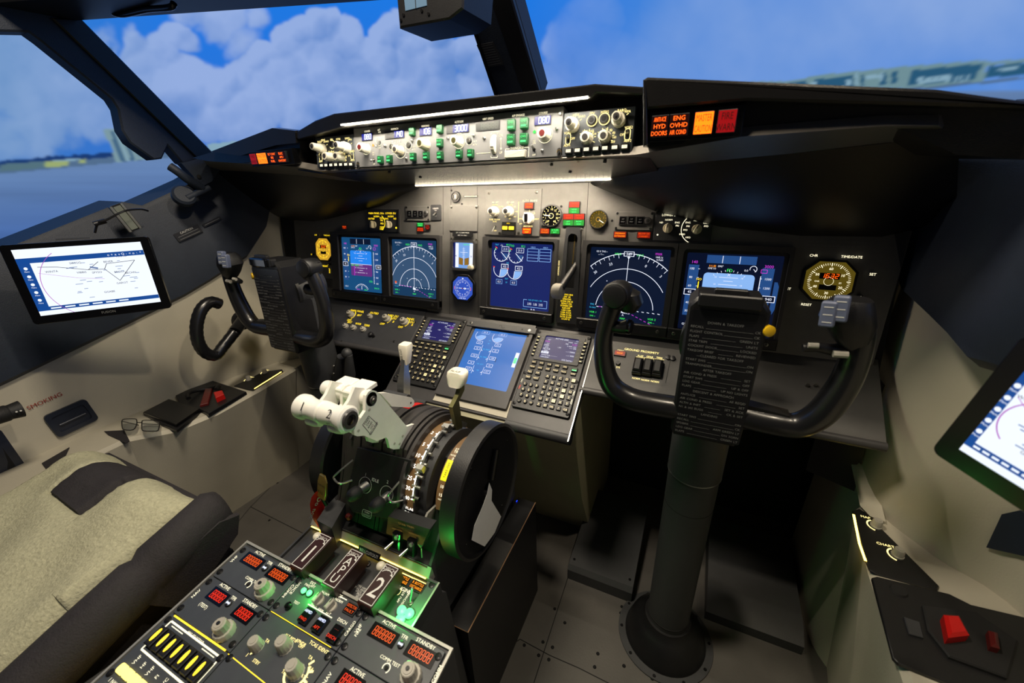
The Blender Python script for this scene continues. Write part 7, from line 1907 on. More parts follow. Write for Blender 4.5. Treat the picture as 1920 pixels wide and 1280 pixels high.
    b = MB('black'); b.tube([yp(1150, 612), yp(1165, 614), yp(1178, 612)], [.010, .011, .013], 14); b.m('black_gloss').lathe([(.013, 0), (.013, .004), (.011, .006)], tuple(yp(1178, 612)), (1, -.15, 0), 18); sub(b, 'inboard_switch')
    # outboard horn head with trim switches
    b = MB('black'); R = []
    for (x, y, w_, d_) in ((1600, 560, .020, .016), (1592, 575, .026, .024), (1588, 600, .030, .026), (1592, 630, .022, .020), (1600, 650, .015, .015)):
        p = yp(x, y, .0); R.append([(p[0]+xx*w_, p[1]+yy*d_, p[2]) for xx, yy in rrect(0, 0, 2, 2, .6, 4)])
    b.loft(R); sub(b, 'horn_head')
    b = MB('knob_grey'); mat('switch_blue', (96, 104, 128), .4, noise=.05); b.m('switch_blue')
    for (x, y) in ((1552, 590), (1576, 580)):
        p = yp(x, y, -.03); FFr = Fr(p, (1, -.3, .1), (.1, .1, 1)); q = MB('switch_blue'); q.rr(0, 0, .017, .034, -.012, 0, .003, .002); q.m('white_print')
        for i in range(3): q.rect(0, (i-1)*.010, .010, .0012, .0004)
        if x > 1560: q.F = q.F; 
        q.V = [tuple(FFr.w(*v)) for v in q.V]; k = len(b.V); 
        for mn in q.mats:
            if mn not in b.mats: b.mats.append(mn)
        b.V += q.V; b.F += [tuple(i+k for i in f) for f in q.F]; b.MI += [b.mats.index(q.mats[i]) for i in q.MI]
    sub(b, 'trim_switch')
    b = MB('black'); b.tube([yp(1585, 655), yp(1560, 655, -.005), yp(1530, 650, -.01), yp(1505, 652, -.012)], [.010, .009, .007, .006], 12); b.m('knob_grey').tube([yp(1535, 648, -.02), yp(1515, 647, -.02)], .004, 8).tube([yp(1590, 665, -.018), yp(1562, 663, -.018)], .005, 8); sub(b, 'outboard_switch')
    b = MB('bone'); mat('sheen_yel', (150, 130, 60), .45, noise=.05); 
    # centre pad: clip board with the checklist
    TLp, TRp, BRp, BLp = yp(1287, 572, .0), yp(1428, 578, .0), yp(1380, 806, .0), yp(1270, 790, .0)
    cb = Fr((.527, .377, .82), (1, 0, 0), (0, .06, 1))
    wT = .0555; top_, bot_ = .130, -.118
    oc = MB('black'); oc.prism([(-wT+.006, bot_), (wT-.012, bot_), (wT-.004, bot_+.012), (wT, top_-.015), (wT-.012, top_), (-wT+.012, top_), (-wT-.0, top_-.015), (-wT, bot_+.012)], -.075, 0, .004)
    oc.V = [tuple(cb.w(*v)) for v in oc.V]; H = sub(oc, 'centre_pad')
    pc = MB('black_print'); mat('card_black', (20, 20, 24), .32, noise=.04); pc.m('card_black'); pc.prism(rrect(0, .0, 2*wT-.010, .222, .004), .0005, .002)
    pc.m('grey_print')
    rows = ['*DOWN & TAKEOFF', 'RECALL|CK', 'FLIGHT CONTROL|CK', 'FLAPS|GREEN LT', 'STAB TRIM|UNITS', 'COCKPIT DOOR|LOCKED', 'TAKEOFF BRIEF|REVIEWED', '*---CLEARED FOR TAKEOFF', 'START SWS|ON', 'TRANSPONDER|ON', '*AFTER TAKEOFF', 'AIR COND & PRESS|SET', 'START SWS|OFF', 'LDG GEAR|UP & OFF', 'FLAPS|UP NO LIGHTS', '*DESCENT & APPROACH', 'ANTI-ICE|AS REQD', 'AIR COND & PRESS|SET', 'ALTM & INST|SET & XCK', 'N1 & IAS BUGS|CK & SET', '*LANDING', 'START SWS|ON', 'RECALL|CK', 'SPDBRK|ARM GREEN LT', 'LDG GEAR|DN 3GRN', 'FLAPS|GREEN LT']
    y = .092
    for r_ in rows:
        if r_[0] == '*': pc.text(r_[1:], 0, y, .0058, h=.0026, sx=.95)
        else:
            a_, c_ = r_.split('|'); pc.text(a_, -wT+.008, y, .0055, 'l', h=.0026); pc.text(c_, wT-.008, y, .0055, 'r', h=.0026)
            wa, wc = len(a_)*.0033, len(c_)*.0035; pc.line([(-wT+.010+wa, y-.002), (wT-.010-wc, y-.002)], .0004, .0026)
        y -= .0079
    if sg < 0: pc.V = [(-v[0], v[1], v[2]) for v in pc.V]   # mirrored back below so that it reads correctly
    pc.V = [tuple(cb.w(*v)) for v in pc.V]; sub(pc, 'checklist_card', smooth=0)
    cl_ = MB('black'); cl_.rr(0, .128, .085, .020, -.006, .010, .004, .002); cl_.rr(.0, .140, .045, .012, -.004, .006, .003, .001)
    if sg < 0: cl_.m('glass_dark').rr(0, .128, .060, .022, .0, .016, .004, .003)
    cl_.V = [tuple(cb.w(*v)) for v in cl_.V]; sub(cl_, 'clip')
    yb_ = MB('yellow'); yb_.lathe([(.0085, -.004), (.0085, .004), (.006, .005)], tuple(cb.w(wT+.001, .088, -.002)), (.5, -1, .1) , 18); sub(yb_, 'yellow_bug')
    return t
column(1, 'right control column with black wheel and checklist facing the camera, in front of the right screens')
column(-1, 'left control column with black wheel seen from the side near the left wall')

# ================================================================== LEFT SIDE OBJECTS
def tablet(fr, w, h, sgn, label, dock):
    t = thing('tablet', label, 'tablet', fr)
    b = MB('black_gloss'); b.rr(0, 0, w, h, -.012, 0, .008, .001)
    b.m('grey_print'); 
    if sgn < 0: b.text('FUSION', .006, -h/2+.010, .0075, h=.0006)
    b.part('case', t)
    sw, sh = w-.034, h-.030; cy = .004
    b = MB('e_tabwhite'); b.box(-sw/2, sw/2, cy-sh/2, cy+sh/2, -.001, .0006); s = b.part('screen', t, smooth=0)
    X = lambda f: -sw/2+f*sw; Y = lambda f: cy+sh/2-f*sh
    q = MB('e_tabblue'); hh = .001
    q.rect(0, (Y(.13)+Y(.205))/2, sw, sh*.075, hh).rect(X(.045), (Y(.13)+Y(.91))/2, sw*.09, sh*.78, hh).rect(0, (Y(.87)+Y(.93))/2, sw, sh*.06, hh)
    q.m('e_tabwhite')
    for i in range(10): q.text('o+xvQ-=o:*'[i], X(.70+i*.03), Y(.167), sh*.05, h=hh+.0003)
    for i in range(5): q.disc(X(.045), Y(.28+i*.12), sh*.022, hh+.0003, 10).text('Menu', X(.045), Y(.325+i*.12), sh*.03, h=hh+.0003, sx=.8)
    for i in range(6): q.rect(X(.14+i*.11), Y(.90), sw*.08, sh*.02, hh+.0003)
    q.m('e_tabgrey'); 
    pts = {'a': (.13, .27), 'b': (.27, .29), 'c': (.50, .37), 'd': (.63, .38), 'e': (.72, .58), 'f': (.66, .30), 'g': (.90, .28), 'h': (.60, .26)}
    q.m('black_print')
    for k in ('ab', 'bc', 'cd', 'de', 'fg', 'df', 'hc', 'eg'):
        q.line([(X(pts[k[0]][0]), Y(pts[k[0]][1])), (X(pts[k[1]][0]), Y(pts[k[1]][1]))], .0010, hh)
    q.m('e_tabgrey').line([(X(.52), Y(.33)), (X(.58), Y(.36))], .004, hh)
    for tx, fx, fy in (('SWIGG', .42, .25), ('BEVER', .68, .27), ('VIBBIS', .44, .40), ('WINTA', .22, .35), ('SPYSO', .56, .42), ('BRODI', .74, .44), ('BECHN', .83, .47), ('GAROT', .73, .62), ('GGABE', .60, .74), ('TERHO', .80, .20)):
        q.m('black_print').text(tx, X(fx), Y(fy), sh*.042, h=hh)
    q.m('e_purple').arc(X(.50), Y(.55), sw*.39, 125, 232, .0011, hh).line([(X(.12), Y(.36)), (X(.40), Y(.48)), (X(.60), Y(.53))], .0006, hh)
    for i in range(26): q.m('e_tabgrey').rect(X(rng.uniform(.35, .95)), Y(rng.uniform(.24, .8)), rng.uniform(.005, .014), .0012, hh)
    q.part('map_page', s, smooth=0)
    b = MB('sill'); b.rr(0, -.01, w*.5, h*.5, -.04, -.0125, .01); b.part('mount_plate', t)
    return t
TLp = [at(0, -.875, 12, 470), at(0, -.735, 276, 450), at(0, -.735, 312, 572), at(0, -.875, 62, 600)]
c_ = sum(TLp)/4; u_ = (TLp[1]+TLp[2]-TLp[0]-TLp[3])/2; v_ = (TLp[0]+TLp[1]-TLp[2]-TLp[3])/2
TFL = Fr(c_, u_, v_)
tablet(TFL, float(np.linalg.norm(u_))+.012, float(np.linalg.norm(v_))+.02, -1, 'black tablet with glowing white chart page mounted on the left window sill', 0)
Q = [at(0, .74, 1895, 600), at(0, .80, 2150, 745), at(0, .80, 2080, 1040), at(0, .74, 1762, 868)]
c_ = sum(Q)/4; u_ = (Q[1]+Q[2]-Q[0]-Q[3])/2; v_ = (Q[0]+Q[1]-Q[2]-Q[3])/2
TFR = Fr(c_, u_, v_)
tablet(TFR, float(np.linalg.norm(u_)), float(np.linalg.norm(v_)), 1, 'tilted black tablet with white page at the right frame edge', 0)
# clamp on the sill with cable
t = thing('phone_clamp', 'silver spring clamp lying on the dark window sill above the left tablet', 'clamp', at(0, -.97, 236, 408))
o0 = at(0, -.97, 236, 408)
cl0, cl1 = at(0, -.97, 218, 385)-o0, at(0, -.97, 256, 432)-o0
n_ = np.array([1, -.3, .25]); n_ /= np.linalg.norm(n_); u_ = (cl1-cl0)/np.linalg.norm(cl1-cl0)
FC = Fr((0, 0, 0), u_, np.cross(n_, u_)); L = float(np.linalg.norm(cl1-cl0))
b = MB('black'); b.rr(0, 0, L*1.02, .032, -.012, 0, .003, .001); b.V = [tuple(FC.w(*v)) for v in b.V]; b.part('body', t)
b = MB('aluminium'); b.rr(0, .0125, L, .007, .000, .004, .002, .001); b.rr(0, -.0125, L, .007, .0, .004, .002, .001); mat('pale_grey', (120, 126, 116), .4, noise=.05); b.m('pale_grey').rr(0, 0, L*.9, .016, .0, .002, .001); b.V = [tuple(FC.w(*v)) for v in b.V]; b.part('rail', t)
b = MB('black'); pts = [at(0, -.94, 178, 436), at(0, -.925, 184, 418), at(0, -.915, 200, 412), at(0, -.90, 232, 396), at(0, -.92, 262, 392), at(0, -.95, 277, 395)]; b.tube(smooth_path(pts, 5), .0026, 8)
b.tube([at(0, -.93, 176, 420), at(0, -.925, 198, 414)], .006, 10)
solo(b, 'cable', 'thin black cable crossing the silver clamp on the left window sill', 'cable')
b = MB('aluminium'); b.tube([at(0, -.90, 104, 449), at(0, -.88, 168, 446)], .0018, 6); solo(b, 'tablet_latch', 'thin bright metal latch on the top edge of the left tablet', 'latch')
# window handle
b = MB('sill'); pts = [at(0, -.93, 319, 312), at(0, -.92, 334, 322), at(0, -.92, 352, 336), at(0, -.93, 378, 352)]; b.tube(smooth_path(pts, 4), [.012]*13, 14)
q = [at(0, -.93, *p) for p in ((338, 306), (405, 288), (412, 316), (395, 340), (372, 352), (360, 330))]
b.loft([[tuple(p+np.array([-.02, 0, 0])) for p in q], [tuple(p+np.array([.006, 0, 0])) for p in q]]); c = at(0, -.922, 373, 331); b.m('seam').lathe([(.006, 0), (.006, .001)], tuple(c), (1, 0, 0), 12)
solo(b, 'window_latch_handle', 'dark window latch lever at the lower end of the left window post', 'handle', smooth=35)
b = MB('sill'); q = at(0, -.94, 345, 367); b.lathe([(.030, -.01), (.030, .006), (.024, .012), (.0, .013)][:3], tuple(q), (1, -.2, .5), 28); b.tube([at(0, -.93, 350, 372), at(0, -.93, 392, 352)], .010, 10)
solo(b, 'latch_base', 'dark round latch base on the sill below the window latch lever', 'latch')
for (p0, p1, txt, lb, sz) in (((327, 447), (370, 428), ['CAUTION', '---------- ------', '-------- ------'], 'black CAUTION placard on the left window sill panel', .0085), ((377, 424), (408, 409), ['------ ------'], 'tiny single line placard right of the CAUTION placard', .006)):
    A_, B_ = wall_pt(planL, *p0), wall_pt(planL, *p1); n_ = np.array([.97, -.2, .1]); u_ = (B_-A_); L = float(np.linalg.norm(u_)); C_ = (A_+B_)/2+n_*.024
    FQ = Fr(C_, u_, np.cross(n_, u_)); b = MB('black'); hh = .026 if len(txt) > 1 else .010; b.rr(0, 0, L*1.04, hh, 0, .0012, .001); b.m('white_print' if len(txt) > 1 else 'grey_print')
    for i, s in enumerate(txt):
        if '-' in s: b.m('grey_print').rect(0, (len(txt)/2-.5-i)*hh*.32, L*.86, .0014, .0016)
        else: b.text(s, 0, (len(txt)/2-.5-i)*hh*.32, sz, h=.0016)
    solo(b, 'placard', lb, 'placard', FQ)
# SMOKING lettering and recessed handle, air outlet on left liner
def on_wall(px, n=(.99, 0, .05), off=.002):
    P_ = wall_pt(planL, *px); return P_+np.array([off+.002, 0, 0])
A_, B_ = on_wall((57, 762)), on_wall((103, 742)); FQ = Fr((A_+B_)/2, B_-A_, (0, .0, 1)); b = MB('red_print'); b.text('SMOKING', .003, 0, .0160, h=.0)
b.part('smoking_lettering', wall_l, loc=(0, 0, 0)).data.transform(FQ.mat())
A_, B_ = on_wall((100, 797)), on_wall((164, 768)); FQ = Fr((A_+B_)/2, B_-A_, (0, .0, 1)); L = float(np.linalg.norm(B_-A_))
mat('navy_plastic', (34, 40, 54), .35, noise=.06)
b = MB('navy_plastic'); b.frame(rrect(0, 0, L*1.22, .075, .010), rrect(0, .0, L*.95, .050, .008), 0, .006); b.rr(0, 0, L*1.0, .055, -.001, .0015, .008); b.tube([(-L*.38, -.005, .003), (L*.38, -.005, .003)], .004, 10)
solo(b, 'recessed_handle', 'dark rounded pull recess in the left wall below the SMOKING lettering', 'handle', FQ)
o0 = on_wall((20, 775), off=.03); t = thing('gooseneck_lamp', 'black ribbed cylindrical lamp head at the left frame edge beside SMOKING', 'lamp', o0)
b = MB('rubber'); p0, p1 = at(0, -.98, -40, 790)-o0, at(0, -.98, 40, 766)-o0; b.tube([p0, p0*.35+p1*.65, p0*.3+p1*.7, p1], [.020, .020, .018, .021], 24); b.part('barrel', t)
b = MB('white_print'); 
for (x, y) in ((31, 772), (39, 770)): b.ball(tuple(at(0, -.957, x, y)-o0), .0022, seg=8)
b.part('mark', t)
b = MB('navy_plastic'); Q = [wall_pt(planL, *q) for q in ((-200, 690), (0, 806), (52, 880), (40, 912), (-60, 940), (-200, 960))]
b.loft([[tuple(q+np.array([-.002, 0, 0])) for q in Q], [tuple(q+np.array([.012, 0, 0])) for q in Q]]); b.m('black_matte'); c_ = sum(Q)/6; b.loft([[tuple(c_+(q-c_)*.78+np.array([.012, 0, 0])) for q in Q], [tuple(c_+(q-c_)*.75+np.array([.004, 0, 0])) for q in Q]])
solo(b, 'side_compartment', 'dark blue-black storage compartment in the wall at the left frame edge above the seat', 'compartment', smooth=25)
# tiller wheel
t = thing('steering_tiller', 'black half wheel steering tiller on the left wall below the window sill', 'steering wheel', at(0, -.88, 400, 600))
o0 = at(0, -.88, 400, 600); K = lambda x, y, X=-.86: at(0, X, x, y)-o0
b = MB('wheel_black'); pts = [K(412, 570), K(395, 566), K(378, 580), K(369, 608), K(371, 638), K(384, 660), K(404, 666), K(418, 650), K(440, 622)]
PS = smooth_path(pts, 6); b.tube(PS, [.0165+(.0012 if i % 2 else 0) for i in range(len(PS))], 16); b.part('rim', t)
b = MB('black'); b.tube([K(440, 622), K(462, 590, -.90)], .018, 14); b.lathe([(.035, 0), (.03, .012)], tuple(K(455, 600, -.93)), (1, -.2, 0), 20); b.part('spoke', t)
# shelf objects
S47 = Fr((0, 0, .473), (1, 0, 0), (0, 1, 0))
cF = lambda x, y: (200+x/5.053, 660+y/5.053)
def slabpx(pts, z0, z1, m, bev=.002, px_h=None):
    b = MB(m); b.prism(S47.pp([cF(*p) for p in pts], (px_h if px_h is not None else z1)), z0, z1, bev); return b
b = slabpx([(340, 570), (590, 442), (890, 535), (845, 590), (660, 735), (520, 680)], 0, .010, 'black', .002)
b.m('black_gloss').prism(S47.pp([cF(*p) for p in ((345, 565), (590, 440), (885, 532), (655, 690))], .018), .011, .018, .002)
solo(b, 'folder', 'closed black leather folder on the left console ledge beside the glasses', 'folder', S47)
b = slabpx([(650, 410), (970, 255), (1320, 370), (960, 580), (880, 540), (690, 480)], 0, .012, 'black', .002)
ob = thing('oxygen_mask_box', 'flat dark box with red tabs on the left console ledge behind the folder', 'box', S47); b.part('case', ob)
b = MB('red'); b.prism(S47.pp([cF(*p) for p in ((1010, 378), (1092, 358), (1110, 395), (1030, 432))], .03), .012, .030, .002); b.part('red_tab', ob)
b = MB('red_dark'); b.prism(S47.pp([cF(*p) for p in ((930, 345), (1000, 340), (960, 480), (880, 500))], .02), .012, .020, .002); b.part('red_tab', ob)
b = MB('rubber'); c = S47.px(*cF(925, 385), .02); b.tube([(c[0]+.038*math.cos(a), c[1]+.045*math.sin(a), .022+.008*math.sin(a*2)) for a in np.linspace(.5, 4.6, 22)], .007, 10); b.part('hose', ob)
def knob_plate(pts, knobs, label, glowside, tr=cF, zf=S47):
    t = thing('light_dimmer_panel', label, 'control panel', zf)
    P_ = zf.pp([tr(*p) for p in pts], .003)
    b = MB('black'); b.prism(P_, 0, .003, .001)
    for (q, s) in knobs:
        a, c = zf.px(*tr(*q), .003); b.m('e_warm').arc(a, c, .0135, 110, 250, .0024, .0036).text(s, a-.012, c+.018, .008, h=.0036)
    b.m('e_yelled').line([zf.px(*tr(*q), .002) for q in glowside], .004, .0036)
    b.part('plate', t)
    for (q, s) in knobs:
        a, c = zf.px(*tr(*q), .003); inst('dimk', b_knob(.0085, .016, 'knob_grey', 'knob_grey'), 'knob', t, (a, c, .003))
    b = MB('black'); return t
knob_plate([(1205, 318), (1480, 185), (1660, 160), (1672, 180), (1385, 362), (1330, 352)], [((1345, 262), 'CHART'), ((1500, 195), 'MAP')], 'black dimmer plate with two grey knobs on the left console ledge', [(1400, 350), (1655, 190)])
cR = lambda x, y: (1480+x/2., 640+y/2.)
knob_plate([(237, 634), (262, 626), (285, 640), (562, 915), (556, 932), (330, 872), (300, 855), (286, 820)], [((325, 692), 'MAP'), ((405, 802), 'CHART')], 'black triangular dimmer plate with two grey knobs on the right console', [(240, 650), (262, 760), (285, 825)], cR)
ob = thing('oxygen_mask_box', 'dark panel with red lever at the lower right corner on the right console', 'box', S47)
b = MB('black'); b.prism(S47.pp([cR(*p) for p in ((310, 885), (330, 880), (600, 945), (680, 985), (1000, 1060), (1000, 1400), (720, 1330), (410, 1205), (390, 1185))], .006), 0, .006, .001); c = S47.px(*cR(410, 935), .006); b.m('seam').lathe([(.012, .006), (.010, .009)], (c[0], c[1], 0)); b.m('panel_dark').prism(S47.pp([cR(*p) for p in ((430, 1030), (490, 1050), (505, 1110), (450, 1095))], .01), .006, .010, .001)
b.part('plate', ob)
b = MB('black_matte'); b.prism(S47.pp([cR(*p) for p in ((500, 985), (700, 1010), (860, 1120), (820, 1260), (600, 1180), (520, 1080))], .012), .006, .012, .002); b.part('mask_well', ob)
b = MB('red'); b.prism(S47.pp([cR(*p) for p in ((582, 1018), (640, 1022), (680, 1095), (600, 1105))], .03), .012, .030, .004); b.part('red_lever', ob)
b = MB('red_dark'); b.prism(S47.pp([cR(*p) for p in ((755, 1070), (790, 1080), (800, 1140), (765, 1130))], .03), .012, .026, .004); b.part('red_lever', ob)
b = MB('navy_plastic'); Q = [wall_pt(planR, *cR(*q)) for q in ((770, 780), (830, 655), (900, 640), (980, 700), (980, 830), (880, 805))]
b.loft([[tuple(q+np.array([.004, 0, 0])) for q in Q], [tuple(q+np.array([-.010, 0, 0])) for q in Q]])
solo(b, 'recessed_handle', 'dark recess plate in the right wall below the right tablet', 'handle', smooth=25)
# glasses
t = thing('eyeglasses', 'thin dark framed eyeglasses folded on the left console ledge', 'glasses', S47)
GF = S47
def gl(pts, h): return [(*S47.px(*cF(*p), h), h) for p in pts]
b = MB('screw_dark')
L1 = gl([(143, 655), (165, 635), (270, 632), (286, 655), (282, 690), (250, 735), (170, 735), (148, 715)], .022)
L2 = gl([(335, 665), (350, 645), (490, 650), (500, 675), (490, 735), (460, 748), (350, 745), (333, 715)], .022)
for L_ in (L1, L2): b.tube(smooth_path(L_+[L_[0]], 3), .0014, 6)
b.tube(gl([(286, 665), (335, 668)], .024), .0014, 6); b.part('frame', t)
b = MB('screw_dark'); b.tube(gl([(143, 655), (300, 690)], .014)+[], .0014, 6); b.part('temple', t)
b = MB('screw_dark'); b.tube([*gl([(500, 665)], .022), *gl([(500, 685)], .012), *gl([(345, 680)], .008)], .0014, 6); b.part('temple', t)
mat('lens', (240, 245, 250), .02, trans=1., noise=0)
for L_ in (L1, L2):
    b = MB('lens'); b.loft([[(p[0], p[1], p[2]-.0006) for p in L_], [(p[0], p[1], p[2]) for p in L_]]); b.part('lens', t)
b = MB('cloth_black'); b.prism(S47.pp([(195, 808), (233, 806), (243, 826), (236, 830), (203, 815)], .002), 0, .002)
solo(b, 'console_insert', 'dark flat insert in the left console ledge beside the eyeglasses', 'insert', S47)
b = MB('cloth_black'); b.prism(S47.pp([(78, 868), (130, 838), (110, 880), (90, 884)], .002), 0, .002)
solo(b, 'console_insert', 'small dark flat insert in the left console ledge below the recessed pull', 'insert', S47)

# ================================================================== CAPTAIN SEAT
SO = np.array([-.56, -.30, 0])
t = thing('pilot_seat', 'left pilot seat with pale sheepskin cover and black leather thigh pads', 'seat', SO)
def seatp(mb, name, par=None, **k):
    mb.V = [(v[0]-SO[0], v[1]-SO[1], v[2]-SO[2]) for v in mb.V]; return mb.part(name, par or t, **k)
def surf(x, y):
    """height of the sheepskin: two thigh bolsters with a dip between, rolling off at the front"""
    z = .600+.28*max(min(y, 0), -.42)
    z += .012*math.cos((x+.56)/.12*math.pi)*0
    f = max(0, (y+.06)/.075); z -= .055*min(f, 1.4)**2.2
    e = max(0, abs(x+.565)-.20)/.07; z -= .035*e**2
    z += .010*math.sin(x*31)*math.sin(y*23)
    return z
def bolster(x0, x1, y0, y1, front_r, m='fleece', dz=0., n=(26, 40)):
    """closed cushion slab following surf with rounded front outline"""
    nx, ny = n; V = []; F = []
    for i in range(nx+1):
        for j in range(ny+1):
            u = i/nx; v = j/ny; x = x0+(x1-x0)*u
            yf = y1-front_r*(abs(2*u-1)**2.6)
            y = y0+(yf-y0)*v
            ed = min(u, 1-u, (1-v)*1.6); rim = .030*max(0, 1-ed/.10)**2
            z = surf(x, y)-rim+dz+random.uniform(-.0012, .0012)
            V.append((x, y, z))
    top = len(V)
    for i in range(nx+1):
        for j in range(ny+1):
            x, y, z = V[i*(ny+1)+j]; V.append((x, y, z-.06))
    I = lambda i, j: i*(ny+1)+j
    for i in range(nx):
        for j in range(ny):
            F.append((I(i, j), I(i+1, j), I(i+1, j+1), I(i, j+1))); F.append((top+I(i, j), top+I(i, j+1), top+I(i+1, j+1), top+I(i+1, j)))
    for i in range(nx): F.append((I(i, 0), top+I(i, 0), top+I(i+1, 0), I(i+1, 0))); F.append((I(i, ny), I(i+1, ny), top+I(i+1, ny), top+I(i, ny)))
    for j in range(ny): F.append((I(0, j), I(0, j+1), top+I(0, j+1), top+I(0, j))); F.append((I(nx, j), top+I(nx, j), top+I(nx, j+1), I(nx, j+1)))
    return MB(m).add(V, F)
b = MB('fleece')
main = bolster(-.800, -.350, -.72, -.085, .0, n=(44, 50)); b.add(main.V, main.F)
lb_ = bolster(-.800, -.662, -.20, .058, .05); b.add(lb_.V, lb_.F)
rb_ = bolster(-.556, -.350, -.20, .045, .030); b.add(rb_.V, rb_.F)
sk = seatp(b, 'sheepskin', smooth=70)
b = MB('cloth_black')
cg = bolster(-.668, -.548, -.105, .032, .012, 'cloth_black', .003, (14, 20)); b.add(cg.V, cg.F)
seatp(b, 'centre_pad', smooth=60)
b = MB('cloth_black'); R = []
for (y, xo, zt, wd) in ((-.72, -.325, .480, .050), (-.40, -.325, .490, .050), (-.20, -.325, .543, .048), (-.13, -.325, .560, .046), (-.115, -.325, .556, .040), (-.10, -.325, .568, .045), (.01, -.330, .588, .044), (.030, -.335, .575, .036)):
    R.append([(xo+wd*a*.9, y, zt-.045+c*.045) for a, c in [(math.cos(k*math.pi/8), math.sin(k*math.pi/8)) for k in range(16)]])
b.loft(R); seatp(b, 'side_bolster', smooth=60)
b = MB('cloth_black'); R = []
for (y, z0, z1) in ((-.72, .36, .45), (-.20, .38, .50), (.0, .42, .54), (.030, .46, .53)): R.append([(-.80, y, z0), (-.335, y, z0), (-.328, y, z1), (-.80, y, z1)])
b.loft(R); seatp(b, 'seat_pan')
b = MB('cloth_black'); FS = Fr((-.300, -.05, .50), (0, 1, 0), (.05, 0, 1)); b.prism([(-.085, -.01), (-.06, -.055), (-.02, -.065), (.07, -.01), (.085, .030), (.05, .045), (-.04, .03)], 0, .010, .001); b.V = [tuple(FS.w(*v)) for v in b.V]
seatp(b, 'side_flap')
b = MB('black'); b.loft([[(x, y, z) for y, z in ((-.72, .0), (-.05, .0), (.02, .30), (.02, .42), (-.72, .42))] for x in (-.76, -.345)])
for q in ((-.03, .36), (-.10, .30), (-.30, .32), (-.02, .44), (-.20, .38)): b.m('screw_dark').lathe([(.006, 0), (.005, .003)], (-.345, q[0], q[1]), (1, 0, 0), 10)
b.m('black').loft([[(-.325, y, z) for y, z in ((-.20, .22), (-.12, .20), (.00, .34), (-.01, .38), (-.05, .37))], [(-.310, y, z) for y, z in ((-.20, .22), (-.12, .20), (.00, .34), (-.01, .38), (-.05, .37))]])
seatp(b, 'base', smooth=25)

# ================================================================== COMPASS
q = at(1, .46, 800, 20)
t = thing('standby_magnetic_compass', 'black boxy magnetic compass hanging from the top of the centre post', 'compass', q)
FQ = Fr((0, .46, 1.38), (1, 0, .0), (0, 0, 1))
b = MB('black'); P_ = [FQ.px(*p) for p in ((738, -60), (748, 53), (842, 36), (868, 16), (872, -60))]
b.prism(P_, -.10, 0, .003); b.V = [tuple(FQ.w(*v)-q) for v in b.V]; b.part('case', t, smooth=25)
b = MB('aluminium'); b.m('e_white').prism([FQ.px(*p, .001) for p in ((756, -20), (760, 20), (800, 10), (798, -20))], 0, .001); b.m('seam').line([FQ.px(778, -20, .001), FQ.px(780, 16, .001)], .0015, .0015); b.V = [tuple(FQ.w(*v)-q) for v in b.V]
mat('compass_lens', (70, 90, 110), .15, emit=(110, 140, 160), es=.5); b.mats[b.mats.index('e_white')] = 'compass_lens'; b.part('lens', t, smooth=0)
b = MB('screw_dark')
for p in ((752, 38), (757, 28), (791, 20), (804, 26)): a, c = FQ.px(*p); b.lathe([(.003, 0), (.0025, .0015)], (a, c, 0), seg=8)
b.V = [tuple(FQ.w(*v)-q) for v in b.V]; b.part('screw', t)

# ================================================================== RIGHT WINDOW SILL BULK
b = MB('sill'); 
topR = [at(1, .60, *q) for q in ((1745, 375), (1790, 300), (1850, 290), (1930, 260), (2050, 220))]
R = []
sec = [(.80, [(1762, 368), (1732, 415), (1708, 465), (1702, 520), (1712, 548), (1772, 602), (1812, 640), (1856, 690), (1960, 720), (2200, 640), (2200, 180), (1925, 185), (1855, 262), (1800, 285)])]
P_ = [at(0, .86, *p) for p in sec[0][1]]
b.loft([[(.838, *p[1:]) for p in [P_[0]*.0+ (sum(P_)/len(P_)) + (p-(sum(P_)/len(P_)))*.93 for p in P_]], [(.85, *p[1:]) for p in P_], [(.93, *p[1:]) for p in P_]])
struct(b, 'trim_8')

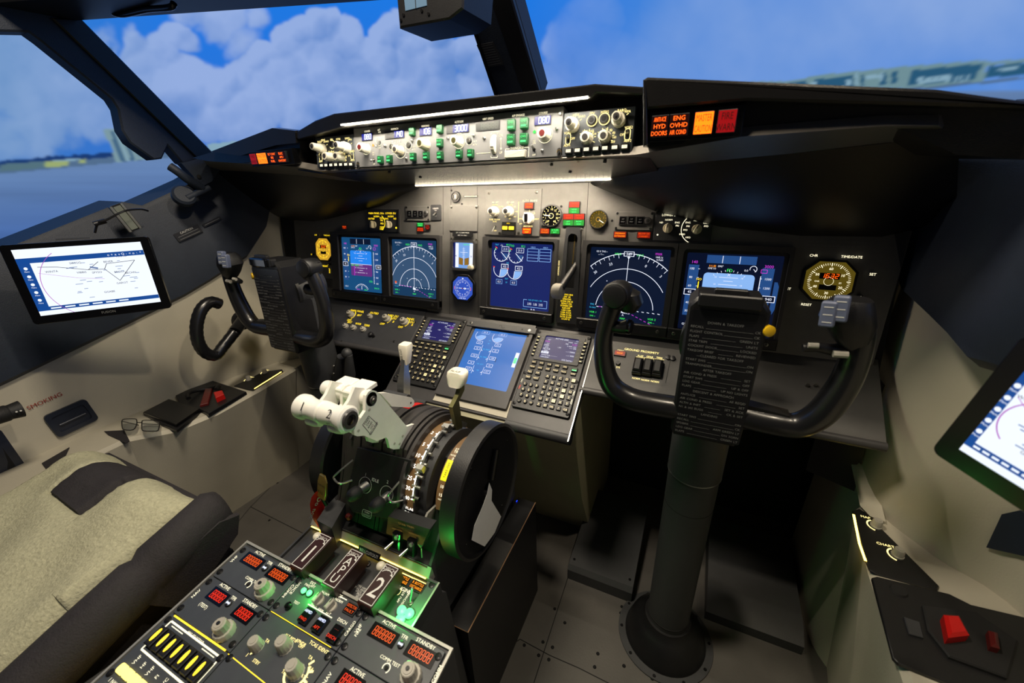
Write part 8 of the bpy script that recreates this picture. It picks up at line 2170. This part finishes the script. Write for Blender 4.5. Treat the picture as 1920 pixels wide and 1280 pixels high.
# ================================================================== PIECES THAT COUNT AS ONE EACH, GROUPS
def split_loose(o, gap):
    """separate bodies of one mesh become parts of their own (pieces closer than gap stay together)"""
    me = o.data; n = len(me.vertices); par = list(range(n))
    def find(a):
        while par[a] != a: par[a] = par[par[a]]; a = par[a]
        return a
    for e_ in me.edges:
        a, c = find(e_.vertices[0]), find(e_.vertices[1])
        if a != c: par[a] = c
    groups = {}
    for i in range(n): groups.setdefault(find(i), []).append(i)
    co = np.array([v.co[:] for v in me.vertices]); cl = []
    for g in groups.values():
        c = co[g].mean(0)
        for k in cl:
            if np.linalg.norm(k[0]-c) < gap: k[1].extend(g); break
        else: cl.append([c, list(g)])
    if len(cl) < 2: return
    own = np.zeros(n, int)
    for k, (c, g) in enumerate(cl): own[g] = k
    for k in range(len(cl)):
        idx = np.where(own == k)[0]; mp = {int(v): i for i, v in enumerate(idx)}
        m2 = bpy.data.meshes.new(me.name.split('.')[0]); fs = [p for p in me.polygons if own[p.vertices[0]] == k]
        m2.from_pydata([tuple(co[i]) for i in idx], [], [[mp[v] for v in p.vertices] for p in fs])
        for mt_ in me.materials: m2.materials.append(mt_)
        m2.polygons.foreach_set('material_index', [p.material_index for p in fs]); m2.update()
        m2.shade_smooth(); m2.set_sharp_from_angle(angle=math.radians(38))
        if k == 0: o.data = m2
        else:
            d = o.copy(); d.data = m2; COL.objects.link(d)
for o in list(bpy.data.objects):
    if o.type == 'MESH' and o.name.split('.')[0] in ('screw', 'jack', 'wire_guard', 'push_button', 'mark', 'trim_switch', 'lamp'): split_loose(o, .009)
GROUPS = {'display_unit': 'large screens of the panel and console', 'annunciator_light': 'lit tiles on the instrument panel', 'keypad_unit': 'keypad units beside the tall lower screen',
    'radio_panel': 'radio panels in the pedestal', 'efis_panel': 'side panels of the autopilot panel', 'warning_light_panel': 'warning light panels of the glareshield', 'control_column': 'control columns',
    'selector_panel': 'display selector panels', 'autoflight_status_panel': 'three button status panels', 'knee_panel': 'sloping panels under the screens', 'clock': 'panel clocks', 'rudder_pedal': 'rudder pedals',
    'footrest': 'footrests', 'light_dimmer_panel': 'dimmer plates on the side consoles', 'oxygen_mask_box': 'mask boxes on the side consoles', 'tablet': 'mounted tablets', 'recessed_handle': 'recessed pulls in the side walls'}
for o in bpy.data.objects:
    k = o.name.split('.')[0]
    if o.parent is None and k in GROUPS and 'label' in o: o['group'] = GROUPS[k]
